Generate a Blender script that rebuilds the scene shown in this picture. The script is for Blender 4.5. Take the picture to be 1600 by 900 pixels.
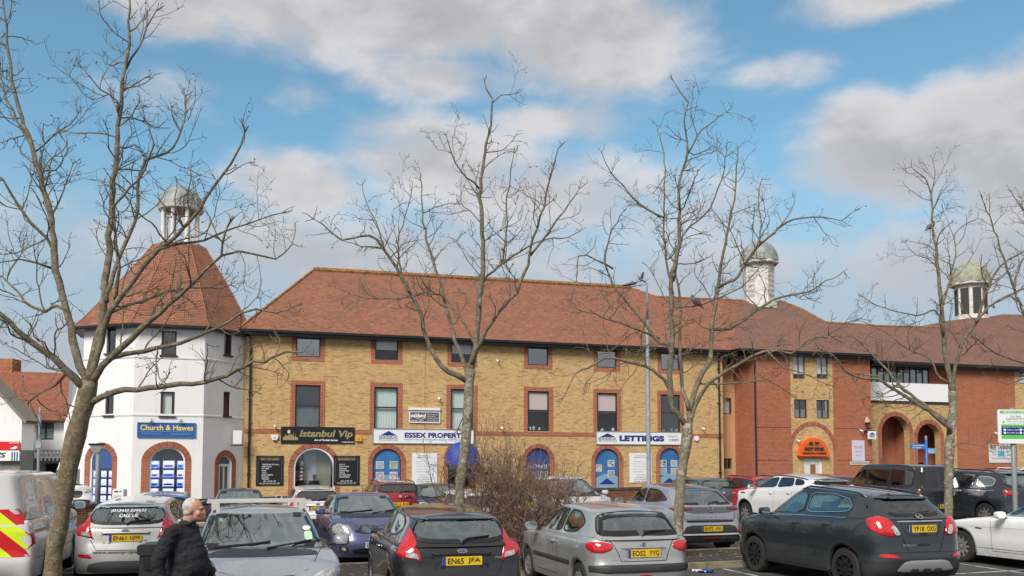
import bpy, bmesh, math, random
from math import radians as R, sin, cos, tan, pi, sqrt, atan2
from mathutils import Vector, Matrix, noise
from mathutils.geometry import tessellate_polygon
from mathutils.bvhtree import BVHTree
random.seed(7)
for o in list(bpy.data.objects): bpy.data.objects.remove(o)
S = bpy.context.scene
COL = S.collection

# ---------------------------------------------------------------- camera
F = 1400.0; CH = 2.05; PHI = R(3.7); SH = 274 - F*tan(PHI)
cd = bpy.data.cameras.new('camera'); cam = bpy.data.objects.new('camera', cd); COL.objects.link(cam)
cd.sensor_width = 36; cd.lens = F/1600*36; cd.shift_y = SH/1600; cd.clip_end = 3000; cd.clip_start = .1
cam.location = (0, 0, CH); cam.rotation_euler = (R(90)+PHI, 0, 0)
S.camera = cam
S.render.resolution_x = 1024; S.render.resolution_y = 576

# ---------------------------------------------------------------- sun, exposure
SUN_EL, SUN_AZ = 42, 205            # azimuth clockwise from +Y: behind the camera, a little to the left
sl = bpy.data.lights.new('sun', 'SUN'); sl.energy = 1.8; sl.angle = R(22); sl.color = (1, .95, .88)
so = bpy.data.objects.new('sun', sl); COL.objects.link(so)
sd = Vector((sin(R(SUN_AZ))*cos(R(SUN_EL)), cos(R(SUN_AZ))*cos(R(SUN_EL)), sin(R(SUN_EL))))
so.rotation_euler = (-sd).to_track_quat('-Z', 'Y').to_euler()
so.location = (0, -10, 30)
S.view_settings.view_transform = 'Standard'; S.view_settings.look = 'None'
S.view_settings.exposure = 1.14; S.view_settings.gamma = 1

# ---------------------------------------------------------------- node helpers
class NT:
    def __init__(s, tree): s.t = tree; s.n = tree.nodes; s.l = tree.links
    def node(s, ty, **kw):
        n = s.n.new(ty)
        for k, v in kw.items(): setattr(n, k, v)
        return n
    def put(s, sock, v):
        if hasattr(v, 'is_linked') or isinstance(v, bpy.types.NodeSocket): s.l.new(v, sock)
        else: sock.default_value = v
    def m(s, op, a, b=None, c=None, clamp=False):
        n = s.node('ShaderNodeMath', operation=op); n.use_clamp = clamp
        s.put(n.inputs[0], a)
        if b is not None: s.put(n.inputs[1], b)
        if c is not None: s.put(n.inputs[2], c)
        return n.outputs[0]
    def mix(s, f, a, b, blend='MIX'):
        n = s.node('ShaderNodeMix', data_type='RGBA', blend_type=blend)
        s.put(n.inputs[0], f); s.put(n.inputs[6], a); s.put(n.inputs[7], b)
        return n.outputs[2]
    def ss(s, x, lo, hi, a=0., b=1.):
        n = s.node('ShaderNodeMapRange', interpolation_type='SMOOTHSTEP')
        s.put(n.inputs[0], x); n.inputs[1].default_value = lo; n.inputs[2].default_value = hi
        n.inputs[3].default_value = a; n.inputs[4].default_value = b
        return n.outputs[0]
    def lin(s, x, lo, hi, a=0., b=1.):
        n = s.node('ShaderNodeMapRange')
        s.put(n.inputs[0], x); n.inputs[1].default_value = lo; n.inputs[2].default_value = hi
        n.inputs[3].default_value = a; n.inputs[4].default_value = b
        return n.outputs[0]
    def noise(s, vec, scale, detail=4, rough=.55, dist=0):
        n = s.node('ShaderNodeTexNoise'); s.put(n.inputs['Vector'], vec)
        n.inputs['Scale'].default_value = scale; n.inputs['Detail'].default_value = detail
        n.inputs['Roughness'].default_value = rough; n.inputs['Distortion'].default_value = dist
        return n.outputs['Fac']
    def xyz(s, x, y, z):
        n = s.node('ShaderNodeCombineXYZ'); s.put(n.inputs[0], x); s.put(n.inputs[1], y); s.put(n.inputs[2], z)
        return n.outputs[0]
    def sep(s, v):
        n = s.node('ShaderNodeSeparateXYZ'); s.l.new(v, n.inputs[0]); return n.outputs
def c4(c): return (c[0], c[1], c[2], 1)
def srgb(r, g, b):
    f = lambda v: (v/255/12.92) if v/255 <= .04045 else ((v/255+.055)/1.055)**2.4
    return (f(r), f(g), f(b))

# ---------------------------------------------------------------- sky: daylight sky with drifting cumulus
w = bpy.data.worlds.new('World'); S.world = w; w.use_nodes = True
T = NT(w.node_tree); T.n.clear()
out = T.node('ShaderNodeOutputWorld'); bg = T.node('ShaderNodeBackground')
T.l.new(bg.outputs[0], out.inputs[0]); bg.inputs[1].default_value = .1
sky = T.node('ShaderNodeTexSky', sky_type='NISHITA'); sky.sun_disc = False
sky.sun_elevation = R(SUN_EL); sky.sun_rotation = R(SUN_AZ); sky.air_density = 1.; sky.dust_density = .6; sky.ozone_density = 2.0
tc = T.node('ShaderNodeTexCoord'); D3 = tc.outputs['Generated']
X, Y, Z = T.sep(D3)
az = T.m('ARCTAN2', X, Y); el = T.m('ARCSINE', Z)
def sky_dir(px, py):
    dx = px-800; u = (450-py)+SH; dy = F*cos(PHI)-u*sin(PHI); dz = F*sin(PHI)+u*cos(PHI)
    return atan2(dx, dy), math.asin(dz/sqrt(dx*dx+dy*dy+dz*dz))
def blob(cx, cy, rx, ry, hgt=1., soft=1.):
    a, e = sky_dir(cx, cy); ra = rx/1500.; re = ry/1500.
    u = T.m('DIVIDE', T.m('SUBTRACT', az, a), ra); v = T.m('DIVIDE', T.m('SUBTRACT', el, e), re)
    d = T.m('SQRT', T.m('ADD', T.m('MULTIPLY', u, u), T.m('MULTIPLY', v, v)))
    return T.ss(d, 0, 1.6*soft, hgt, 0)
blobs = [(600, 10, 460, 110, 1.05), (920, 60, 260, 110, 1.05), (270, 10, 150, 60, .85),(700,120,230,60,.8),
         (860, 190, 200, 50, .75), (690, 250, 230, 95, .95), (470, 285, 150, 65, .95), (860, 310, 330, 100, .85),
         (1400, 250, 190, 95, 1.05), (1350, 200, 100, 70, 1.), (1540, 190, 170, 90, 1.05), (1650, 230, 200, 150, 1.1),
         (1390, -5, 170, 40, .85), (1210,115,140,36,.6), (465, 148, 70, 40, .6), (560, 400, 800, 100, .75), (1500, 400, 340, 100, .8),
         (250, 150, 150, 55, .5), (1130, 330, 220, 90, .6), (60, 560, 340, 110, .6), (1100, 430, 460, 80, .65)]
dens = None
for b in blobs:
    o_ = blob(*b); dens = o_ if dens is None else T.m('MAXIMUM', dens, o_)
sv = T.xyz(T.m('MULTIPLY', az, 1.), T.m('MULTIPLY', el, 1.9), 0.)
n1 = T.noise(sv, 7, 7, .55, .2); n2 = T.noise(sv, 22, 6, .6)
# broken cloud away from the photographed sector
gen = T.ss(T.noise(T.xyz(T.m('MULTIPLY', X, 1.), Y, T.m('MULTIPLY', Z, 2.)), 2.2, 6, .55), .12, .4)
away = T.ss(T.m('ABSOLUTE', az), .75, 1.0)
high = T.ss(el, .62, .8)
dens = T.m('MAXIMUM', dens, T.m('MULTIPLY', gen, T.m('MAXIMUM', away, high)))
field = T.m('ADD', dens, T.m('ADD', T.m('MULTIPLY', T.m('SUBTRACT', n1, .5), 1.15), T.m('MULTIPLY', T.m('SUBTRACT', n2, .5), .35)))
cover = T.ss(field, .22, .86)
# cloud body tone: white sunlit tops, mauve-grey bellies (self-shadowing of the cloud)
sv2 = T.xyz(az, T.m('MULTIPLY', T.m('ADD', el, .045), 1.9), 0.)
n3 = T.noise(sv2, 7, 7, .55, .2)
lightf = T.ss(T.m('ADD', T.m('SUBTRACT', n1, n3), T.m('MULTIPLY', T.m('SUBTRACT', n2, .5), .25)), -.12, .16)
thick = T.ss(field, .45, 1.15)
tone = T.m('SUBTRACT', 1., T.m('MULTIPLY', thick, .6))
tone = T.m('ADD', T.m('MULTIPLY', tone, .6), T.m('MULTIPLY', lightf, .4))
lowf = T.ss(el, .06, .30, .45, 1.)
tone = T.m('MULTIPLY', tone, lowf)
ccol = T.mix(tone, c4((1.62, 1.62, 1.76)), c4((3.7, 3.52, 3.48)))
skyc = T.mix(1., sky.outputs[0], c4((.60, .785, .71)), 'MULTIPLY')
haze = T.ss(el, .04, .34, .85, 0.)
skyc = T.mix(haze, skyc, c4((1.85, 2.3, 2.75)))
fin = T.mix(T.m('MULTIPLY', cover, .93), skyc, ccol)
fin = T.mix(T.ss(el, .13, .33, .62, 0.), fin, c4((1.95, 2.2, 2.6)))
T.l.new(fin, bg.inputs[0])

# ---------------------------------------------------------------- photo geometry
def ray(px, py):
    dx = px-800; u = (450-py)+SH; dy = F*cos(PHI)-u*sin(PHI); dz = F*sin(PHI)+u*cos(PHI)
    return Vector((dx/dy, 1, dz/dy))
def P(px, py, Y):
    r = ray(px, py); return Vector((r.x*Y, Y, CH+r.z*Y))
HEAD = R(18.05)
DX = Vector((cos(HEAD), sin(HEAD), 0)); DN = Vector((-sin(HEAD), cos(HEAD), 0))
def sm(t): t = max(0, min(1, t)); return t*t*(3-2*t)
def G(x, y):
    return .016*max(-16, min(16, x))*sm((y-13)/14) 
# ---------------------------------------------------------------- materials
MATS = {}
def pmat(name, col, rough=.6, metal=0., var=0., vscale=3., bump=0., bscale=20., coat=0., spec=.5, emit=None, col2=None, detail=5):
    if name in MATS: return MATS[name]
    m = bpy.data.materials.new(name); m.use_nodes = True; MATS[name] = m
    t = NT(m.node_tree); b = t.n['Principled BSDF']
    b.inputs['Roughness'].default_value = rough; b.inputs['Metallic'].default_value = metal
    b.inputs['Coat Weight'].default_value = coat; b.inputs['Coat Roughness'].default_value = .04
    b.inputs['Specular IOR Level'].default_value = spec
    b.inputs['Base Color'].default_value = c4(col)
    if var or bump or col2:
        o = t.node('ShaderNodeTexCoord').outputs['Object']
    if var or col2:
        n = t.noise(o, vscale, detail, .6)
        if col2 is None: col2 = tuple(max(0, c*(1-var)) for c in col); cA = tuple(min(1, c*(1+var*.6)) for c in col)
        else: cA = col
        f = t.ss(n, .35, .65)
        t.l.new(t.mix(f, c4(col2), c4(cA)), b.inputs['Base Color'])
    if bump:
        n = t.noise(o, bscale, 4, .6); bp = t.node('ShaderNodeBump'); bp.inputs['Strength'].default_value = bump
        bp.inputs['Distance'].default_value = .02; t.l.new(n, bp.inputs['Height']); t.l.new(bp.outputs[0], b.inputs['Normal'])
    if emit: b.inputs['Emission Color'].default_value = c4(col); b.inputs['Emission Strength'].default_value = emit
    return m
def wallvec(t, kz=1.):
    tcn = t.node('ShaderNodeTexCoord'); o = t.sep(tcn.outputs['Object']); nn = t.sep(tcn.outputs['Normal'])
    side = t.m('GREATER_THAN', t.m('ABSOLUTE', nn[0]), .72)
    h = t.m('ADD', t.m('MULTIPLY', side, o[1]), t.m('MULTIPLY', t.m('SUBTRACT', 1., side), o[0]))
    return t.xyz(h, t.m('MULTIPLY', o[2], kz), 0.), tcn.outputs['Object'], h, o[2]
def brick_mat(name, c1, c2, c3, mortar, bw=.225, rh=.075, ms=.010, bump=.35, stain=.25):
    if name in MATS: return MATS[name]
    m = bpy.data.materials.new(name); m.use_nodes = True; MATS[name] = m
    t = NT(m.node_tree); b = t.n['Principled BSDF']; b.inputs['Roughness'].default_value = .88
    b.inputs['Specular IOR Level'].default_value = .25
    v, ob, h, z = wallvec(t)
    br = t.node('ShaderNodeTexBrick'); t.l.new(v, br.inputs['Vector'])
    br.inputs['Scale'].default_value = 1; br.inputs['Brick Width'].default_value = bw; br.inputs['Row Height'].default_value = rh
    br.inputs['Mortar Size'].default_value = ms; br.inputs['Mortar Smooth'].default_value = .3; br.inputs['Bias'].default_value = 0
    br.inputs['Color1'].default_value = c4(c1); br.inputs['Color2'].default_value = c4(c2); br.inputs['Mortar'].default_value = c4(mortar)
    # odd burnt bricks: a random value per brick cell
    row = t.m('FLOOR', t.m('DIVIDE', z, rh)); sh = t.m('MULTIPLY', t.m('MODULO', row, 2.), .5)
    colx = t.m('FLOOR', t.m('ADD', t.m('DIVIDE', h, bw), sh))
    wn = t.node('ShaderNodeTexWhiteNoise'); wn.noise_dimensions = '2D'; t.l.new(t.xyz(colx, row, 0.), wn.inputs['Vector'])
    burnt = t.ss(wn.outputs['Value'], .78, .98)
    burnt = t.m('MULTIPLY', burnt, t.m('SUBTRACT', 1., br.outputs['Fac']))
    c = t.mix(t.m('MULTIPLY', burnt, .8), br.outputs['Color'], c4(c3))
    st = t.ss(t.noise(ob, .55, 6, .65), .35, .7)
    c = t.mix(t.m('MULTIPLY', st, stain), c, t.mix(1., c, c4((.62, .56, .5)), 'MULTIPLY'))
    fine = t.noise(ob, 9, 4, .7)
    c = t.mix(t.m('MULTIPLY', t.ss(fine, .3, .75), .35), c, t.mix(1., c, c4((.6, .58, .56)), 'MULTIPLY'))
    sk = t.ss(t.noise(t.xyz(t.m('MULTIPLY', h, 2.2), t.m('MULTIPLY', z, .22), 0.), 1.6, 5, .6), .52, .74)
    c = t.mix(t.m('MULTIPLY', sk, .4), c, t.mix(1., c, c4((.66, .60, .55)), 'MULTIPLY'))
    t.l.new(c, b.inputs['Base Color'])
    bp = t.node('ShaderNodeBump'); bp.inputs['Strength'].default_value = bump; bp.inputs['Distance'].default_value = .012
    t.l.new(t.m('SUBTRACT', 1., br.outputs['Fac']), bp.inputs['Height']); t.l.new(bp.outputs[0], b.inputs['Normal'])
    return m
def tile_mat(name, c1, c2, c3, moss=(.30, .22, .08), mossamt=.5):
    if name in MATS: return MATS[name]
    m = bpy.data.materials.new(name); m.use_nodes = True; MATS[name] = m
    t = NT(m.node_tree); b = t.n['Principled BSDF']; b.inputs['Roughness'].default_value = .85
    b.inputs['Specular IOR Level'].default_value = .3
    v, ob, h, z = wallvec(t)
    rh = .085; bw = .17
    br = t.node('ShaderNodeTexBrick'); t.l.new(v, br.inputs['Vector'])
    br.inputs['Scale'].default_value = 1; br.inputs['Brick Width'].default_value = bw; br.inputs['Row Height'].default_value = rh
    br.inputs['Mortar Size'].default_value = .008; br.inputs['Mortar Smooth'].default_value = .5
    br.inputs['Color1'].default_value = c4(c1); br.inputs['Color2'].default_value = c4(c2)
    br.inputs['Mortar'].default_value = c4(tuple(x*.35 for x in c3))
    row = t.m('FLOOR', t.m('DIVIDE', z, rh)); sh = t.m('MULTIPLY', t.m('MODULO', row, 2.), .5)
    colx = t.m('FLOOR', t.m('ADD', t.m('DIVIDE', h, bw), sh))
    wn = t.node('ShaderNodeTexWhiteNoise'); wn.noise_dimensions = '2D'; t.l.new(t.xyz(colx, row, 0.), wn.inputs['Vector'])
    c = t.mix(t.m('MULTIPLY', t.ss(wn.outputs['Value'], .6, 1.), .7), br.outputs['Color'], c4(c3))
    big = t.ss(t.noise(ob, .7, 7, .65), .42, .68)
    c = t.mix(t.m('MULTIPLY', big, .45), c, c4(c3))
    mo = t.ss(t.noise(ob, 2.3, 8, .75), .56, .78)
    c = t.mix(t.m('MULTIPLY', mo, mossamt), c, c4(moss))
    t.l.new(c, b.inputs['Base Color'])
    saw = t.m('FRACT', t.m('DIVIDE', z, rh))
    bp = t.node('ShaderNodeBump'); bp.inputs['Strength'].default_value = .8; bp.inputs['Distance'].default_value = .02
    t.l.new(t.m('SUBTRACT', t.m('SUBTRACT', 1., saw), br.outputs['Fac']), bp.inputs['Height']); t.l.new(bp.outputs[0], b.inputs['Normal'])
    return m
def glass_mat(name, tint=(.5, .58, .56), refl=.18, rough=.02, gcol=(1, 1, 1)):
    if name in MATS: return MATS[name]
    m = bpy.data.materials.new(name); m.use_nodes = True; MATS[name] = m
    t = NT(m.node_tree); t.n.clear(); o = t.node('ShaderNodeOutputMaterial')
    tr = t.node('ShaderNodeBsdfTransparent'); tr.inputs[0].default_value = c4(tint)
    gl = t.node('ShaderNodeBsdfGlossy'); gl.inputs['Roughness'].default_value = rough; gl.inputs['Color'].default_value = c4(gcol)
    g = t.node('ShaderNodeNewGeometry'); dp = t.node('ShaderNodeVectorMath', operation='DOT_PRODUCT'); t.l.new(g.outputs['Incoming'], dp.inputs[0]); t.l.new(g.outputs['Normal'], dp.inputs[1])
    fr = t.m('ADD', .042, t.m('MULTIPLY', .958, t.m('POWER', t.m('SUBTRACT', 1., t.m('ABSOLUTE', dp.outputs['Value'])), 5.)))
    mx = t.node('ShaderNodeMixShader')
    f = t.m('ADD', t.m('MULTIPLY', fr, 1.-refl), refl, clamp=True)
    t.l.new(f, mx.inputs[0]); t.l.new(tr.outputs[0], mx.inputs[1]); t.l.new(gl.outputs[0], mx.inputs[2]); t.l.new(mx.outputs[0], o.inputs[0])
    return m

# ---------------------------------------------------------------- mesh builder
class MB:
    def __init__(s): s.v = []; s.f = []; s.mi = []; s.mats = []; s.cur = 0
    def use(s, m):
        if m not in s.mats: s.mats.append(m)
        s.cur = s.mats.index(m); return s
    def add(s, vs, fs):
        b = len(s.v); s.v += [tuple(v) for v in vs]
        for f in fs: s.f.append(tuple(b+i for i in f)); s.mi.append(s.cur)
        return s
    def box(s, x0, y0, z0, x1, y1, z1):
        return s.add([(x0,y0,z0),(x1,y0,z0),(x1,y1,z0),(x0,y1,z0),(x0,y0,z1),(x1,y0,z1),(x1,y1,z1),(x0,y1,z1)],
                     [(0,3,2,1),(4,5,6,7),(0,1,5,4),(1,2,6,5),(2,3,7,6),(3,0,4,7)])
    def poly(s, pts): return s.add(pts, [tuple(range(len(pts)))])
    def fill(s, loops, tf=lambda p: p):
        L = [[Vector((p[0], p[1], 0)) for p in l] for l in loops]
        flat = [p for l in L for p in l]; tris = tessellate_polygon(L)
        return s.add([tf(p) for p in flat], [tuple(t) for t in tris])
    def prism(s, loop, y0, y1):                 # loop in (x,z), extruded along y
        n = len(loop)
        s.fill([loop], lambda p: (p[0], y0, p[1]))
        s.fill([loop], lambda p: (p[0], y1, p[1]))
        b = [(p[0], y0, p[1]) for p in loop]+[(p[0], y1, p[1]) for p in loop]
        return s.add(b, [(i, (i+1) % n, n+(i+1) % n, n+i) for i in range(n)])
    def tube(s, pts, rad, k=8, cap=True):
        pts = [Vector(p) for p in pts]
        if not isinstance(rad, (list, tuple)): rad = [rad]*len(pts)
        b = len(s.v); prev = None
        for i, p in enumerate(pts):
            d = (pts[min(i+1, len(pts)-1)]-pts[max(i-1, 0)])
            if d.length < 1e-9: d = Vector((0, 0, 1))
            d.normalize()
            if prev is None:
                a = d.orthogonal().normalized()
            else:
                a = (prev-d*prev.dot(d)); a = a.normalized() if a.length > 1e-6 else d.orthogonal().normalized()
            prev = a; c = d.cross(a)
            for j in range(k):
                t = 2*pi*j/k; q = p+(a*cos(t)+c*sin(t))*rad[i]; s.v.append(tuple(q))
        for i in range(len(pts)-1):
            for j in range(k):
                j2 = (j+1) % k
                s.f.append((b+i*k+j, b+i*k+j2, b+(i+1)*k+j2, b+(i+1)*k+j)); s.mi.append(s.cur)
        if cap:
            s.f.append(tuple(b+j for j in reversed(range(k)))); s.mi.append(s.cur)
            e = b+(len(pts)-1)*k; s.f.append(tuple(e+j for j in range(k))); s.mi.append(s.cur)
        return s
    def lathe(s, prof, k=24, c=(0, 0), axis='z'):
        b = len(s.v)
        for (r, z) in prof:
            for j in range(k):
                t = 2*pi*j/k
                s.v.append((c[0]+r*cos(t), c[1]+r*sin(t), z) if axis == 'z' else (r*cos(t), z, r*sin(t)))
        for i in range(len(prof)-1):
            for j in range(k):
                j2 = (j+1) % k; s.f.append((b+i*k+j, b+i*k+j2, b+(i+1)*k+j2, b+(i+1)*k+j)); s.mi.append(s.cur)
        return s
    def grid(s, rows):
        n = len(rows[0]); b = len(s.v)
        for r in rows: s.v += [tuple(p) for p in r]
        for i in range(len(rows)-1):
            for j in range(n-1):
                s.f.append((b+i*n+j, b+i*n+j+1, b+(i+1)*n+j+1, b+(i+1)*n+j)); s.mi.append(s.cur)
        return s
    def build(s, name, mat=None, parent=None, smooth=False, tf=None, angle=None, recalc=True):
        me = bpy.data.meshes.new(name)
        vs = s.v if tf is None else [tuple(tf(Vector(v))) for v in s.v]
        me.from_pydata(vs, [], s.f)
        for m in (s.mats if s.mats else [mat]): me.materials.append(m)
        if s.mats: me.polygons.foreach_set('material_index', s.mi)
        if recalc:
            bm = bmesh.new(); bm.from_mesh(me); bmesh.ops.remove_doubles(bm, verts=bm.verts, dist=1e-5)
            bmesh.ops.recalc_face_normals(bm, faces=bm.faces); bm.to_mesh(me); bm.free()
        if smooth or angle:
            me.polygons.foreach_set('use_smooth', [True]*len(me.polygons))
            if angle: me.set_sharp_from_angle(angle=R(angle))
        me.update()
        o = bpy.data.objects.new(name, me); COL.objects.link(o)
        if parent is not None: o.parent = parent
        return o
def tag(o, label=None, cat=None, group=None, kind=None):
    if label: o['label'] = label
    if cat: o['category'] = cat
    if group: o['group'] = group
    if kind: o['kind'] = kind
    return o
def thing(name, label, cat, loc=(0, 0, 0), rz=0, group=None):
    o = bpy.data.objects.new(name, None); COL.objects.link(o); o.location = loc; o.rotation_euler = (0, 0, rz)
    o.empty_display_size = .3
    return tag(o, label, cat, group)
def rrect(x0, z0, x1, z1, r, n=5):
    out = []
    for cx, cz, a0 in ((x1-r, z1-r, 0), (x0+r, z1-r, 90), (x0+r, z0+r, 180), (x1-r, z0+r, 270)):
        for i in range(n+1):
            a = R(a0+90*i/n); out.append((cx+r*cos(a), cz+r*sin(a)))
    return out
# text as mesh lying in a plane: returns (verts2d, faces) scaled into w x h
_tc = {}
def text2d(s, bold=0., shear=0.):
    key = (s, bold, shear)
    if key in _tc: return _tc[key]
    c = bpy.data.curves.new('t', 'FONT'); c.body = s; c.size = 1; c.offset = bold; c.shear = shear; c.resolution_u = 3
    o = bpy.data.objects.new('t', c); COL.objects.link(o); bpy.context.view_layer.update()
    me = bpy.data.meshes.new_from_object(o.evaluated_get(bpy.context.evaluated_depsgraph_get()))
    v = [(p.co.x, p.co.y) for p in me.vertices]; f = [tuple(p.vertices) for p in me.polygons]
    bpy.data.objects.remove(o); bpy.data.curves.remove(c); bpy.data.meshes.remove(me)
    if not v: v = [(0, 0)]
    xs = [a[0] for a in v]; ys = [a[1] for a in v]
    r = (v, f, min(xs), max(xs), min(ys), max(ys)); _tc[key] = r
    return r
def put_text(mb, s, x0, z0, x1, z1, y=0., bold=0., shear=0., tf=None):
    v, f, ax, bx, ay, by = text2d(s, bold, shear)
    sx = (x1-x0)/max(1e-6, bx-ax); sz = (z1-z0)/max(1e-6, by-ay)
    vs = [(x0+(a-ax)*sx, y, z0+(b-ay)*sz) for a, b in v]
    if tf: vs = [tf(Vector(q)) for q in vs]
    mb.add(vs, f)
# ================================================================ materials
YB = brick_mat('yellow_stock_brick', (.70,.47,.19), (.55,.32,.115), (.34,.17,.08), (.58,.47,.30), stain=.28)
RB = brick_mat('red_brick', (.45,.135,.06), (.38,.105,.045), (.28,.08,.04), (.46,.27,.19), stain=.25)
RB2 = brick_mat('red_trim_brick', (.43,.115,.055), (.36,.09,.04), (.26,.07,.04), (.50,.31,.22))
GWB = brick_mat('old_wall_brick', (.24,.085,.05), (.18,.065,.045), (.08,.04,.035), (.22,.15,.11), stain=.5)
TILE = tile_mat('roof_tile', (.38,.165,.095), (.29,.115,.07), (.17,.09,.065), moss=(.24,.16,.09), mossamt=.5)
TILE2 = tile_mat('roof_tile_weathered', (.29,.14,.10), (.22,.11,.082), (.13,.09,.07), moss=(.20,.15,.10), mossamt=.65)
LICH = pmat('lichened_ridge_tile', (.29,.145,.055), .9, var=.45, vscale=6)
REND = pmat('white_render', (.80,.80,.79), .85, bump=.15, bscale=30)
_t = NT(REND.node_tree); _v, _o, _h, _z = wallvec(_t)
_s = _t.ss(_t.noise(_t.xyz(_t.m('MULTIPLY', _h, 3.), _t.m('MULTIPLY', _z, .35), 0.), 2., 6, .65), .5, .78)
_s2 = _t.ss(_t.noise(_o, 1.1, 6, .7), .45, .8)
_c = _t.mix(_t.m('MULTIPLY', _s, .55), c4((.82,.82,.81)), c4((.60,.59,.55))); _c = _t.mix(_t.m('MULTIPLY', _s2, .25), _c, c4((.62,.62,.60)))
_t.l.new(_c, _t.n['Principled BSDF'].inputs['Base Color'])
REND2 = pmat('grey_render', (.22,.22,.215), .85, var=.1, vscale=.8)
STUC = pmat('buff_stucco', (.58,.34,.17), .9, var=.08, vscale=.7, bump=.2, bscale=25)
FRAME = pmat('brown_frame', (.045,.028,.022), .5)
BLKP = pmat('black_plastic', (.012,.012,.013), .45)
GUT = pmat('black_gutter', (.014,.014,.015), .4)
LEAD = pmat('weathered_lead', (.27,.29,.275), .6, var=.25, vscale=2.5, metal=.1)
MOSSL = pmat('mossy_lead', (.30,.31,.23), .75, var=.25, vscale=3)
WOODW = pmat('weathered_white_wood', (.66,.65,.60), .7, var=.15, vscale=4)
WHITE = pmat('white_paint', (.8,.8,.8), .5)
CONC = pmat('concrete', (.34,.32,.28), .9, var=.25, vscale=3, bump=.3, bscale=30)
ROOM = pmat('room_interior', (.05,.05,.05), .9)
BLIND = pmat('window_blind', (.8,.8,.77), .8)
NET = pmat('net_curtain', (.68,.75,.71), .85)
WG = glass_mat('window_glass', (.85,.9,.9), .05)
WGD = glass_mat('window_glass_dark', (.5,.55,.55), .14)
SIGNW = pmat('sign_white', (.78,.80,.82), .45)
SIGNF = pmat('sign_metal_frame', (.45,.47,.5), .4, metal=.6)
NAVY = pmat('sign_navy', (.012,.03,.22), .5)
CBLUE = pmat('sign_blue', (.02,.085,.34), .4, var=.12, vscale=2)
YEL = pmat('lettering_yellow', (.85,.66,.16), .5)
WLET = pmat('lettering_white', (.82,.82,.82), .5)
GLET = pmat('lettering_grey', (.25,.26,.28), .5)
BLK = pmat('sign_black', (.013,.014,.016), .4)
GOLD = pmat('lettering_gold', (.42,.33,.15), .4, metal=.3)
ORNG = pmat('sign_orange', (.85,.12,.012), .45)
DKRED = pmat('dark_lettering', (.05,.012,.01), .5)
VBLUE = pmat('window_vinyl_blue', (.035,.12,.33), .35, col2=(.05,.19,.42), vscale=1.3)
AWN = pmat('blue_canvas', (.012,.06,.36), .6, var=.2, vscale=5)
YPLS = pmat('alarm_yellow', (.75,.36,.02), .4)
RED = pmat('sign_red', (.62,.015,.02), .4)
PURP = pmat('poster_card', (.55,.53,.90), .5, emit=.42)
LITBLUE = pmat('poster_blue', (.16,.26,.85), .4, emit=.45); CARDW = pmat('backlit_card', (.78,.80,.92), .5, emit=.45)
def photo_mat(i):
    cs = [((.30,.24,.14),(.25,.42,.60)), ((.35,.33,.28),(.35,.50,.62)), ((.40,.22,.12),(.45,.55,.65)), ((.12,.26,.05),(.50,.50,.35)), ((.42,.20,.16),(.6,.66,.7)), ((.08,.10,.08),(.6,.66,.7))]
    a, b = cs[i % 6]; return pmat('photo_print_%d' % (i % 6), a, .4, col2=b, vscale=9)

# ================================================================ facade frame
P0 = Vector((-13.0, 43.75, 0))
class Fac:
    def __init__(s, off=0., origin=None): s.off = off; s.o = P0 if origin is None else origin
    def hit(s, px, py, off=None):
        off = s.off if off is None else off; r = ray(px, py)
        Yy = (off+s.o.dot(DN))/(Vector((r.x, 1, 0)).dot(DN))
        p = Vector((r.x*Yy, Yy, CH+r.z*Yy))
        return Vector(((p-s.o).dot(DX), off, p.z))
    def slope(s, px, py, z0, m, off0):          # plane z = z0 + m*(off-off0)
        r = ray(px, py); a = Vector((r.x, 1, 0)).dot(DN); k = s.o.dot(DN)
        # off = a*Y-k ; z = CH+r.z*Y
        Yy = (z0-CH-m*(k+off0))/(r.z-m*a)
        p = Vector((r.x*Yy, Yy, CH+r.z*Yy)); q = p-s.o
        return Vector((q.dot(DX), q.dot(DN), p.z))
    def rect(s, x0, y0, x1, y1):
        m = (y0+y1)/2; a = s.hit(x0, m).x; b = s.hit(x1, m).x; c = (x0+x1)/2
        return a, s.hit(c, y1).z, b, s.hit(c, y0).z
FM = Fac(0.)
def arch_loop(x0, z0, x1, z1, n=14):            # rectangle with semicircular top ending at z1
    r = (x1-x0)/2; cx = (x0+x1)/2; zc = z1-r
    l = [(x0, z0), (x1, z0)]
    for i in range(n+1):
        a = pi*i/n; l.append((cx+r*cos(a), zc+r*sin(a)))
    return l
def wall_mesh(outer, holes, y=0., t=.25, back=True):
    mb = MB()
    mb.fill([outer]+holes, lambda p: (p[0], y, p[1]))
    for h in holes:
        n = len(h); b = [(p[0], y, p[1]) for p in h]+[(p[0], y+t, p[1]) for p in h]
        mb.add(b, [(i, (i+1) % n, n+(i+1) % n, n+i) for i in range(n)])
    return mb
def rl(a): return [(a[0], a[1]), (a[2], a[1]), (a[2], a[3]), (a[0], a[3])]
def frame_mb(mb, x0, z0, x1, z1, w=.06, y0=.06, y1=.13, trans=None, mull=0):
    mb.box(x0, y0, z0, x0+w, y1, z1); mb.box(x1-w, y0, z0, x1, y1, z1)
    mb.box(x0+w, y0, z0, x1-w, y1, z0+w); mb.box(x0+w, y0, z1-w, x1-w, y1, z1)
    if trans: mb.box(x0+w, y0, trans-w/2, x1-w, y1, trans+w/2)
    for i in range(mull):
        xm = x0+(x1-x0)*(i+1)/(mull+1); mb.box(xm-w/2, y0+.004, z0+w, xm+w/2, y1-.004, z1-w)
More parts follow.
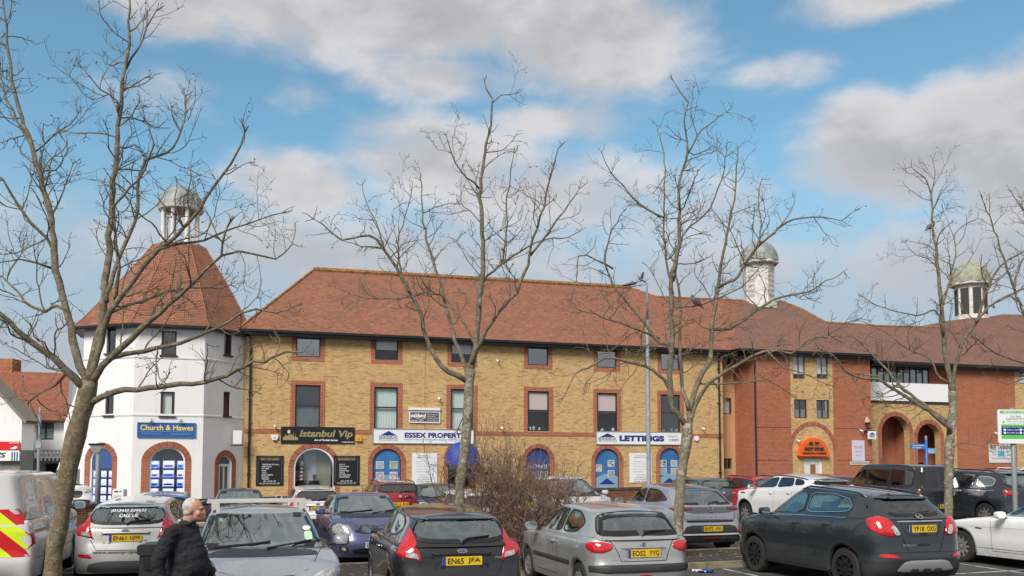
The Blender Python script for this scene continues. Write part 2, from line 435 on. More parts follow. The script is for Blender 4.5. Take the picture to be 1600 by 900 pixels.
def window(par, a, y=0., trans=None, mull=0, blind=None, frame=FRAME, glass=WG, w=.06, sill=False, name='window'):
    x0, z0, x1, z1 = a
    f = MB(); frame_mb(f, x0, z0, x1, z1, w, y+.06, y+.13, trans, mull); f = f.build(name, frame, par)
    MB().add([(x0+w, y+.1, z0+w), (x1-w, y+.1, z0+w), (x1-w, y+.1, z1-w), (x0+w, y+.1, z1-w)], [(0,1,2,3)]).build('pane', glass, f)
    if blind:
        za, zb, m = blind; b = MB()
        if m is NET:
            n = 26
            for i in range(n):
                xa = x0+w+(x1-x0-2*w)*i/n; xb = x0+w+(x1-x0-2*w)*(i+1)/n; d = .02*(i % 2)
                b.add([(xa, y+.2+d, za), (xb, y+.2+.02-d, za), (xb, y+.2+.02-d, zb), (xa, y+.2+d, zb)], [(0,1,2,3)])
        else: b.add([(x0+.02, y+.14, za), (x1-.02, y+.14, za), (x1-.02, y+.14, zb), (x0+.02, y+.14, zb)], [(0,1,2,3)])
        b.build('blind', m, f)
    return f
def arch_trim(par, x0, zb, x1, z1, wd=.24, y=-.012, legs=True, name='arch_surround', mat=RB2, n=25):
    mort = pmat('pale_mortar', (.40,.25,.18), .9)
    r = (x1-x0)/2; cx = (x0+x1)/2; zc = z1-r; mb = MB()
    mb.use(mort)
    for k in range(n*2):
        a, b = pi*k/(n*2), pi*(k+1)/(n*2)
        mb.add([(cx+r*cos(a), y, zc+r*sin(a)), (cx+(r+wd)*cos(a), y, zc+(r+wd)*sin(a)), (cx+(r+wd)*cos(b), y, zc+(r+wd)*sin(b)), (cx+r*cos(b), y, zc+r*sin(b))], [(0,1,2,3)])
    ring = [pmat('voussoir_a', (.36,.10,.055), .9, var=.2, vscale=3), pmat('voussoir_b', (.27,.07,.045), .9, var=.2, vscale=3)]
    for k in range(n):
        a, b = pi*(k+.1)/n, pi*(k+.9)/n; mb.use(ring[(k*7+k//3) % 2])
        ps = [(cx+r*cos(a), zc+r*sin(a)), (cx+(r+wd)*cos(a), zc+(r+wd)*sin(a)), (cx+(r+wd)*cos(b), zc+(r+wd)*sin(b)), (cx+r*cos(b), zc+r*sin(b))]
        mb.prism(ps, y-.006, y+.02)
    if legs:
        mb.use(mat)
        for xa, xb in ((x0-wd, x0), (x1, x1+wd)): mb.box(xa, y-.004, zb, xb, y+.02, zc)
    return mb.build(name, None, par)
def root_at(name, label, cat, lx, off, z=0., group=None):
    p = P0+DX*lx+DN*off; return thing(name, label, cat, (p.x, p.y, z), HEAD, group)
def shift(o, lx, off):                          # children were written in facade coordinates
    for c in o.children: c.location = (-lx, -off, -o.location.z)
def roof_mb(front, back_off, z0, mat=TILE):
    """front: outline [eaves left, eaves right, ridge right ... ridge left] on the slope; rear slope mirrors it"""
    mb = MB(); n = len(front); mb.fill2 = None
    return mb

# ================================================================ main brick terrace
bt = root_at('brick_terrace', 'long three storey yellow brick terrace with red tiled roof behind the car park', 'building', 13, 0)
gF = FM.hit
xL = gF(383, 600).x; xR = gF(1129, 600).x; ZE = 8.62
top_px = [(463,520,501,556),(586,524,623,560),(705,529,740,563),(825,533,857,567),(933,539,964,571),(1033,545,1062,574)]
mid_px = [(461,600,501,667),(585,604,622,668),(704,606,740,669),(825,608,858,671),(933,611,965,672),(1033,613,1063,672)]
tops = []; mids = []
for i in range(6):
    a = FM.rect(*top_px[i]); cx = (a[0]+a[2])/2; tops.append((cx-.60, 7.36, cx+.60, 8.46))
    a = FM.rect(*mid_px[i]); cx = (a[0]+a[2])/2; mids.append((cx-.62, 3.78, cx+.62, 5.96))
archpx = [(458,523,699,True),(582,627,701,False),(700,743,695,False),(822,860,700,False),(930,968,701,False),(1031,1063,700,False)]
arches = []
for (a, b, yt, dr) in archpx:
    x0 = gF(a, 750).x; x1 = gF(b, 750).x; zt = FM.hit((a+b)/2, yt).z; w_ = 1.62 if dr else 1.36
    cx = (x0+x1)/2; 
    if abs((x1-x0)-w_) < .5: w_ = x1-x0
    arches.append((cx-w_/2, -1.2 if dr else .55, cx+w_/2, zt))
holes = [rl(a) for a in tops+mids]+[arch_loop(*a) for a in arches]
wall_mesh([(xL,-1.5),(xR,-1.5),(xR,ZE),(xL,ZE)], holes).build('wall', YB, bt)
MB().add([(xL,0,-1.5),(xL,0,ZE),(xL,13,ZE),(xL,13,-1.5),(xR,0,-1.5),(xR,0,ZE),(xR,13,ZE),(xR,13,-1.5)], [(0,1,2,3),(4,5,6,7),(3,2,6,7)]).build('end_wall', YB, bt)
# rooms behind the glass
mb = MB(); mb.box(xL+.3, .9, -1, xR-.3, 1.0, ZE-.1)
for zf in (3.3, 6.5): mb.box(xL+.3, .26, zf-.1, xR-.3, .9, zf+.1)
mb.build('interior_wall', ROOM, bt)
for i, a in enumerate(tops):
    bl = [None, (7.9, 8.46, BLIND), (7.85, 8.46, BLIND), None, None, None][i]
    window(bt, a, blind=bl, glass=WG if i in (1,2) else glass_mat('window_glass_sky_%d' % i, (.5,.55,.55), (.42,0,0,.30,.36,.40)[i]))
    MB().box(a[0]-.22, -.006, a[1]-.22, a[0], .02, 8.6).box(a[2], -.006, a[1]-.22, a[2]+.22, .02, 8.6).box(a[0], -.006, a[1]-.22, a[2], .02, a[1]).build('window_surround', RB2, bt)
for i, a in enumerate(mids):
    bl = [(3.8, 4.95, pmat('frosted_film', (.32,.37,.36), .5)), (3.78, 5.96, NET), (3.78, 5.96, NET), (4.85, 5.9, pmat('pink_blind', (.74,.58,.53), .8)), (4.85, 5.9, pmat('pink_blind', (.5,.4,.37), .8)), None][i]
    w_ = window(bt, a, trans=(a[1]+a[3])/2+.05, blind=bl, glass=WG if i in (1,2,3,4) else WGD, w=.075)
    mb = MB()
    mb.box(a[0]-.23, -.006, 3.745, a[0], .02, a[3]+.22).box(a[2], -.006, 3.745, a[2]+.23, .02, a[3]+.22).box(a[0], -.006, a[3], a[2], .02, a[3]+.22)
    mb.build('window_surround', RB2, bt)
    if i in (0, 3, 4, 5):                        # things on the inner sill
        random.seed(i); mb = MB()
        for k in range(4):
            x = a[0]+.15+random.random()*.9; h = .05+random.random()*.14; mb.box(x, .16, 3.86, x+.06+random.random()*.08, .24, 3.86+h)
        mb.build('sill_clutter', WHITE, w_)
MB().box(xL, -.02, 3.52, xR, .01, 3.745).build('string_course', RB2, bt)
for i, a in enumerate(arches):
    arch_trim(bt, a[0], -1.2, a[2], a[3], .23 if i else .24)
    sc = None
# door arch (barber)
a = arches[0]; r_ = (a[2]-a[0])/2; cx = (a[0]+a[2])/2
lo = arch_loop(*a); li = arch_loop(a[0]+.09, -1.2, a[2]-.09, a[3]-.09)
mb = MB(); mb.fill([lo, li], lambda p: (p[0], .03, p[1])); 
n = len(li); mb.add([(p[0], .03, p[1]) for p in li]+[(p[0], .12, p[1]) for p in li], [(i, (i+1) % n, n+(i+1) % n, n+i) for i in range(n)])
fr = mb.build('shop_window', WHITE, bt)
MB().fill([li], lambda p: (p[0], .1, p[1])).build('pane', glass_mat('shop_glass', (.8,.84,.84), .1), fr)
WALLIN = pmat('barber_wall', (.66,.72,.73), .8); 
mb = MB(); mb.use(WALLIN).box(cx-.45, .7, -1, cx+.15, .75, 3.5); mb.use(pmat('barber_tile', (.40,.40,.30), .7)).box(cx+.15, .72, -1, cx+.9, .77, 3.5)
mb.use(ROOM).box(cx-.95, .6, -1, cx-.45, .65, 3.5).build('back_wall', None, fr)
mb = MB(); mb.use(WHITE).lathe([(0,1.2),(.09,1.22),(.09,1.3)], 14, (cx-.58,.4)); mb.lathe([(.09,2.0),(.11,2.1),(.0,2.2)], 14, (cx-.58,.4))
for k in range(8):
    mb.use([RED, WHITE, NAVY, WHITE][k % 4]).lathe([(.085,1.3+k*.09),(.085,1.39+k*.09)], 14, (cx-.58,.4))
mb.build('barber_pole', None, fr)
# blue printed arches
for i in (1, 3, 4, 5):
    a = arches[i]; lp = arch_loop(a[0]+.05, a[1], a[2]-.05, a[3]-.05)
    mb = MB(); mb.fill([arch_loop(*a), lp], lambda p: (p[0], .07, p[1])); fr = mb.build('arched_window', FRAME, bt)
    MB().fill([lp], lambda p: (p[0], .1, p[1])).build('vinyl_panel', VBLUE if i != 3 else pmat('dark_blue_vinyl', (.022,.06,.24), .4), fr)
    W_ = a[2]-a[0]; ps = MB()
    rows = {1: [(.14,.54),(.14,.0),(.62,.54),(.62,.0)], 4: [(.04,.3),(.56,.55),(.56,.0)], 5: [(.08,.5),(.08,.05),(.6,.5),(.6,.05)]}.get(i, [])
    for k, (u, v) in enumerate(rows):
        x = a[0]+u*W_; z = a[3]-1.55+v
        fm = MB(); fm.use(WHITE).box(x-.02, .085, z-.02, x+.38, .092, z+.36); fm.use(photo_mat(k+i)).box(x, .08, z, x+.36, .084, z+.34); fm.build('photo_print', None, fr)
    if i in (4, 5, 1):
        mb = MB(); mb.use(pmat('vinyl_pale', (.22,.36,.50), .4)); x0 = a[0]+.06; x1 = a[2]-.06
        mb.add([(x0,.09,a[1]),(x1,.09,a[1]),(x1,.09,a[1]+.75),(x1-.3,.09,a[1]+.88),(cx*0+(x0+x1)/2-.1,.09,a[1]+.92),(x0,.09,a[1]+.7)], [(0,1,2,3,4,5)])
        mb.use(NAVY).add([((x0+x1)/2-.45,.08,a[1]+.35),((x0+x1)/2+.5,.08,a[1]+.35),((x0+x1)/2,.08,a[1]+.68)], [(0,1,2)])
        mb.build('vinyl_logo', None, fr)
    if i == 3:
        mb = MB(); 
        put_text(mb, 'LETTINGS', a[0]+.15, a[3]-1.1, a[2]-.15, a[3]-.9, .09); mb.build('window_lettering', WLET, fr); mb = MB(); put_text(mb, '01245 329652', a[0]+.1, a[3]-1.5, a[2]-.1, a[3]-1.25, .09)
        mb.build('window_lettering', WLET, fr)
# entrance with blue domed canopy
a = arches[2]; mb = MB(); lp = arch_loop(a[0]+.05, -1.2, a[2]-.05, a[3]-.05)
mb.fill([arch_loop(a[0],-1.2,a[2],a[3]), lp], lambda p: (p[0], .1, p[1])); fr = mb.build('entrance_door', pmat('blue_door_frame', (.02,.04,.4), .4), bt)
MB().fill([lp], lambda p: (p[0], .14, p[1])).build('pane', WGD, fr)
# roof
m_ = .69; off0 = -.45; z0 = ZE-.02
sl = lambda px, py: FM.slope(px, py, z0, m_, off0)
A = Vector((xL-.35, off0, z0)); B = Vector((gF(1160, 548).x, off0, z0))
r1 = sl(490, 422); r2 = sl(985, 450); r3 = sl(1026, 464); r4 = sl(1162, 470)
ro = max(r1.y, r2.y)
def rear(p, add=6.5): return Vector((p.x, 2*ro-p.y+0, p.z))
mb = MB(); mb.use(TILE)
mb.add([A, B, r4, r3, r2, r1], [(0,1,2,3,4,5)])
back = [Vector((A.x, 2*ro-off0, z0)), Vector((B.x, 2*ro-off0, z0))]
mb.add([back[0], back[1], rear(r4), rear(r3), rear(r2), rear(r1)], [(0,5,4,3,2,1)])
mb.add([A, r1, rear(r1), back[0]], [(0,1,2,3)])
for p, q in ((r1,r2),(r2,r3),(r3,r4)): mb.add([p, q, rear(q), rear(p)], [(0,1,2,3)])
mb.build('roof', None, bt)
mb = MB(); mb.tube([r1+Vector((0,0,.02)), r2+Vector((0,0,.02))], .17, 8); mb.tube([r2, r3, r4], .09, 8); mb.tube([A, r1], .09, 6)
mb.build('ridge_tiles', LICH, bt)
MB().box(A.x, off0-.09, z0-.12, B.x, off0+.03, z0+.0).box(A.x, off0+.03, z0-.26, B.x, .0, z0-.1).build('gutter', GUT, bt)
for px in (390, 1123):
    mb = MB(); xp = gF(px, 640).x; mb.tube([(xp, -.07, -.6), (xp, -.07, 8.1), (xp, off0, 8.5)], .05, 8)
    for z in (1.5, 3.5, 5.5, 7.5): mb.box(xp-.08, -.11, z, xp+.08, 0, z+.06)
    mb.build('downpipe', GUT, bt)
# plinth line / expansion joint
MB().box(gF(664,620).x-.012, -.003, .4, gF(664,620).x+.012, .001, ZE-.3).build('movement_joint', pmat('joint_sealant', (.22,.10,.06), .9), bt)
shift(bt, 13, 0)

# ---- stucco link building
SO = 1.0
st = root_at('stucco_building', 'narrow buff rendered building between the yellow brick and red brick blocks', 'building', 30, SO)
x0 = gF(1126, 600, SO).x; x1 = gF(1164, 600, SO).x
FS = Fac(SO)
ws = [FS.rect(1128,554,1141,569), FS.rect(1129,622,1143,647), FS.rect(1130,716,1144,733)]
wm = wall_mesh([(x0,-1.5),(x1+1,-1.5),(x1+1,ZE),(x0,ZE)], [rl(a) for a in ws], y=SO); wm.build('wall', STUC, st)
MB().box(x0, SO+.6, -1, x1, SO+.7, ZE).build('interior_wall', ROOM, st)
for i, a in enumerate(ws):
    window(st, a, y=SO, blind=(a[1], a[3], NET) if i < 2 else None, w=.05, glass=WG, frame=FRAME if i < 2 else pmat('grey_green_frame', (.16,.2,.17), .5), mull=1 if i == 2 else 0)
shift(st, 30, SO)

# ---- red brick block A
OA = FM.off+((Vector((ray(1178,600).x*51.4, 51.4, 0))-P0).dot(DN))
FA = Fac(OA)
ra = root_at('red_brick_building', 'red brick block with yellow brick centre bay and small domed cupola', 'building', 32, OA)
xa = FA.hit(1178,600).x; xb = FA.hit(1360,600).x; ya = FA.hit(1235,600).x; yb = FA.hit(1301,600).x
ZA = 8.6
wt = [FA.rect(1239,553,1258,592), FA.rect(1276,554,1294,592), FA.rect(1241,624,1261,653), FA.rect(1276,625,1296,654)]
dcx = FA.hit(1271,740).x
door = (dcx-.62, -1.3, dcx+.62, FA.hit(1271,717).z)
wall_mesh([(xa,-1.5),(ya,-1.5),(ya,ZA),(xa,ZA)], [], y=OA).build('wall', RB, ra)
wall_mesh([(yb,-1.5),(xb,-1.5),(xb,ZA),(yb,ZA)], [], y=OA).build('wall', RB, ra)
wall_mesh([(ya,-1.5),(yb,-1.5),(yb,ZA),(ya,ZA)], [rl(a) for a in wt]+[rl(door)], y=OA).build('wall', YB, ra)
MB().add([(xa,OA,-1.5),(xa,OA,ZA),(xa,OA+4,ZA),(xa,OA+4,-1.5)], [(0,1,2,3)]).build('side_wall', RB, ra)
MB().add([(xb,OA,-1.5),(xb,OA,ZA),(xb,OA+4,ZA),(xb,OA+4,-1.5)], [(0,1,2,3)]).build('side_wall', RB, ra)
MB().box(ya+.05, OA+.7, -1, yb-.05, OA+.8, ZA).build('interior_wall', ROOM, ra)
for i, a in enumerate(wt):
    window(ra, a, y=OA, mull=1, blind=(a[1]+.3, a[3], BLIND) if i < 2 else (a[1], a[1]+.5, pmat('pink_blind', (.5,.4,.37), .8)), w=.055, frame=FRAME if i > 1 else pmat('grey_brown_frame', (.13,.12,.10), .5), glass=WG if i < 2 else WGD)
dm = MB(); frame_mb(dm, *door, w=.1, y0=OA+.05, y1=OA+.12, trans=None); dm.box(dcx-.04, OA+.05, door[1], dcx+.04, OA+.12, door[3])
for sx in (-1, 1):
    dm.box(dcx+sx*.3-.22, OA+.07, -1.2, dcx+sx*.3+.22, OA+.11, 1.1)
dd = dm.build('door', WHITE, ra)
MB().box(door[0]+.1, OA+.08, door[1], door[2]-.1, OA+.09, door[3]-.1).build('pane', pmat('door_panel_white', (.7,.7,.7), .4), dd)
MB().box(dcx-.17, OA+.03, 1.45, dcx+.17, OA+.06, 2.0).build('notice', pmat('brown_notice', (.25,.13,.06), .6), dd)
MB().box(door[0]+.14, OA+.03, .85, dcx-.16, OA+.06, 1.2).box(dcx+.16, OA+.03, .85, door[2]-.14, OA+.06, 1.2).build('notice', pmat('cream_notice', (.6,.48,.3), .6), dd)
zc_ = FA.hit(1271, 659).z
arch_trim(ra, dcx-1.42, -1.2, dcx+1.42, zc_-.25, .25, y=OA-.012, n=34)
mb = MB()
for (p, q) in ((xa, ya), (yb, xb)):
    for z in (4.1, 2.2): mb.box(p, OA-.006, z, q, OA+.01, z+.05)
mb.build('string_course', pmat('dark_brick_course', (.20,.06,.04), .9), ra)
def slopeA(px, py): return FA.slope(px, py, ZA, .62, OA-.4)
pts = [Vector((FA.hit(1150,548).x, OA-.4, ZA)), Vector((FA.hit(1362,562).x, OA-.4, ZA))]
rr = [slopeA(1366,509), slopeA(1290,504), slopeA(1252,483), slopeA(1218,470), slopeA(1160,470)]
mb = MB(); mb.use(TILE2); mb.add(pts+rr, [tuple(range(7))])
ym = max(p.y for p in rr)+.2
mir = [Vector((p.x, 2*ym-p.y, p.z)) for p in pts+rr]; mb.add(mir, [tuple(reversed(range(7)))])
for i in range(1, 6): mb.add([(pts+rr)[i], (pts+rr)[i+1], mir[i+1], mir[i]], [(0,1,2,3)])
mb.add([pts[0], rr[-1], mir[6], mir[0]], [(0,1,2,3)])
mb.build('roof', None, ra)
MB().tube([rr[0], rr[1], rr[2], rr[3]], .09, 6).build('ridge_tiles', LICH, ra)
MB().box(pts[0].x, OA-.5, ZA-.15, xb, OA-.38, ZA-.02).box(pts[0].x+.5, OA-.38, ZA-.27, xb, OA, ZA-.12).build('gutter', GUT, ra)
xp = FA.hit(1178, 640).x+.05; MB().tube([(xp, OA-.07, -.8), (xp, OA-.07, 8.2), (xp, OA-.4, 8.5)], .05, 8).build('downpipe', GUT, ra)
def cupola(par, c, zb, w_, hbox, hd, lead, n=8, openw=True):
    """octagonal wooden lantern with louvred or open faces, cornice and lead dome; c=(x,y)"""
    mb = MB(); mb.lathe([(w_*1.12, zb-.3), (w_*1.12, zb+.12), (w_, zb+.12), (w_, zb+hbox), (w_*.2, zb+hbox)], n, c); b = mb.build('lantern', WOODW, par)
    mb = MB(); mb.lathe([(w_*1.2, zb+hbox-.06), (w_*1.32, zb+hbox+.02), (w_*1.32, zb+hbox+.14), (w_*1.1, zb+hbox+.16)], n, c); mb.build('cornice', WOODW, par)
    mb = MB(); prof = [(w_*1.28*cos(a), zb+hbox+.15+hd*sin(a)) for a in [pi/2*i/9 for i in range(10)]]; mb.lathe(prof, 16, c)
    mb.lathe([(.05, zb+hbox+.1+hd), (.05, zb+hbox+.3+hd), (0, zb+hbox+.34+hd)], 6, c); mb.build('dome', lead, par, smooth=True)
    mb = MB(); fw = w_*.38
    for k in range(n):
        a = 2*pi*(k+.5)/n; ap = w_*cos(pi/n)+.012; d = Vector((cos(a), sin(a), 0)); t = Vector((-sin(a), cos(a), 0)); o = Vector((c[0], c[1], 0))+d*ap
        if not openw and k % 2: continue
        for q in range(6 if not openw else 1):
            h0 = zb+.45+(hbox-.75)*q/(6 if not openw else 1); h1 = h0+(hbox-.75)/(6 if not openw else 1)*(.6 if not openw else 1)
            ps = [o-t*fw*.7, o+t*fw*.7]; mb.add([(ps[0].x, ps[0].y, h0), (ps[1].x, ps[1].y, h0), (ps[1].x, ps[1].y, h1), (ps[0].x, ps[0].y, h1)], [(0,1,2,3)])
    mb.build('louvre', pmat('dark_opening', (.05,.05,.045), .8) if openw else pmat('grey_louvre', (.42,.41,.38), .8), par)
cA = FA.hit(1187, 470, ym-.5); zz = cA.z; 
cupola(ra, (cA.x, ym-.5), zz-.3, 1.0, FA.hit(1187,414,ym-.5).z-zz+.3, FA.hit(1187,380,ym-.5).z-FA.hit(1187,414,ym-.5).z, LEAD, openw=False)
shift(ra, 32, OA)

# ---- arcade block B
OB = (Vector((ray(1360,600).x*56.2, 56.2, 0))-P0).dot(DN)
FB = Fac(OB)
rb = root_at('arcade_building', 'building with brick arches, white balcony panel and domed white cupola at right', 'building', 42, OB)
x0 = FB.hit(1352,600).x; x1 = FB.hit(1492,600).x; x2 = FB.hit(1585,600).x; x3 = FB.hit(1700,600).x
ZB = 8.5
a1 = (FB.hit(1378,700).x, -1.4, FB.hit(1422,700).x, FB.hit(1400,650).z); a2 = (FB.hit(1434,700).x, -1.4, FB.hit(1470,700).x, FB.hit(1452,662).z)
zlo = FB.hit(1420,630).z; zhi = FB.hit(1420,570).z
wall_mesh([(x0,-1.5),(x1,-1.5),(x1,zlo),(x0,zlo)], [arch_loop(*a1), arch_loop(*a2)], y=OB, t=.5).build('wall', YB, rb)
wall_mesh([(x1,-1.5),(x2,-1.5),(x2,ZB),(x1,ZB)], [], y=OB-.02).build('wall', RB, rb)
wv = FB.rect(1592,578,1630,600)
wall_mesh([(x2,-1.5),(x3,-1.5),(x3,ZB),(x2,ZB)], [rl(wv)], y=OB-.02).build('wall', YB, rb)
window(rb, wv, y=OB-.02, mull=1)
arch_trim(rb, a1[0], -1.2, a1[2], a1[3], .28, y=OB-.012, n=28); arch_trim(rb, a2[0], -1.2, a2[2], a2[3], .28, y=OB-.012, n=24)
# recess behind the arches
mb = MB(); mb.use(RB).box(x0, OB+1.6, -1.5, x1, OB+1.7, zlo); mb.use(ROOM).box(x0, OB+.5, zlo-.1, x1, OB+1.6, zlo)
mb.use(RB).box((a1[2]+a2[0])/2-.1, OB+.5, -1.5, (a1[2]+a2[0])/2+.1, OB+1.6, zlo)
mb.use(pmat('cream_shopfront', (.4,.3,.16), .7)).box(a2[0]+.1, OB+1.5, -1, a2[0]+.75, OB+1.59, 1.7); mb.use(BLKP).box(a2[0]-.2, OB+1.45, -1, a2[0]+.45, OB+1.49, 2.0); mb.box(a2[2]-.8, OB+1.45, 1.6, a2[2]-.1, OB+1.49, 2.1)
mb.use(RED).box(a2[2]-.7, OB+1.40, .9, a2[2]-.35, OB+1.44, 1.5)
mb.build('arcade_recess', None, rb)
# balcony: white panel, glazed screen set back
zp0 = FB.hit(1420,627).z; zp1 = FB.hit(1420,599).z
px1 = FB.hit(1484,610).x
MB().box(x0+.05, OB-.12, zp0, px1, OB-.03, zp1).build('balcony_panel', pmat('white_panel', (.85,.86,.87), .4), rb)
MB().box(x0+.05, OB-.08, zp0-.12, px1+.1, OB+.02, zp0).build('balcony_trim', FRAME, rb)
yw = OB+.5
MB().box(x0, yw+.3, zlo, x1, yw+.4, ZB).build('interior_wall', pmat('pale_room', (.35,.38,.37), .9), rb)
zw0 = zp1-.1; zw1 = zhi+.15
Fw = Fac(yw); xs0 = Fw.hit(1361,590).x; xs1 = Fw.hit(1452,590).x
let = ['', 'K', 'I', 'M', 'E', 'R', ' ', 'S', '']
let2 = ['', '', '', 'A', 'W', '', '', '', '']
nW = 9; f = MB(); frame_mb(f, xs0, zw0, xs1, zw1, w=.07, y0=yw, y1=yw+.08, mull=nW-1); f = f.build('window', FRAME, rb)
MB().box(xs0+.07, yw+.04, zw0+.07, xs1-.07, yw+.045, zw1-.07).build('pane', glass_mat('balcony_glass', (.8,.86,.85), .15), f)
MB().box(xs0+.07, yw+.12, zw0+.07, xs1-.07, yw+.13, zw1-.07).build('blind', pmat('mint_blind', (.55,.64,.62), .8), f)
mb = MB(); cwid = (xs1-xs0)/nW
for i in range(nW):
    xc = xs0+(i+.5)*cwid
    if let[i].strip(): mb.use(pmat('letter_red', (.30,.03,.05), .5) if i in (3,5,1) else pmat('letter_grey', (.08,.09,.1), .5)); put_text(mb, let[i], xc-.15, zw1-.62, xc+.15, zw1-.22, yw-.01, bold=.02)
    if let2[i].strip(): mb.use(pmat('letter_grey', (.08,.09,.1), .5)); put_text(mb, let2[i], xc-.13, zw1-1.05, xc+.13, zw1-.72, yw-.01, bold=.02)
mb.build('window_lettering', None, f)
MB().box(xs1, yw, zw0, x1, yw+.1, ZB).build('end_panel', RB, rb)
MB().add([(x1,OB-.02,-1.5),(x1,OB-.02,ZB),(x1,OB+2,ZB),(x1,OB+2,-1.5)], [(0,1,2,3)]).build('side_wall', RB, rb)
def slopeB(px, py): return FB.slope(px, py, ZB, .62, OB-.4)
pts = [Vector((FB.hit(1356,562).x, OB-.4, ZB)), Vector((x3, OB-.4, ZB))]
rr = [slopeB(1700,493), slopeB(1566,491), slopeB(1556,497), slopeB(1523,496), slopeB(1482,501), slopeB(1468,512), slopeB(1350,509)]
nn = len(pts+rr); mb = MB(); mb.use(TILE2)
mb.fill([[(p.x, p.y) for p in pts+rr]], lambda p: (p[0], p[1], ZB+.62*(p[1]-(OB-.4))))
ym2 = max(p.y for p in rr)+.2; al = pts+rr
mir = [Vector((p.x, 2*ym2-p.y, p.z)) for p in al]
mb.fill([[(p.x, p.y) for p in mir]], lambda p: (p[0], p[1], ZB+.62*((2*ym2-p[1])-(OB-.4))))
for i in range(1, nn-1): mb.add([al[i], al[i+1], mir[i+1], mir[i]], [(0,1,2,3)])
mb.build('roof', None, rb)
MB().tube([rr[-1], rr[-2]], .09, 6).build('ridge_tiles', LICH, rb)
MB().box(pts[0].x, OB-.52, ZB-.2, x3, OB-.38, ZB-.02).box(pts[0].x, OB-.38, ZB-.3, x3, OB-.02, ZB-.15).build('gutter', GUT, rb)
cB = FB.hit(1518, 497, ym2-.3); zz = cB.z
cupola(rb, (cB.x, ym2-.3), zz-.25, 1.2, FB.hit(1518,446,ym2-.3).z-zz+.2, FB.hit(1518,412,ym2-.3).z-FB.hit(1518,446,ym2-.3).z, MOSSL, openw=True)
shift(rb, 42, OB)

# ================================================================ white octagonal tower
TX, TY = -16.64, 44.3; TR = 3.245
tw = thing('white_tower', 'white rendered octagonal tower with red tiled cone roof and open domed cupola', 'building', (TX, TY, -.3), HEAD)
zt0 = -.3
def Tz(py, Yy): return P(262, py, Yy).z-zt0
ap = TR*1.0                                    # apothem
rad = ap/cos(pi/8)
oct_ = [(rad*cos(pi/8+k*pi/4-pi/2-pi/4), rad*sin(pi/8+k*pi/4-pi/2-pi/4)) for k in range(8)]
zE = Tz(507, TY-TR)
zTOP = Tz(388, TY)
def stw(v):
    v = Vector(v)
    if v.x < 0: v.x *= 1+.25*(1 if v.z < zE else max(0, 1-(v.z-zE)/(zTOP-zE)))
    return v
# faces: build each face as a wall with holes in its own plane
def face_tf(k, inset=0.):
    a = -pi/2+(k)*pi/4; n = Vector((cos(a), sin(a), 0)); t = Vector((-sin(a), cos(a), 0))
    return (lambda p: stw(n*(ap-p[1])+t*p[0]+Vector((0, 0, p[2])))), n, t
half = ap*tan(pi/8)
def on_face(k, px, py):
    """pixel -> (u, z) on face k (world axes)"""
    a = -pi/2+k*pi/4+HEAD; n = Vector((cos(a), sin(a), 0)); t = Vector((-sin(a), cos(a), 0)); c = Vector((TX, TY, zt0)); r = ray(px, py); r3 = Vector((r.x, 1, r.z)); o = Vector((0, 0, CH))
    d = (n*ap+c-o).dot(n)/r3.dot(n); p = o+r3*d-c
    u = p.dot(t); return (u if k or u > 0 else u/1.25), p.z
big = {0: (on_face(0, 232, 770)[0], .2, on_face(0, 288, 770)[0], on_face(0, 262, 699)[1])}
win2 = {}; win3 = {}
for k, cpx in ((0, 263), (1, 355), (7, 168)):
    u = on_face(k, cpx, 600)[0] if k != 7 else .1; z2 = on_face(k, cpx, 650)[1]; z2b = on_face(k, cpx, 612)[1]
    wv_ = .25 if k == 0 else .22
    win2[k] = (u-wv_, z2, u+wv_, z2b); z3 = on_face(k, cpx, 555)[1]; z3b = on_face(k, cpx, 517)[1]; win3[k] = (u-wv_-.02, z3, u+wv_+.02, z3b)
ua, _ = on_face(1, 342, 750); ub, _ = on_face(1, 361, 750); doorT = (ua, -.5, ub, on_face(1, 352, 712)[1])
ua, ub = -.85, .35; left = (ua, .3, ub, on_face(7, 170, 700)[1])
for k in range(8):
    hs = []
    if k == 0: hs = [arch_loop(*big[0]), rl(win2[0]), rl(win3[0])]
    if k == 1: hs = [arch_loop(*doorT), rl(win2[1]), rl(win3[1])]
    if k == 7: hs = [arch_loop(*left), rl(win2[7]), rl(win3[7])]
    tf, n, t = face_tf(k)
    wm = wall_mesh([(-half, -1.5), (half, -1.5), (half, zE), (-half, zE)], hs); wm.build('wall', REND, tw, tf=tf)
tfz = lambda k: face_tf(k)[0]
mbi = MB(); mbi.lathe([(ap*.85, -1), (ap*.85, zE)], 8); mbi.build('interior_wall', ROOM, tw)
def T_window(k, a, **kw):
    """window on face k"""
    x0, z0, x1, z1 = a; w_ = .07; f = MB(); frame_mb(f, x0, z0, x1, z1, w_, .04, .11); f = f.build('window', FRAME, tw, tf=tfz(k))
    MB().add([(x0+w_, .08, z0+w_), (x1-w_, .08, z0+w_), (x1-w_, .08, z1-w_), (x0+w_, .08, z1-w_)], [(0,1,2,3)]).build('pane', kw.get('glass', WGD), f, tf=tfz(k))
    if kw.get('bl'): MB().add([(x0+w_, .16, z0+w_), (x1-w_-.05, .16, z0+w_), (x1-w_-.05, .16, z1-w_), (x0+w_, .16, z1-w_)], [(0,1,2,3)]).build('blind', BLIND, f, tf=tfz(k))
    MB().box(x0-.06, -.08, z0-.07, x1+.06, .05, z0).build('sill', FRAME, f, tf=tfz(k))
for k in (0, 1, 7): T_window(k, win2[k], bl=(k == 0), glass=WG if k == 0 else WGD); T_window(k, win3[k])
def arch_trim_tf(k, a, wd, legs_to, n):
    o = arch_trim(tw, a[0], legs_to, a[2], a[3], wd, y=-.012, n=n); 
    for v in o.data.vertices: v.co = tfz(k)(v.co)
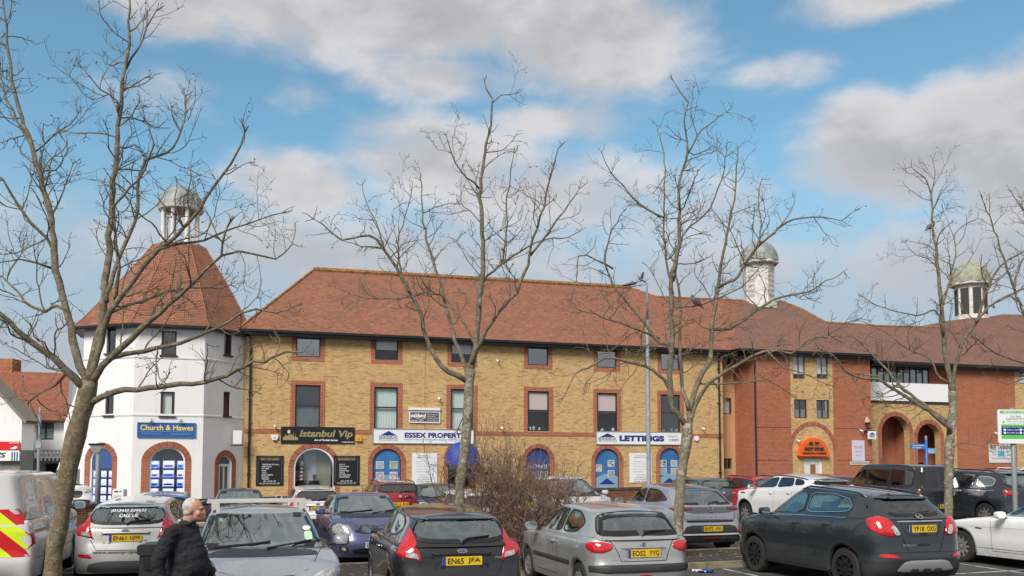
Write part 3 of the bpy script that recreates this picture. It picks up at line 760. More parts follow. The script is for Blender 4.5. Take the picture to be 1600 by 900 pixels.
arch_trim_tf(0, big[0], .27, -.9, 31); arch_trim_tf(1, (doorT[0]-.02, 0, doorT[2]+.02, doorT[3]), .27, -.9, 17); arch_trim_tf(7, left, .25, -.9, 21)
# moulded string lines
mb = MB()
for z in (Tz(560, TY-TR), Tz(650, TY-TR)):
    for k in range(8):
        tf = tfz(k)
        vs = [tf(Vector(p)) for p in ((-half-.01,-.025,z),(half+.01,-.025,z),(half+.01,-.025,z+.07),(-half-.01,-.025,z+.07),(-half,0,z+.1),(half,0,z+.1),(-half,0,z-.03),(half,0,z-.03))]
        mb.add(vs, [(0,1,2,3),(3,2,5,4),(0,6,7,1)])
mb.build('string_moulding', pmat('render_moulding', (.70,.70,.69), .85), tw)
# big shop window with hanging cards
a = big[0]; lp = arch_loop(a[0]+.06, a[1]+.06, a[2]-.06, a[3]-.06)
fr = MB().fill([arch_loop(*a), lp], lambda p: (p[0], .06, p[1])).build('shop_window', WHITE, tw, tf=tfz(0))
MB().fill([lp], lambda p: (p[0], .08, p[1])).build('pane', glass_mat('shop_glass', (.8,.84,.84), .1), fr, tf=tfz(0))
mb = MB(); cw = (a[2]-a[0])/3
random.seed(3)
for c_ in range(3):
    xc = a[0]+(c_+.5)*cw+(-.03, 0, .03)[c_]
    for r_i in range(5):
        z = a[3]-.95-r_i*.42
        if z < a[1]+.05: continue
        wdt = .15 if c_ != 1 else .21
        mb.use(PURP if (c_+r_i) % 2 else LITBLUE).box(xc-wdt, .14, z, xc+wdt, .15, z+.34)
        mb.use(CARDW).box(xc-wdt+.03, .13, z+.17, xc+wdt-.03, .139, z+.31)
        mb.use(NAVY).box(xc-wdt+.05, .128, z+.06, xc+wdt-.08, .132, z+.13)
mb.use(pmat('cable_grey', (.3,.3,.3), .5))
for c_ in range(4): x = a[0]+.06+(c_)*(a[2]-a[0]-.12)/3; mb.box(x-.008, .145, a[1], x+.008, .155, a[3]-.5)
mb.build('window_card_display', None, fr, tf=tfz(0))
mb = MB(); mb.use(pmat('shop_back_wall', (.22,.21,.17), .8)).box(a[0], .8, 0, a[0]+.9, .85, a[3]); mb.use(pmat('shop_ceiling_lit', (.55,.42,.24), .7)).box(a[0]+.9, .7, 2.6, a[2], .9, a[3]); mb.build('shop_interior', None, fr, tf=tfz(0))
a = left; lp = arch_loop(a[0]+.05, a[1]+.06, a[2]-.05, a[3]-.06)
fr = MB().fill([arch_loop(*a), lp], lambda p: (p[0], .06, p[1])).build('shop_window', WHITE, tw, tf=tfz(7))
MB().fill([lp], lambda p: (p[0], .08, p[1])).build('pane', MATS['shop_glass'], fr, tf=tfz(7))
mb = MB(); mb.use(pmat('window_blue_film', (.02,.10,.42), .5)); zc = a[3]-(a[2]-a[0])/2; mb.fill([arch_loop(a[0]+.05, zc-.35, a[2]-.05, a[3]-.06)], lambda p: (p[0], .1, p[1]))
cw = (a[2]-a[0])/3
for c_ in range(3):
    xc = a[0]+(c_+.5)*cw
    for r_i in range(4):
        z = zc-.75-r_i*.38; mb.use(PURP).box(xc-.14, .14, z, xc+.14, .15, z+.3); mb.use(CARDW).box(xc-.11, .13, z+.14, xc+.11, .139, z+.26)
mb.build('window_card_display', None, fr, tf=tfz(7))
a = doorT; lp = arch_loop(a[0]+.05, a[1], a[2]-.05, a[3]-.05); zc = a[3]-(a[2]-a[0])/2
mb = MB(); mb.fill([arch_loop(*a), lp], lambda p: (p[0], .08, p[1])); mb.box(a[0]+.05, .08, zc-.12, a[2]-.05, .14, zc); mb.box(a[0]+.05, .1, -.5, a[2]-.05, .14, 1.0)
cxd = (a[0]+a[2])/2; mb.box(a[0]+.04, .09, .9, a[0]+.14, .13, zc); mb.box(a[2]-.14, .09, .9, a[2]-.04, .13, zc); mb.box(cxd-.05, .09, .9, cxd+.05, .13, zc)
fr = mb.build('door', WHITE, tw, tf=tfz(1))
MB().fill([lp], lambda p: (p[0], .12, p[1])).build('pane', pmat('door_glass_grey', (.10,.14,.13), .2), fr, tf=tfz(1))
# roof: bell-cast octagonal cone
zt = Tz(388, TY); 
ov = ap+.38
prof = [(ov, zE-.05), (ov*.92, zE+(zt-zE)*.10), (ov*.80, zE+(zt-zE)*.30), (ov*.61, zE+(zt-zE)*.60), (ov*.43, zE+(zt-zE)*.86), (1.12/cos(pi/8)*1.0, zt)]
mb = MB(); 
oc = [(-pi/2+pi/8+k*pi/4) for k in range(8)]
rows = [[(r/cos(pi/8)*cos(a), r/cos(pi/8)*sin(a), z) for a in oc+[oc[0]]] for r, z in prof]
mb.grid(rows); mb.build('roof', TILE, tw, tf=stw)
mb = MB()
for k in range(8): mb.tube([Vector(rows[i][k]) for i in range(len(rows))], .035, 6)
mb.build('hip_tiles', pmat('hip_tile', (.31,.13,.085), .85, var=.2, vscale=5), tw, tf=stw)
mb = MB(); rows = [[(r/cos(pi/8)*cos(a), r/cos(pi/8)*sin(a), z) for a in oc+[oc[0]]] for r, z in ((ov+.04, zE-.16), (ov+.04, zE-.04), (ov-.02, zE-.04), (ov-.02, zE-.18), (ap-.02, zE-.2))]
mb.grid(rows).build('gutter', GUT, tw, tf=stw)
# cupola: base, six columns, ring, dome
z1 = Tz(330, TY); z2 = Tz(291, TY)
mb = MB(); mb.lathe([(1.15, zt-.1), (1.22, zt), (1.22, zt+.1), (1.0, zt+.14), (0, zt+.14)], 8); mb.build('cupola_base', pmat('lead_flashing', (.42,.43,.41), .6, var=.2), tw)
for k in range(8):
    a = pi/8+k*pi/4; x, y = .86*cos(a), .86*sin(a)
    MB().lathe([(.13, zt+.12), (.13, zt+.2), (.105, zt+.24), (.095, z1-.12), (.13, z1-.08), (.13, z1)], 12, (x, y)).build('column', WOODW, tw, angle=40)
mb = MB(); mb.lathe([(.78, z1), (1.08, z1-.02), (1.12, z1+.1), (1.02, z1+.14)], 16); mb.build('cornice', WOODW, tw)
mb = MB(); rd = 1.06; prof = [(rd*cos(a), z1+.12+(z2-z1-.12)*sin(a)) for a in [pi/2*i/10 for i in range(11)]]; mb.lathe(prof, 24)
for k in range(8):
    a = k*pi/4; mb.tube([Vector((p[0]*1.01*cos(a), p[0]*1.01*sin(a), p[1])) for p in prof[:-1]], .018, 4)
mb.build('dome', LEAD, tw, angle=60)
MB().add([(-.8,-.8,z1+.03),(.8,-.8,z1+.03),(.8,.8,z1+.03),(-.8,.8,z1+.03)], [(0,1,2,3)]).build('cupola_ceiling', pmat('brown_boarding', (.25,.18,.12), .8), tw)

# ---- white wing left of the tower
p = P(121, 650, 44.5)
ww = thing('white_wing', 'white rendered wing partly hidden behind the leaning tree trunk, left of the tower', 'building', (p.x, p.y, -.3), 0)
MB().prism([(-.65,-1),(3.2,-1),(3.2,7.2),(.1,7.2),(-.1,5.9),(-.65,4.3)], 0, 5).build('wall', REND, ww)
f = window(ww, (.05, 2.9, .65, 4.1), y=-.1); 

# ---- left: fish and chips building and gabled shop
YL = 50.
fc = thing('chip_shop_building', 'white over grey shop building with red tiled roof and striped awning', 'building', (P(70,700,YL).x, YL, -.3), 0)
def L(px, py, Yy=YL): p = P(px, py, Yy)-Vector((fc.location.x, YL, -.3)); return p
xl = L(-60,700).x; xr = L(108,700).x; ze = L(70,655).z; zs = L(70,703).z
ww_ = (L(57,670).x, L(57,687).z, L(84,670).x, L(84,657).z-.12)
wall_mesh([(xl,zs),(xr,zs),(xr,ze),(xl,ze)], [rl(ww_)], y=0).build('upper_wall', REND, fc)
dr_ = (L(69,720).x, -1, L(100,720).x, L(80,724).z)
wall_mesh([(xl,-1),(xr,-1),(xr,zs),(xl,zs)], [rl(dr_)], y=-.02).build('ground_floor_wall', REND2, fc)
window(fc, ww_, mull=1, w=.07, blind=(ww_[1], ww_[1]+.62, pmat('mint_poster', (.35,.62,.50), .6)))
MB().box(xl, .8, -1, xr, .9, ze).build('interior_wall', ROOM, fc)
MB().box(xr-.1, 0, -1, xr, 5, ze).build('end_wall', REND, fc)
mb = MB(); e0 = L(-60,656); e1 = L(106,656); 
rl0 = P(-60,578,YL+4.5)-Vector((fc.location.x, YL, -.3)); rr0 = P(116,603,YL+4.5)-Vector((fc.location.x, YL, -.3)); rt = P(109,583,YL+4.5)-Vector((fc.location.x, YL, -.3))
mb.use(tile_mat('orange_tile', (.36,.135,.075), (.29,.105,.06), (.20,.08,.055), mossamt=.35)); mb.add([Vector((e0.x,-.35,ze-.1)), Vector((e1.x+.1,-.35,ze-.1)), rt, rl0], [(0,1,2,3)]); 
mb.add([rt, rl0, Vector((e0.x, 9.3, ze-.1)), Vector((e1.x+.1, 9.3, ze-.1))], [(0,1,2,3)]); mb.build('roof', None, fc)
MB().add([(e1.x,0,ze-.1),(e1.x,9,ze-.1),tuple(rt-Vector((.1,0,.1)))], [(0,1,2)]).build('gable', REND, fc)
MB().box(e0.x, -.46, ze-.22, e1.x, -.34, ze-.08).build('gutter', GUT, fc)
c0 = P(0,578,YL+5)-Vector((fc.location.x, YL, -.3)); c1 = P(28,562,YL+5)-Vector((fc.location.x, YL, -.3)); MB().box(c0.x-1, 4.4, c0.z-1.5, c1.x, 5.4, c1.z).build('chimney', RB, fc)
xp = L(46,700).x; MB().tube([(xp,-.1,-.5),(xp,-.1,ze-.2)], .07, 8).build('downpipe', GUT, fc)
MB().box(L(73,0).x, .3, -.5, L(78,0).x, .5, 1.2).build('doorway_plant_pot', WHITE, fc)
# gabled white shop nearer, cut by the frame
YG = 46.
gs = thing('gabled_shop', 'white gabled shop at the left edge with red fascia and striped valance', 'building', (P(0,700,YG).x, YG, -.3), 0)
def Lg(px, py, Yy=YG): p = P(px, py, Yy)-Vector((gs.location.x, YG, -.3)); return p
g1 = Lg(35,655); g0 = Lg(-4,612); xr = Lg(33,700).x; zs = Lg(20,703).z
up = g0+(g0-g1)*1.0
mb = MB(); mb.use(REND).prism([(xr,zs),(xr,g1.z-.05),(up.x,up.z-.05),(up.x*2-xr,g1.z),(up.x*2-xr,zs)], 0, 1.2); mb.build('upper_wall', None, gs)
mb = MB(); mb.use(REND2).box(up.x*2-xr, -.02, -1, xr, 1.2, zs); mb.build('ground_floor_wall', None, gs)
mb = MB(); mb.use(pmat('verge_board', (.22,.19,.15), .7))
mb.add([Vector((g1.x+.3,-.25,g1.z-.25)), Vector((up.x,-.25,up.z+.08)), Vector((up.x,-.25,up.z+.22)), Vector((g1.x+.35,-.25,g1.z-.08)), Vector((g1.x+.3,1.2,g1.z-.25)), Vector((up.x,1.2,up.z+.08)), Vector((up.x,1.2,up.z+.22)), Vector((g1.x+.35,1.2,g1.z-.08))], [(0,1,2,3),(3,2,6,7),(4,5,6,7),(0,1,5,4)])
mb.build('roof_verge', None, gs)
MB().box(Lg(8,0).x, -.04, -.5, Lg(12,0).x, 0, 2.2).box(Lg(-20,0).x, -.05, .3, Lg(6,0).x, 0, 2.2).build('shop_window', BLKP, gs)
# ================================================================ cars
def paint(name, col, metal=.35, rough=.27):
    if name in MATS: return MATS[name]
    m = pmat(name, col, rough, metal=metal, coat=1.)
    t = NT(m.node_tree); b = t.n['Principled BSDF']; o = t.node('ShaderNodeTexCoord').outputs['Object']
    z = t.sep(o)[2]; dirt = t.m('MULTIPLY', t.lin(z, .15, .62, .42, .015), t.ss(t.noise(o, 4, 6, .7), .3, .7))
    t.l.new(t.mix(dirt, c4(col), c4((.16, .145, .12))), b.inputs['Base Color'])
    t.l.new(t.m('ADD', rough, t.m('MULTIPLY', dirt, .5)), b.inputs['Roughness'])
    cw = t.m('SUBTRACT', 1., t.m('MULTIPLY', dirt, 1.4), clamp=True); t.l.new(cw, b.inputs['Coat Weight'])
    return m
CG = glass_mat('car_glass', (.50,.60,.57), .30, .03, (.86,.98,.95))
CGF = glass_mat('car_windscreen', (.42,.52,.50), .42, .03, (.86,.98,.95))
CGD = glass_mat('car_glass_tinted', (.10,.11,.12), .14, .03)
SEAL = pmat('rubber_seal', (.012,.012,.013), .35)
PLAS = pmat('grey_black_plastic', (.03,.031,.033), .55, var=.2)
DGREY = pmat('mid_grey_plastic', (.10,.105,.11), .5)
INT = pmat('car_interior', (.035,.035,.037), .8)
SEAT = pmat('car_seat_fabric', (.06,.06,.065), .9)
TYRE = pmat('tyre_rubber', (.022,.022,.022), .85, var=.2)
ALLOY = pmat('alloy_wheel', (.42,.43,.44), .35, metal=.7)
ALLOYD = pmat('dark_alloy_wheel', (.035,.037,.04), .35, metal=.5)
CHROME = pmat('chrome', (.75,.76,.78), .12, metal=1.)
REDL = pmat('red_lens', (.62,.012,.02), .12, coat=1., col2=(.40,.008,.014), vscale=14)
REDD = pmat('dark_red_lens', (.20,.008,.012), .15, coat=1.)
CLENS = pmat('clear_lens', (.55,.57,.56), .15, coat=1., col2=(.25,.26,.26), vscale=18)
AMB = pmat('amber_lens', (.70,.22,.02), .2)
PLY = pmat('number_plate_yellow', (.72,.47,.015), .45); PLWH = pmat('number_plate_white', (.72,.72,.70), .45)
PLTX = pmat('number_plate_black', (.012,.012,.012), .5); PLB = pmat('number_plate_blue', (.02,.05,.30), .5)
SILVP = pmat('silver_plastic', (.34,.35,.36), .4, metal=.4)

def lerp_tab(tab, z):
    if z <= tab[0][0]: return tab[0][1]
    for (a, u), (b, v) in zip(tab, tab[1:]):
        if z <= b: t = (z-a)/(b-a) if b > a else 0; return u+(v-u)*t
    return tab[-1][1]
def smooth_tab(tab, z):
    return (lerp_tab(tab, z-.03)+lerp_tab(tab, z)+lerp_tab(tab, z+.03))/3
DEF = dict(L=3.95, W=1.70, H=1.46, wb=2.49, fo=.80, R=.305, zb=.20, clad=None, cladmat=None,
    xwb=.98, xwt=.22, xrt=-1.62, xrb=-1.88,           # screen base/top, roof end, rear glass base (x from centre)
    znose=.70, zcowl=.97, zbr=1.02, tumble=.17, roofdrop=.05, hoodcurve=.5,
    rear=[(.2,.10),(.3,.02),(.42,.0),(.58,.0),(.66,.05),(.85,.06),(1.1,.10)],
    front=[(.2,.12),(.3,.03),(.42,.0),(.55,.02),(.7,.12),(.8,.25)], rcr=.30, fcr=.55, ftaper=.05, rtaper=.03,
    side=[(.2,.04),(.3,.012),(.5,.0),(.62,.012),(.75,.0),(.9,.012),(1.05,.06)], spoiler=0.)
def prof_lim(poly): zs = [p[1] for p in poly]; return min(zs), max(zs)
def span(poly, z):
    xs = []
    n = len(poly)
    for i in range(n):
        (x0, z0), (x1, z1) = poly[i], poly[(i+1) % n]
        if (z0-z)*(z1-z) <= 0 and z0 != z1: xs.append(x0+(x1-x0)*(z-z0)/(z1-z0))
    return (min(xs), max(xs)) if xs else None
def round_poly(poly, it=2, k=.22):
    for _ in range(it):
        out = []
        n = len(poly)
        for i in range(n):
            a, b = poly[i], poly[(i+1) % n]
            out.append((a[0]+(b[0]-a[0])*k, a[1]+(b[1]-a[1])*k)); out.append((b[0]+(a[0]-b[0])*k, b[1]+(a[1]-b[1])*k))
        poly = out
    return poly
def inset(poly, d):
    n = len(poly); area = sum(poly[i][0]*poly[(i+1) % n][1]-poly[(i+1) % n][0]*poly[i][1] for i in range(n)); s = 1 if area > 0 else -1
    out = []
    for i in range(n):
        a, b, c = Vector(poly[i-1]), Vector(poly[i]), Vector(poly[(i+1) % n])
        t = (c-a); t = t.normalized() if t.length > 1e-9 else Vector((1, 0)); out.append((b.x-t.y*d*s, b.y+t.x*d*s))
    return out
def inside(poly, p):
    c = False; n = len(poly)
    for i in range(n):
        (x0, z0), (x1, z1) = poly[i], poly[(i+1) % n]
        if (z0 > p[1]) != (z1 > p[1]) and p[0] < (x1-x0)*(p[1]-z0)/(z1-z0)+x0: c = not c
    return c

class Car:
    def __init__(s, **kw):
        s.p = dict(DEF); s.p.update(kw); s.__dict__.update(s.p)
        s.xr = -s.L/2; s.xf = s.L/2; s.wf = s.L/2-s.fo; s.wr = s.wf-s.wb
        s.make_shell()
    def ztop(s, x):
        if x >= s.xwb:
            t = min(1, (x-s.xwb)/(s.xf-s.xwb)); return s.zcowl+(s.znose-s.zcowl)*(t*(1-s.hoodcurve)+s.hoodcurve*t*t)
        t = (x-s.xwb)/(s.xr-s.xwb); return s.zcowl+(s.zbr-s.zcowl)*min(1, max(0, t))
    def hw(s, x, z):
        w = s.W/2-smooth_tab(s.side, z)
        if x > s.wf-.1: t = (x-s.wf+.1)/(s.xf-s.wf+.1); w -= s.ftaper*t*t*2
        if x < s.wr: t = (s.wr-x)/(s.wr-s.xr); w -= s.rtaper*t*t*2
        for xc in (s.wf, s.wr):                    # slight flare over the wheels
            d = abs(x-xc)
            if d < .5: w += .012*(cos(d/.5*pi)+1)/2
        return w
    def make_shell(s):
        NF, NC = 7, 7
        xs_side = []
        a, b = s.xr+s.rcr, s.xf-s.fcr; n = int((b-a)/.055)
        xs_side = [a+(b-a)*i/n for i in range(n+1)]
        zabs = [s.zb, s.zb+.05, .30, .36, .42, .48, .54, .60, .66]; zabs = [z for z in zabs if z < s.znose-.06]
        fr = [0.25, .45, .62, .76, .87, .95, 1.0]
        def ringpt(kind, u, x, row):
            pass
        def zrow(zt, row):
            return zabs[row] if row < len(zabs) else zabs[-1]+(zt-zabs[-1])*fr[row-len(zabs)]
        nrow = len(zabs)+len(fr)
        def ring(row):
            top = 1 if row == nrow-1 else (.45 if row == nrow-2 else 0)
            pts = []
            # rear face centre -> corner
            def end_pts(sign):
                out = []
                xe = s.xr if sign < 0 else s.xf; cr = s.rcr if sign < 0 else s.fcr; tab = s.rear if sign < 0 else s.front
                z = zrow(s.ztop(xe), row); off = smooth_tab(tab, z); hwv = s.hw(xe-sign*cr, z)
                bow = .05 if sign < 0 else .12
                cy = min(.34 if sign < 0 else .55, cr*1.25)
                for j in range(NF+1):
                    y = (hwv-cy)*j/NF; out.append((xe-sign*(off+bow*(y/hwv)**2), y, z))
                x0 = out[-1][0]; x1 = xe-sign*cr
                for j in range(1, NC+1):
                    a_ = pi/2*j/NC; x = x0+(x1-x0)*(1-cos(a_)); y = hwv-cy+cy*sin(a_)
                    zz = zrow(s.ztop(x), row); out.append((x, y, zz))
                return out
            r = end_pts(-1); f = end_pts(1)
            for (x, y, z) in r: pts.append((x, y, z))
            for x in xs_side[1:-1]:
                z = zrow(s.ztop(x), row); pts.append((x, s.hw(x, z), z))
            for (x, y, z) in reversed(f): pts.append((x, y, z))
            if top:                                # soften the shoulder
                ins = .035*top
                q = []
                for (x, y, z) in pts:
                    yy = max(0, y-ins*min(1, y/.3)); xx = x+(ins if x < s.xr+.2 else 0)-(ins if x > s.xf-.2 else 0)*1.2
                    q.append((xx, yy, z))
                pts = q
            return pts
        half = [ring(r) for r in range(nrow)]
        nh = len(half[0]); nend = NF+NC+1
        mb = MB(); s.lower = mb
        def full(h): return h+[(x, -y, z) for (x, y, z) in reversed(h)][1:-1]
        rows = [full(h) for h in half]; nn = len(rows[0])
        b0 = 0; mb.v = [p for r in rows for p in r]
        for i in range(nrow-1):
            zc = (rows[i][0][2]+rows[i+1][0][2])/2
            for j in range(nn):
                j2 = (j+1) % nn; f = (i*nn+j, i*nn+j2, (i+1)*nn+j2, (i+1)*nn+j)
                c = [sum(mb.v[k][q] for k in f)/4 for q in range(3)]
                # wheel arches
                skip = False
                for xc in (s.wf, s.wr):
                    if abs(c[1]) > s.W*.33 and math.hypot(c[0]-xc, c[2]-s.R) < s.R+.055: skip = True
                if skip: continue
                mb.f.append(f); mb.mi.append(1 if (s.clad and c[2] < s.clad) else 0)
        # snap arch edges to the circle
        Ra = s.R+.06
        for k, (x, y, z) in enumerate(mb.v):
            if abs(y) < s.W*.33: continue
            for xc in (s.wf, s.wr):
                d = math.hypot(x-xc, z-s.R)
                if -.06 < d-Ra < .032 and z > s.zb+.02: q = Ra/d; mb.v[k] = (xc+(x-xc)*q, y, s.R+(z-s.R)*q)
        # cap: bonnet, cowl and deck, lines across the car
        top = half[-1]; re = top[:nend]; fe = list(reversed(top[-nend:])); mids = top[nend:-nend]
        hwr = max(p[1] for p in re)
        lines = []
        frac = [p[1]/re[-1][1] for p in re]
        lines.append([(x, y, z) for (x, y, z) in re])
        for (x, y, z) in [top[nend-1]]+mids+[top[-nend]]:
            crown = .035 if x < s.xwb else .05*(1-.5*(x-s.xwb)/(s.xf-s.xwb))
            lines.append([(x, y*f, z+crown*(1-f*f)) for f in frac])
        fracf = [p[1]/fe[-1][1] for p in fe]
        lines.append([(x, y, z) for (x, y, z) in fe])
        L2 = [[(x, -y, z) for (x, y, z) in reversed(l)][:-1]+l for l in lines]
        nv = len(mb.v); mb.v += [p for l in L2 for p in l]; w_ = len(L2[0])
        for i in range(len(L2)-1):
            for j in range(w_-1):
                f = (nv+i*w_+j, nv+i*w_+j+1, nv+(i+1)*w_+j+1, nv+(i+1)*w_+j)
                cx = sum(mb.v[k][0] for k in f)/4; cyy = abs(sum(mb.v[k][1] for k in f)/4)
                inn = (s.xrb+.02 < cx < s.xwb-.06) and cyy < s.W/2-.10
                mb.f.append(f); mb.mi.append(2 if inn else 0)
        # underside
        u = rows[0]; nb = len(mb.v); mb.v += [(x, y, z-.0) for (x, y, z) in u]; mb.f.append(tuple(nb+i for i in range(nn))); mb.mi.append(2)
        # greenhouse
        gb = MB(); s.green = gb
        prof = [(0, 0), (.12, .11), (.25, .23), (.38, .35), (.5, .47), (.62, .59), (.73, .70), (.82, .79), (.89, .87), (.94, .95), (.975, 1.08), (1., 1.32)]
        rr = []
        wbase = lambda x: s.hw(x, s.ztop(x))-.045
        NFg, NCg = 8, 5
        ns = int((s.xwb-s.xrb)/.06)
        for (zf, ins) in prof:
            xre = s.xrb+(s.xrt-s.xrb)*min(1, zf*1.02)**s.__dict__.get('rg', .9)+(.03 if zf == 1. else 0)
            if zf > .94 and s.spoiler: xre -= s.spoiler*(zf-.94)/.06*(.6 if zf > .99 else 1)
            xfe = s.xwb+(s.xwt-s.xwb)*zf**s.__dict__.get('wg', 1.08)-(.05 if zf == 1. else 0)
            pts = []
            def zz(x):
                zr = s.H-s.roofdrop*max(0, min(1, (.1-x)/(s.L*.45)))**1.6-.03*max(0, (x-s.xwt+.35))
                z0 = s.ztop(x)-.03; return z0+(zr-.04-z0)*zf
            def hwg(x):
                w0 = wbase(min(max(x, s.xrb), s.xwb)); tt = max(0, (x-(s.xwt-.3))/(s.xwb-s.xwt+.3)) ; tr_ = max(0, (-x-.6)/(s.L/2-.6))
                return w0-s.tumble*ins-.05*tr_**2-.03*tt*(1-zf)
            cr = .16; cf = .16
            def endg(xe, sign, c, bow):
                out = []; hwv = hwg(xe-sign*c); cy = .16
                for j in range(NFg+1):
                    y = (hwv-cy)*j/NFg; x = xe-sign*bow*(y/hwv)**2; out.append((x, y, zz(xe)))
                x0 = out[-1][0]; x1 = xe-sign*(c+bow)
                for j in range(1, NCg+1):
                    a_ = pi/2*j/NCg; x = x0+(x1-x0)*(1-cos(a_)); out.append((x, hwv-cy+cy*sin(a_), zz(x)))
                return out
            r = endg(xre, -1, cr, .06); f = endg(xfe, 1, cf, s.__dict__.get('wbow', .16))
            xa, xb = r[-1][0], f[-1][0]
            for p in r: pts.append(p)
            for i in range(1, ns): x = xa+(xb-xa)*i/ns; pts.append((x, hwg(x), zz(x)))
            for p in reversed(f): pts.append(p)
            rr.append(pts)
        rowsG = [full(h) for h in rr]; ng = len(rowsG[0]); gb.v = [p for r in rowsG for p in r]; s.gfaces = []
        for i in range(len(rowsG)-1):
            for j in range(ng):
                j2 = (j+1) % ng; gb.f.append((i*ng+j, i*ng+j2, (i+1)*ng+j2, (i+1)*ng+j)); gb.mi.append(0)
        # roof cap
        top = rr[-1]; ne = NFg+NCg+1; re = top[:ne]; fe = list(reversed(top[-ne:])); mids = top[ne-1:len(top)-ne+1]
        frac = [p[1]/re[-1][1] for p in re]; lines = [re]+[[(x, y*f, z+.04*(1-f*f)*min(1, 4*min(x-re[0][0], fe[0][0]-x)+.1)) for f in frac] for (x, y, z) in mids]+[fe]
        L2 = [[(x, -y, z) for (x, y, z) in reversed(l)][:-1]+l for l in lines]
        nv = len(gb.v); gb.v += [p for l in L2 for p in l]; w_ = len(L2[0])
        for i in range(len(L2)-1):
            for j in range(w_-1): gb.f.append((nv+i*w_+j, nv+i*w_+j+1, nv+(i+1)*w_+j+1, nv+(i+1)*w_+j)); gb.mi.append(3)
        s.bvh = BVHTree.FromPolygons([Vector(v) for v in mb.v+gb.v], [tuple(f) for f in mb.f]+[tuple(len(mb.v)+i for i in f) for f in gb.f])
        s.bvl = BVHTree.FromPolygons([Vector(v) for v in mb.v], [tuple(f) for f in mb.f])
        s.bvg = BVHTree.FromPolygons([Vector(v) for v in gb.v], [tuple(f) for f in gb.f])
    def cast(s, face, a, b, only=None):
        """face R/F: (a,b)=(y,z); S+/S-: (a,b)=(x,z); T: (x,y)"""
        bv = {None: s.bvh, 'g': s.bvg, 'l': s.bvl}[only]
        o, d = {'R': (Vector((-9, a, b)), Vector((1, 0, 0))), 'F': (Vector((9, a, b)), Vector((-1, 0, 0))),
                'S+': (Vector((a, 9, b)), Vector((0, -1, 0))), 'S-': (Vector((a, -9, b)), Vector((0, 1, 0))), 'T': (Vector((a, b, 9)), Vector((0, 0, -1)))}[face]
        h = bv.ray_cast(o, d)
        if h[0] is None or (face[0] == 'S' and (abs(h[0].y) < s.W*(.26 if only == 'g' else .37) or abs(h[1].y) < .15)) or (face in 'RF' and abs(h[1].x) < .13): return None, d
        n = h[1]
        if n.dot(d) > 0: n = -n
        return h[0], n
    def pt(s, face, a, b, off, only=None, lastgood=None):
        p, n = s.cast(face, a, b, only)
        if p is None: return lastgood
        n = n*.5-({'R': Vector((1,0,0)), 'F': Vector((-1,0,0)), 'S+': Vector((0,-1,0)), 'S-': Vector((0,1,0)), 'T': Vector((0,0,-1))}[face])*.5
        return p+n*off
    def patch(s, face, poly, mat, name, par, off=.006, bulge=0., nz=9, nx=14, only=None, smooth=True, edge=None):
        z0, z1 = prof_lim(poly); rows = []
        for i in range(nz+1):
            t = (1-cos(pi*i/nz))/2; z = z0+(z1-z0)*min(max(t, .004), .996); sp = span(poly, z)
            if not sp: continue
            r = []; lg = None
            for j in range(nx+1):
                u = (1-cos(pi*j/nx))/2; a = sp[0]+(sp[1]-sp[0])*u
                e = min(min(u, 1-u)*4, min(t, 1-t)*4, 1)
                q = s.pt(face, a, z, (off+bulge*sqrt(max(0, e))) if (edge is None or (0 < i < nz and 0 < j < nx)) else edge, only, lg)
                r.append(q)
                if q is not None: lg = q
            if any(q is None for q in r):
                g = [q for q in r if q is not None]
                if not g: continue
                r = [q if q is not None else g[0] for q in r]
            rows.append(r)
        if len(rows) < 2: return None
        return MB().grid(rows).build(name, mat, par, smooth=smooth)
    def ring(s, face, poly, w, mat, name, par, off=.008, only=None):
        inn = inset(poly, w); n = len(poly); r1 = []; r2 = []
        for i in list(range(n))+[0]:
            a = s.pt(face, *poly[i], off, only, r1[-1] if r1 else None); b = s.pt(face, *inn[i], off, only, r2[-1] if r2 else None)
            if a is None or b is None: continue
            r1.append(a); r2.append(b)
        if len(r1) > 2: return MB().grid([r1, r2]).build(name, mat, par, smooth=True)
    def strip(s, face, pts, w, mat, name, par, off=.004, only=None, mb=None):
        P2 = []
        for a, b in zip(pts, pts[1:]):
            n = max(1, int(math.hypot(b[0]-a[0], b[1]-a[1])/.06))
            P2 += [(a[0]+(b[0]-a[0])*i/n, a[1]+(b[1]-a[1])*i/n) for i in range(n)]
        P2.append(pts[-1]); r1 = []; r2 = []
        for i, p in enumerate(P2):
            q0 = P2[max(0, i-1)]; q1 = P2[min(len(P2)-1, i+1)]; t = Vector((q1[0]-q0[0], q1[1]-q0[1])); t.normalize(); nn = Vector((-t.y, t.x))*w/2
            a = s.pt(face, p[0]+nn.x, p[1]+nn.y, off, only); b = s.pt(face, p[0]-nn.x, p[1]-nn.y, off, only)
            if a is None or b is None: continue
            r1.append(a); r2.append(b)
        if len(r1) < 2: return None
        m = mb if mb is not None else MB(); m.grid([r1, r2])
        if mb is None: return m.build(name, mat, par)
    def dup_sides(s): return (('S+', 1), ('S-', -1))
    # -------------------------------------------------- assembling
    def build(s, name, label, cat, paintm, group=None, sideglass=None, rearglass=None, screen=None, glass=CG, rglass=None, fglass=CGF, roofm=None, sides=('S+','S-'), wheelm=ALLOY, spokes=9, interior=True, mirror='body'):
        s.root = thing(name, label, cat, group=group); r = s.root; s.paint = paintm
        def zedge(x):
            zr = s.H-s.roofdrop*max(0, min(1, (.1-x)/(s.L*.45)))**1.6-.03*max(0, (x-s.xwt+.35)); z0 = s.ztop(x)-.03; return z0+(zr-.04-z0)*.915
        sideglass = [[(x, min(z, zedge(x))) for x, z in g] for g in (sideglass or [])]
        cuts = []
        for g in (sideglass or []):
            for f in sides: cuts.append((f, g))
        if rearglass: cuts.append(('R', rearglass))
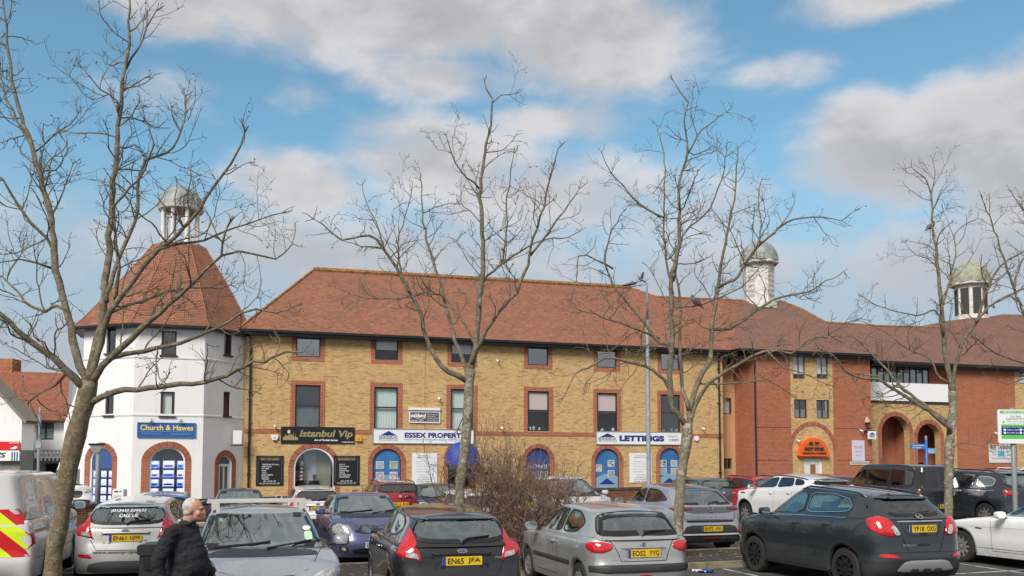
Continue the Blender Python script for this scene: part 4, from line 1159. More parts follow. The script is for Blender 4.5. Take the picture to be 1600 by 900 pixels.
        if screen: cuts.append(('F', screen))
        gb = s.green; keep = MB()
        keep.v = gb.v
        for f, mi in zip(gb.f, gb.mi):
            c = [sum(gb.v[k][q] for k in f)/4 for q in range(3)]
            e1 = Vector(gb.v[f[2]])-Vector(gb.v[f[0]]); e2 = Vector(gb.v[f[3]])-Vector(gb.v[f[1]]); n = e1.cross(e2)
            if n.length > 1e-9: n.normalize()
            kill = False
            for (fc, g) in cuts:
                if fc == 'S+' and c[1] > .25 and abs(n.y) > .5 and inside(inset(g, .025), (c[0], c[2])): kill = True
                if fc == 'S-' and c[1] < -.25 and abs(n.y) > .5 and inside(inset(g, .025), (c[0], c[2])): kill = True
                if fc == 'R' and c[0] < s.xrt+.12 and n.x*n.x > .15 and mi == 0 and inside(inset(g, .03), (c[1], c[2])): kill = True
                if fc == 'F' and c[0] > s.xwt-.12 and n.x*n.x > .1 and mi == 0 and inside(inset(g, .03), (c[1], c[2])): kill = True
            if kill: continue
            keep.f.append(f); keep.mi.append(mi)
        keep.mats = [paintm, s.cladmat or PLAS, INT, roofm or paintm]
        low = s.lower; low.mats = [paintm, s.cladmat or PLAS, INT, paintm]
        # one continuous shell
        allm = MB(); allm.v = low.v+keep.v; allm.f = list(low.f)+[tuple(len(low.v)+i for i in f) for f in keep.f]; allm.mi = low.mi+keep.mi; allm.mats = keep.mats
        s.body = allm.build('body', None, r, angle=38)
        gl = {'S+': glass, 'S-': glass, 'R': rglass or glass, 'F': fglass}
        nm = {'S+': 'side_window', 'S-': 'side_window', 'R': 'rear_window', 'F': 'windscreen'}
        for (fc, g) in cuts:
            go = s.patch(fc, g, gl[fc], nm[fc], r, off=.004, only='g', nz=10, nx=12)
            if go: s.ring(fc, g, .03 if fc[0] == 'S' else .05, SEAL, 'window_seal', go, off=.008, only='g')
        # arch liners, lips and wheels
        for xc in (s.wf, s.wr):
            for sy in (1, -1):
                mb = MB(); n = 14; y0 = s.W/2-.02; y1 = s.W/2-.32; Ra = s.R+.062
                a = [(xc+Ra*cos(pi*(i/n*1.3-.15)), s.R+Ra*sin(pi*(i/n*1.3-.15))) for i in range(n+1)]
                mb.grid([[(p[0], sy*y0, max(.1, p[1])) for p in a], [(p[0], sy*y1, max(.1, p[1])) for p in a]])
                mb.add([(p[0], sy*y1, max(.1, p[1])) for p in a], [tuple(range(n+1))]); mb.build('wheel_arch_liner', SEAL, r)
                lip = s.__dict__.get('lip'); fc = 'S+' if sy > 0 else 'S-'
                w_ = lip[0] if lip else .042; r1 = []; r2 = []
                for i in range(33):
                    t = pi*(i/32*1.16-.08); 
                    za, zb_ = s.R+(Ra-.012)*sin(t), s.R+(Ra+w_)*sin(t)
                    if za < s.zb: continue
                    xo = xc+(Ra+w_)*cos(t); q = s.pt(fc, xo, zb_, .004, 'l')
                    if q is None: continue
                    r2.append(q); r1.append(Vector((xc+(Ra-.012)*cos(t), q.y+sy*.004, za)))
                if len(r1) > 3: MB().grid([r1, r2]).grid([r1, [Vector((p.x, p.y-sy*.08, p.z)) for p in r1]]).build('arch_lip', lip[1] if lip else paintm, r, smooth=True)
                s.wheel(xc, sy, wheelm, spokes)
        if interior: s.inside(r)
        for sy in ((1, -1)): s.mirror_(sy, paintm if mirror == 'body' else SEAL)
        return r
    def wheel(s, xc, sy, m, spokes):
        y = sy*(s.W/2-.125); R_ = s.R; w_ = .105
        mb = MB(); mb.lathe([(R_*.64, -w_), (R_*.9, -w_), (R_*.98, -w_*.75), (R_, -w_*.4), (R_, w_*.4), (R_*.98, w_*.75), (R_*.9, w_), (R_*.64, w_), (R_*.62, w_*.6)], 32, axis='y')
        t = mb.build('wheel', TYRE, s.root, angle=40); t.location = (xc, y, R_)
        mb = MB(); mb.use(m); Rr = R_*.66; yo = sy*w_
        mb.lathe([(Rr, yo*.92), (Rr*.93, yo*.95), (Rr*.92, yo*.3)], 32, axis='y')
        mb.lathe([(Rr*.2, yo*.5), (Rr*.2, yo*.86), (Rr*.12, yo*.9), (0, yo*.9)], 16, axis='y')
        for k in range(spokes):
            a = 2*pi*k/spokes; d = Vector((cos(a), 0, sin(a))); q = Vector((-sin(a), 0, cos(a)))
            w1, w2 = Rr*.16, Rr*(.10 if spokes > 6 else .2)
            ps = [d*Rr*.15-q*w1, d*Rr*.95-q*w2, d*Rr*.95+q*w2, d*Rr*.15+q*w1]; yy = Vector((0, yo*.84, 0)); yb = Vector((0, yo*.6, 0))
            mb.add([p+yy for p in ps]+[p+yb for p in ps], [(0,1,2,3),(0,4,5,1),(1,5,6,2),(2,6,7,3),(3,7,4,0)])
        mb.use(SEAL).lathe([(Rr*.95, yo*.35), (0, yo*.35)], 24, axis='y')
        rim = mb.build('rim', None, t)
    def inside(s, r):
        zt = s.ztop(0)-.05; H = s.H
        def seat(x, y, w_, hh, nm):
            mb = MB(); lp = rrect(-w_/2, zt-.25, w_/2, zt+hh, .07, 4)
            for sg in (0,): mb.add([(x+p[1]*-.18+.18*zt, y+p[0], p[1]) for p in lp]+[(x+.10+p[1]*-.18+.18*zt, y+p[0], p[1]) for p in lp],
                [tuple(range(len(lp))), tuple(len(lp)+i for i in reversed(range(len(lp))))]+[(i, (i+1) % len(lp), len(lp)+(i+1) % len(lp), len(lp)+i) for i in range(len(lp))])
            lp2 = rrect(-.13, zt+hh+.02, .13, zt+hh+.17, .05, 3)
            mb.add([(x-.06+p[1]*-.1+.1*zt, y+p[0], p[1]) for p in lp2]+[(x+.02+p[1]*-.1+.1*zt, y+p[0], p[1]) for p in lp2],
                [tuple(range(len(lp2))), tuple(len(lp2)+i for i in reversed(range(len(lp2))))]+[(i, (i+1) % len(lp2), len(lp2)+(i+1) % len(lp2), len(lp2)+i) for i in range(len(lp2))])
            mb.build(nm, SEAT, r, angle=40)
        k = .12
        for sy in (.36, -.36): seat(s.xwt-.55, sy, .46, k, 'front_seat')
        seat(s.xrt+.35, .42, .44, .02, 'rear_seat'); seat(s.xrt+.35, -.42, .44, .02, 'rear_seat')
        mb = MB(); c = Vector((s.xwb-.55, -.36, zt+.02)); ps = [c+Vector((.07*sin(t), .18*cos(t), .17*sin(t))) for t in [2*pi*i/20 for i in range(21)]]; mb.tube(ps, .014, 6)
        mb.tube([c-Vector((0,.17,0)), c+Vector((0,.17,0))], .016, 5); mb.build('steering_wheel', SEAL, r)
        mb = MB(); mb.box(s.xwt-.05, -.10, H-.17, s.xwt-.03, .10, H-.11); mb.build('rear_view_mirror', SEAL, r)
        w2 = s.W/2-.2
        MB().add([(s.xwb-.05,-w2,s.zcowl+.0),(s.xwb-.05,w2,s.zcowl+.0),(s.xwb-.45,w2,zt+.06),(s.xwb-.45,-w2,zt+.06),(s.xwb-.5,w2,zt-.05),(s.xwb-.5,-w2,zt-.05)], [(0,1,2,3),(3,2,4,5)]).build('dashboard', INT, r)
    def mirror_(s, sy, m):
        x = s.__dict__.get('mx', s.xwb-.42); z = s.ztop(x)+.06; y = s.hw(x, .8)
        mb = MB(); lp = rrect(0, -.065, .20, .075, .045, 4); n = len(lp)
        for (dx, sc) in ((-.07, .92), (-.04, 1.), (.03, .9), (.065, .6)):
            mb.v += [(x+dx, sy*(y+.03+.10+(p[0]-.10)*sc), z+p[1]*sc) for p in lp]
        for i in range(3):
            for j in range(n): mb.f.append((i*n+j, i*n+(j+1) % n, (i+1)*n+(j+1) % n, (i+1)*n+j)); mb.mi.append(0)
        mb.f.append(tuple(range(3*n, 4*n))); mb.mi.append(0); mb.f.append(tuple(reversed(range(n)))); mb.mi.append(0)
        o = mb.build('door_mirror', m, s.root, angle=50)
        MB().add([(x-.074, sy*(y+.13+(p[0]-.10)*.82), z+p[1]*.82) for p in lp], [tuple(range(n))]).build('mirror_glass', pmat('mirror_glass', (.5,.6,.62), .03, metal=1.), o)
        MB().box(x-.03, min(sy*(y-.05), sy*(y+.08)), z-.06, x+.03, max(sy*(y-.05), sy*(y+.08)), z-.03).build('mirror_arm', SEAL, o)
    def seams(s, x1, x2, x3=None, doors=True):
        mb = MB(); 
        for fc in ('S+', 'S-'):
            zt = s.ztop(x1)-.02
            for k, xx in enumerate([x for x in (x1, x2, x3) if x is not None]):
                s.strip(fc, [(xx, .30), (xx+(.03 if k == 0 else -.0), s.ztop(xx)-.01)], .008, None, '', None, off=.002, only='l', mb=mb)
            xe = x3 if x3 is not None else x2
            s.strip(fc, [(x1, .30), (xe, .30)], .008, None, '', None, off=.002, only='l', mb=mb)
        mb.build('door_seam', SEAL, s.root)
        for fc, sy in (('S+', 1), ('S-', -1)):
            for xx in [x for x in (x2, x3) if x is not None]:
                q = s.pt(fc, xx+.16, s.ztop(xx)-.13, .0, 'l')
                if q is None: continue
                m = MB(); m.tube([q+Vector((-.09, 0, 0)), q+Vector((-.07, sy*.028, .0)), q+Vector((.07, sy*.028, 0)), q+Vector((.09, 0, 0))], [.010,.015,.015,.010], 7)
                m.build('door_handle', s.__dict__.get('handlem', s.paint), s.root, smooth=True)
    def frame_at(s, face, a, b, off=.012, only=None):
        """origin, right, up, normal on the surface as seen by a viewer of that face"""
        p, n = s.cast(face, a, b, only); d = .06
        sgn = 1 if face == 'R' else -1
        up = Vector((0, 0, 1)); q, _ = s.cast(face, a, b+d, only)
        if q is not None: up = (q-p).normalized()
        right = {'R': Vector((0, -1, 0)), 'F': Vector((0, 1, 0))}[face]
        nn = up.cross(right)*-1
        nn = right.cross(up); 
        return p+nn*off, right, up, nn
    def plate(s, face, z, text, y=0., front=False, blue=True, wd=.52, flat=True, off=.03):
        p, n = s.cast(face, y, z)
        right = {'R': Vector((0, -1, 0)), 'F': Vector((0, 1, 0))}[face]; out = Vector((-1, 0, 0)) if face == 'R' else Vector((1, 0, 0))
        # seen from behind, the car's right side (-y) is on the viewer's right
        tf = lambda v: Vector((p.x, y, z))+right*v.x+out*(off-v.y)+Vector((0, 0, v.z))
        mb = MB(); lp = rrect(-wd/2, -.056, wd/2, .056, .012, 2); mb.use(PLWH if front else PLY).prism(lp, 0, .012)
        pl = mb.build('number_plate', None, s.root, tf=tf)
        x0 = -wd/2+.02
        if blue: MB().box(-wd/2, -.002, -.056, -wd/2+.045, .0, .056).build('plate_band', PLB, pl, tf=tf); x0 += .05
        t = MB(); a, b = text.split(' '); wt = wd/2-.02-x0; tot = len(text); cw = wt/(tot+.0)
        put_text(t, a, x0, -.038, x0+cw*len(a)-.006, .038, -.003, bold=.018); put_text(t, b, x0+cw*(len(a)+1)-.006, -.038, wd/2-.02, .038, -.003, bold=.018)
        t.build('plate_lettering', PLTX, pl, tf=tf)
    def rtext(s, face, text, a0, b0, a1, b1, mat, name='lettering', bold=0., shear=0., only=None, off=.01):
        """lettering laid on the surface; a0..a1 are viewer's left..right in metres from the centre line"""
        mb = MB(); sg = -1 if face == 'R' else 1; v, f, ax, bx, ay, by = text2d(text, bold, shear)
        vs = []; lg = Vector((0, 0, 0))
        for (x, y) in v:
            q = s.pt(face, sg*(a0+(x-ax)/(bx-ax)*(a1-a0)), b0+(y-ay)/(by-ay)*(b1-b0), off, only, lg); lg = q; vs.append(q)
        mb.add(vs, f); return mb.build(name, mat, s.root)
    def wiper(s, face, pts, par=None):
        qs = [s.pt(face, a, b, o) for a, b, o in pts]; qs = [q for q in qs if q is not None]
        MB().tube(qs, [.014]+[.011]*(len(qs)-1), 5).build('wiper', SEAL, s.root)
    def both(s, face, poly, mat, name, **kw):
        s.patch(face, poly, mat, name, s.root, **kw); s.patch(face, [(-a, b) for a, b in poly], mat, name, s.root, **kw)
    def both_sides(s, poly, mat, name, **kw):
        for f in ('S+', 'S-'): s.patch(f, poly, mat, name, s.root, **kw)
    def place(s, px=None, Y=None, heading=90+18, at='R', XY=None, dz=0., z=None):
        h = R(heading); d = Vector((cos(h), sin(h), 0))
        if XY is None: rr = ray(px, 800); q = Vector((rr.x*Y, Y, 0))
        else: q = Vector((XY[0], XY[1], 0))
        if at == 'R': q = q+d*(s.L/2)
        elif at == 'F': q = q-d*(s.L/2)
        elif at == 'W': q = q-d*s.wf              # front axle centre
        q.z = (G(q.x, q.y) if z is None else z)+dz
        s.root.location = q; s.root.rotation_euler = (0, 0, h)
        return s
def rails(c, m, x0, x1, y=.52, h=.05, bars=False):
    for sy in (1, -1):
        pts = []
        for i in range(9):
            x = x0+(x1-x0)*i/8; q = c.pt('T', x, sy*y, 0)
            if q is None: continue
            pts.append(q+Vector((0, 0, h if 0 < i < 8 else 0)))
        MB().tube(pts, .016, 6).build('roof_rail', m, c.root, smooth=True)
def emblem(c, face, z, kind, y=0., r=.05, mat=CHROME, off=.02):
    p, rt, up, n = c.frame_at(face, y, z, off); tf = lambda v: p+rt*v.x+up*v.z-n*v.y
    mb = MB()
    if kind == 'oval':
        lp = [(r*1.5*cos(t), r*.62*sin(t)) for t in [2*pi*i/24 for i in range(24)]]; li = [(a*.84, b*.76) for a, b in lp]
        mb.use(mat).prism(lp, 0, .01); mb.use(pmat('badge_dark', (.02,.03,.08), .3)).prism(li, -.003, 0)
        mb.use(mat); put_text(mb, 'Ford', -r*.95, -r*.28, r*.95, r*.32, -.006, shear=.3)
    elif kind == 'ring_bolt':
        ps = [tfp for tfp in [Vector((r*cos(t), 0, r*sin(t))) for t in [2*pi*i/24 for i in range(25)]]]; mb.use(mat).tube(ps, r*.16, 6)
        mb.tube([Vector((-r*.8,-.004,-.1*r)), Vector((-.05*r,-.004,-.1*r)), Vector((.0,-.004,.25*r)), Vector((r*.8,-.004,.1*r))], r*.13, 5)
    elif kind == 'vw':
        ps = [Vector((r*cos(t), 0, r*sin(t))) for t in [2*pi*i/24 for i in range(25)]]; mb.use(mat).tube(ps, r*.12, 6)
        for pts in ([(-.55,.75),(0,.05),(.55,.75)], [(-.88,.25),(-.42,-.8),(0,0.0),(.42,-.8),(.88,.25)]): mb.tube([Vector((a*r, -.004, b*r)) for a, b in pts], r*.11, 5)
    elif kind == 'shield':
        lp = [(-.8*r,.9*r),(.8*r,.9*r),(.8*r,-.2*r),(0,-r),(-.8*r,-.2*r)]; mb.use(pmat('badge_blue', (.02,.05,.2), .3)).prism(lp, 0, .01)
        mb.use(mat).tube([Vector((-.3*r,-.01,-.6*r)), Vector((-.1*r,-.01,.1*r)), Vector((-.35*r,-.01,.5*r)), Vector((.1*r,-.01,.75*r)), Vector((.35*r,-.01,.2*r)), Vector((.2*r,-.01,-.6*r))], r*.12, 5)
    elif kind == 'chevrons':
        for dz in (-.35, .35): mb.use(mat).tube([Vector((-.8*r,0,(dz-.45)*r)), Vector((0,0,(dz+.45)*r)), Vector((.8*r,0,(dz-.45)*r))], r*.17, 5)
    elif kind == 'disc':
        mb.use(mat).prism([(r*cos(t), r*sin(t)) for t in [2*pi*i/20 for i in range(20)]], 0, .01)
    mb.build('badge', None, c.root, tf=tf)
# ---- paints
P_SILW = paint('silver_white_paint', (.60,.60,.58), .25); P_BLK = paint('black_paint', (.014,.014,.015), .2); P_SIL = paint('silver_paint', (.44,.45,.44), .55)
P_DG = paint('dark_grey_paint', (.035,.045,.05), .45); P_WH = paint('white_paint_car', (.74,.75,.74), 0.); P_PUR = paint('lavender_blue_paint', (.115,.125,.25), .5)
P_BLU = paint('bright_blue_paint', (.07,.22,.52), .3); P_RED = paint('red_paint', (.33,.015,.022), .3); P_LG = paint('light_grey_paint', (.40,.42,.46), .5)
P_NAVY = paint('dark_navy_paint', (.018,.018,.05), .4); P_GREY = paint('mid_grey_paint', (.10,.12,.14), .5); P_CHAR = paint('charcoal_paint', (.022,.023,.025), .3)
P_VAN = paint('van_white_paint', (.66,.67,.67), 0.)
def fiesta(**k):
    d = dict(L=3.95, W=1.72, H=1.47, wb=2.49, fo=.82, R=.31, zcowl=.98, zbr=1.01, xwb=1.02, xwt=.20, xrt=-1.66, xrb=-1.90, roofdrop=.10, tumble=.21, spoiler=.07,
             rear=[(.2,.12),(.3,.03),(.42,.0),(.62,.0),(.70,.06),(.85,.07),(1.1,.13)], rg=.85)
    d.update(k); return Car(**d)
F_SIDE = [round_poly([(.80,1.02),(.30,1.33),(-.25,1.375),(-.25,1.04)], 1, .12), round_poly([(-.31,1.04),(-.31,1.375),(-.9,1.345),(-1.20,1.26),(-1.26,1.16),(-.9,1.06)], 1, .15)]
F_REAR = round_poly([(-.54,1.02),(.54,1.02),(.67,1.17),(.56,1.345),(0,1.375),(-.56,1.345),(-.67,1.17)], 2, .2)
F_SCR = round_poly([(-.66,1.02),(.66,1.02),(.53,1.37),(-.53,1.37)], 2, .1)
def fiesta_rear(c, text, lampmat=REDL, bumper=None, emb='oval'):
    L_ = [(.52,.80),(.84,.86),(.83,1.0),(.66,1.22),(.62,1.22)]
    c.both('R', L_, lampmat, 'tail_lamp', off=.004, bulge=.02)
    c.both('R', [(.56,.83),(.72,.86),(.70,.92),(.58,.90)], CLENS, 'reverse_lamp', off=.026)
    c.both_sides([(-c.L/2+.08,.86),(-c.L/2+.24,.93),(-c.L/2+.30,1.02),(-c.L/2+.22,1.2),(-c.L/2+.15,1.2)], lampmat, 'tail_lamp', off=.004, bulge=.012)
    mb = MB()
    c.strip('R', [(-.50,.80),(-.56,.78),(-.45,.60),(.45,.60),(.56,.78),(.50,.80)], .012, None, '', None, off=.003, mb=mb); c.strip('R', [(-.52,.80),(-.60,1.05)], .010, None, '', None, off=.003, mb=mb); c.strip('R', [(.52,.80),(.60,1.05)], .010, None, '', None, off=.003, mb=mb)
    mb.build('tailgate_seam', SEAL, c.root)
    c.patch('R', [(-.35,.70),(.35,.70),(.42,.87),(-.42,.87)], c.paint, 'plate_recess', c.root, off=-.0)
    c.patch('R', [(-.38,.875),(.38,.875),(.40,.905),(-.40,.905)], c.paint, 'tailgate_grip', c.root, off=.028, bulge=.01, edge=0.)
    c.strip('R', [(-.38,.868),(.38,.868)], .018, SEAL, 'grip_shadow_gap', c.root, off=.014)
    c.plate('R', .80, text, off=.02)
    if emb: emblem(c, 'R', .915, emb, r=.045, off=.035)
    c.patch('R', [(-.18,1.385),(.18,1.385),(.17,1.41),(-.17,1.41)], REDD, 'high_brake_lamp', c.root, off=.012)
    c.patch('R', round_poly([(-.62,.20),(.62,.20),(.55,.42),(-.55,.42)], 1, .2), bumper or DGREY, 'lower_bumper', c.root, off=.008)
    c.both('R', round_poly([(.50,.47),(.74,.49),(.74,.545),(.56,.535)], 1, .2), REDL, 'rear_reflector', off=.01)
    c.wiper('R', [(0,1.02,.03),(-.08,1.07,.035),(-.38,1.10,.02)])
ALL = []
# 1 white hatch EN61 UJW
c = fiesta(); c.build('parked_car', 'white silver hatchback with phone number on its rear window, between van and walking man', 'car', P_SILW, sideglass=F_SIDE, rearglass=F_REAR, screen=F_SCR, glass=CG)
fiesta_rear(c, 'EN61 UJW'); c.seams(.95, -.28)
c.rtext('R', '(01245) 329652', -.27, 1.225, .30, 1.28, WLET, 'window_lettering', bold=.02, shear=.25, only='g'); c.rtext('R', 'CALL US', -.13, 1.145, .17, 1.20, WLET, 'window_lettering', bold=.02, shear=.25, only='g')
c.rtext('R', 'www.essexproperties.co.uk', -.50, .535, .62, .60, pmat('vinyl_dark_grey', (.05,.055,.07), .5), 'bumper_lettering', bold=.02, off=.012)
c.both_sides([(.2,1.44),(.2,1.443)], SEAL, 'x') if 0 else None
c.place(px=196, Y=1400/91, heading=104)
# 2 black hatch EN65 JFA
c = fiesta(); c.handlem = CHROME; c.build('parked_car', 'black hatchback showing rear plate EN65 JFA in the front row', 'car', P_BLK, sideglass=F_SIDE, rearglass=F_REAR, screen=F_SCR, glass=CG, spokes=7)
fiesta_rear(c, 'EN65 JFA', bumper=P_BLK); c.seams(.95, -.28); c.rtext('R', 'Fiesta', .44, .82, .56, .85, CHROME, 'lettering', shear=.3); c.strip('R', [(-.50,.855),(.50,.855)], .012, SEAL, 'tailgate_crease', c.root)
c.both_sides([(-c.L/2+.25,.98),(.9,.965),(.9,.985),(-c.L/2+.25,1.0)], SEAL, 'waist_strip', off=.004)
c.place(px=724, Y=1400/121, heading=105)
# 3 white hatch at the wall
c = fiesta(); c.build('parked_car', 'white hatchback with black rear bumper parked nose to the low wall by the barber door', 'car', P_WH, sideglass=F_SIDE, rearglass=F_REAR, screen=F_SCR, glass=CGD, rglass=CGD)
fiesta_rear(c, 'OU15 FPS', bumper=PLAS); c.seams(.95, -.28); c.patch('R', round_poly([(-.72,.20),(.72,.20),(.66,.50),(-.66,.50)], 1, .2), PLAS, 'lower_bumper', c.root, off=.010)
c.place(px=497, Y=1400/52)
# 4 silver three door hatch EO52 YYG
c = Car(L=3.83, W=1.66, H=1.43, wb=2.44, fo=.76, R=.29, zcowl=.93, zbr=.96, xwb=.98, xwt=.18, xrt=-1.50, xrb=-1.84, znose=.66, tumble=.20, roofdrop=.09, rg=1.0,
        rear=[(.2,.10),(.3,.03),(.40,.0),(.56,.0),(.60,.05),(.80,.06),(.95,.12)], rcr=.34)
c.build('parked_car', 'silver three door hatchback showing rear plate EO52 YYG in the front row', 'car', P_SIL,
    sideglass=[round_poly([(.84,.97),(.76,1.0),(.26,1.31),(-.08,1.34),(-.42,1.33),(-.34,.97)], 1, .1), round_poly([(-.40,.97),(-.48,1.33),(-.85,1.32),(-1.16,1.20),(-1.20,1.12),(-1.0,.99)], 2, .16)],
    rearglass=round_poly([(-.60,.98),(.60,.98),(.66,1.02),(.56,1.30),(0,1.335),(-.56,1.30),(-.66,1.02)], 2, .16), screen=round_poly([(-.64,.97),(.64,.97),(.52,1.33),(-.52,1.33)], 2, .1), spokes=8)
g = round_poly([(-.60,.98),(.60,.98),(.66,1.02),(.56,1.30),(0,1.335),(-.56,1.30),(-.66,1.02)], 2, .16); c.ring('R', g, .075, SEAL, 'rear_window_border', c.root, off=.012, only='g')
c.both('R', round_poly([(.46,.80),(.66,.735),(.80,.76),(.82,.86),(.74,.91),(.50,.89)], 2, .22), REDL, 'tail_lamp', off=.004, bulge=.02)
c.both_sides(round_poly([(-c.L/2+.1,.76),(-c.L/2+.28,.80),(-c.L/2+.36,.87),(-c.L/2+.2,.91),(-c.L/2+.1,.9)], 2, .2), REDL, 'tail_lamp', off=.004, bulge=.012)
mb = MB(); c.strip('R', [(-.62,.96),(-.50,.91),(-.40,.74),(-.36,.62),(.36,.62),(.40,.74),(.50,.91),(.62,.96)], .010, None, '', None, off=.003, mb=mb); mb.build('tailgate_seam', SEAL, c.root)
c.patch('R', [(-.28,.66),(.28,.66),(.30,.80),(-.30,.80)], P_SIL, 'plate_recess', c.root, off=.0)
c.patch('R', round_poly([(-.36,.80),(.36,.80),(.36,.83),(-.36,.83)], 1, .2), CHROME, 'tailgate_grip', c.root, off=.03, bulge=.01)
c.plate('R', .735, 'EO52 YYG', off=.022); emblem(c, 'R', .845, 'shield', r=.032, off=.045)
c.patch('R', [(-.16,1.365),(.16,1.365),(.15,1.39),(-.15,1.39)], REDD, 'high_brake_lamp', c.root, off=.012)
c.patch('R', round_poly([(-.80,.46),(.80,.46),(.80,.575),(-.80,.575)], 1, .12), PLAS, 'bumper_strip', c.root, off=.012, bulge=.012)
c.patch('R', round_poly([(-.1,.38),(.1,.38),(.1,.43),(-.1,.43)], 2, .2), REDL, 'rear_fog_lamp', c.root, off=.012)
c.both_sides([(-.95,.50),(.80,.50),(.80,.57),(-.95,.57)], PLAS, 'rubbing_strip', off=.01, bulge=.008)
c.rtext('R', 'independence', -.50, .635, -.27, .66, GLET, 'lettering'); c.rtext('R', '206', .30, .64, .40, .665, GLET, 'lettering')
c.wiper('R', [(0,.985,.03),(-.1,1.03,.035),(-.42,1.045,.02)]); c.seams(.86, -.36)
c.both_sides([(-.3,1.40),(-.3,1.402)], SEAL, 'x') if 0 else None
c.place(px=1008, Y=1400/106, heading=107)
# 5 dark grey crossover YF18 OXG
c = Car(L=4.28, W=1.78, H=1.66, wb=2.555, fo=.88, R=.345, zb=.26, zcowl=1.10, zbr=1.20, znose=.86, xwb=1.12, xwt=.30, xrt=-1.72, xrb=-2.02, tumble=.22, roofdrop=.14, rg=.8, clad=.50, lip=(.05, PLAS),
        rear=[(.26,.14),(.36,.03),(.5,.0),(.62,.0),(.70,.05),(.95,.05),(1.2,.14)], front=[(.2,.14),(.3,.03),(.5,.0),(.7,.02),(.86,.12),(1,.2)], rcr=.38, spoiler=.10,
        side=[(.25,.03),(.35,.0),(.5,.0),(.62,.022),(.8,.0),(.98,.012),(1.15,.06)])
MS = [round_poly([(.98,1.15),(.40,1.50),(-.12,1.545),(-.12,1.19)], 1, .12), round_poly([(-.19,1.19),(-.19,1.545),(-.75,1.54),(-1.18,1.47),(-1.32,1.34),(-1.26,1.25)], 2, .14)]
MR = round_poly([(-.40,1.20),(.40,1.20),(.74,1.36),(.60,1.55),(0,1.575),(-.60,1.55),(-.74,1.36)], 2, .14)
c.build('parked_car', 'dark grey crossover showing rear plate YF18 OXG in the front row', 'car', P_DG, sideglass=MS, rearglass=MR, screen=round_poly([(-.68,1.14),(.68,1.14),(.56,1.55),(-.56,1.55)], 2, .1), glass=CG, rglass=CGD, wheelm=ALLOYD, spokes=10)
tl = round_poly([(.42,.92),(.62,.90),(.80,.96),(.86,1.13),(.84,1.22),(.62,1.22),(.53,1.14)], 2, .16)
c.both('R', tl, REDL, 'tail_lamp', off=.004, bulge=.03); c.both('R', round_poly([(.44,.935),(.54,.925),(.60,1.05),(.53,1.08)], 1, .15), CLENS, 'reverse_lamp', off=.04)
c.both_sides(round_poly([(-c.L/2+.1,.93),(-c.L/2+.28,1.0),(-c.L/2+.40,1.15),(-c.L/2+.36,1.2),(-c.L/2+.15,1.19)], 2, .18), REDL, 'tail_lamp', off=.004, bulge=.02)
mb = MB(); c.strip('R', [(-.62,1.20),(-.45,1.02),(-.36,.80),(-.30,.665),(.30,.665),(.36,.80),(.45,1.02),(.62,1.20)], .012, None, '', None, off=.003, mb=mb); c.strip('R', [(-.84,.66),(.84,.66)], .012, None, '', None, off=.003, mb=mb); mb.build('tailgate_seam', SEAL, c.root)
c.patch('R', round_poly([(-.44,1.115),(.44,1.115),(.44,1.145),(-.44,1.145)], 1, .2), CHROME, 'chrome_bar', c.root, off=.012, bulge=.012)
c.patch('R', round_poly([(-.30,.90),(.30,.90),(.40,1.10),(-.40,1.10)], 1, .15), P_DG, 'plate_recess', c.root, off=.0); c.strip('R', [(-.38,1.105),(-.34,.98),(-.24,.915),(.24,.915),(.34,.98),(.38,1.105)], .012, SEAL, 'recess_edge', c.root, off=.004)
c.plate('R', 1.02, 'YF18 OXG', off=.02); emblem(c, 'R', 1.185, 'ring_bolt', r=.055, off=.03)
c.rtext('R', 'MOKKA X', -.40, .755, -.17, .785, CHROME, 'lettering'); c.rtext('R', 'TURBO', .30, .80, .42, .82, CHROME, 'lettering')
c.patch('R', round_poly([(-.11,.755),(.11,.755),(.11,.79),(-.11,.79)], 1, .2), SEAL, 'tailgate_release', c.root, off=.008)
c.patch('R', round_poly([(-.58,.36),(.58,.36),(.40,.54),(-.40,.54)], 1, .14), SILVP, 'skid_plate', c.root, off=.012, bulge=.01); 
for k in (-.22, 0, .22): c.patch('R', round_poly([(k-.09,.36),(k+.09,.36),(k+.06,.415),(k-.06,.415)], 1, .15), PLAS, 'skid_plate_vent', c.root, off=.028)
c.both('R', round_poly([(.46,.575),(.78,.59),(.76,.645),(.60,.64)], 1, .2), REDL, 'rear_reflector', off=.012)
c.both_sides([(-1.32,1.15),(1.0,1.115),(1.0,1.13),(-1.32,1.172)], CHROME, 'waist_chrome', off=.006); c.ring('S+', MS[1], .018, CHROME, 'window_chrome', c.root, off=.012, only='g')
c.wiper('R', [(.02,1.225,.04),(-.04,1.25,.05),(-.28,1.265,.045)]); c.patch('R', [(-.14,1.60),(.14,1.60),(.13,1.62),(-.13,1.62)], REDD, 'high_brake_lamp', c.root, off=.012)
c.handlem = P_DG; c.seams(1.0, -.16, -1.0); rails(c, P_DG, .15, -1.5, .56, .04)
MB().tube([Vector((-1.35,0,1.60)), Vector((-1.36,0,1.66)), Vector((-1.44,0,1.75))], [.03,.02,.005], 6).build('aerial', SEAL, c.root)
fx = Vector((4.56, 17.0, 0)) + DX*.86
c.place(XY=(fx.x, fx.y), at='W', heading=108.2)

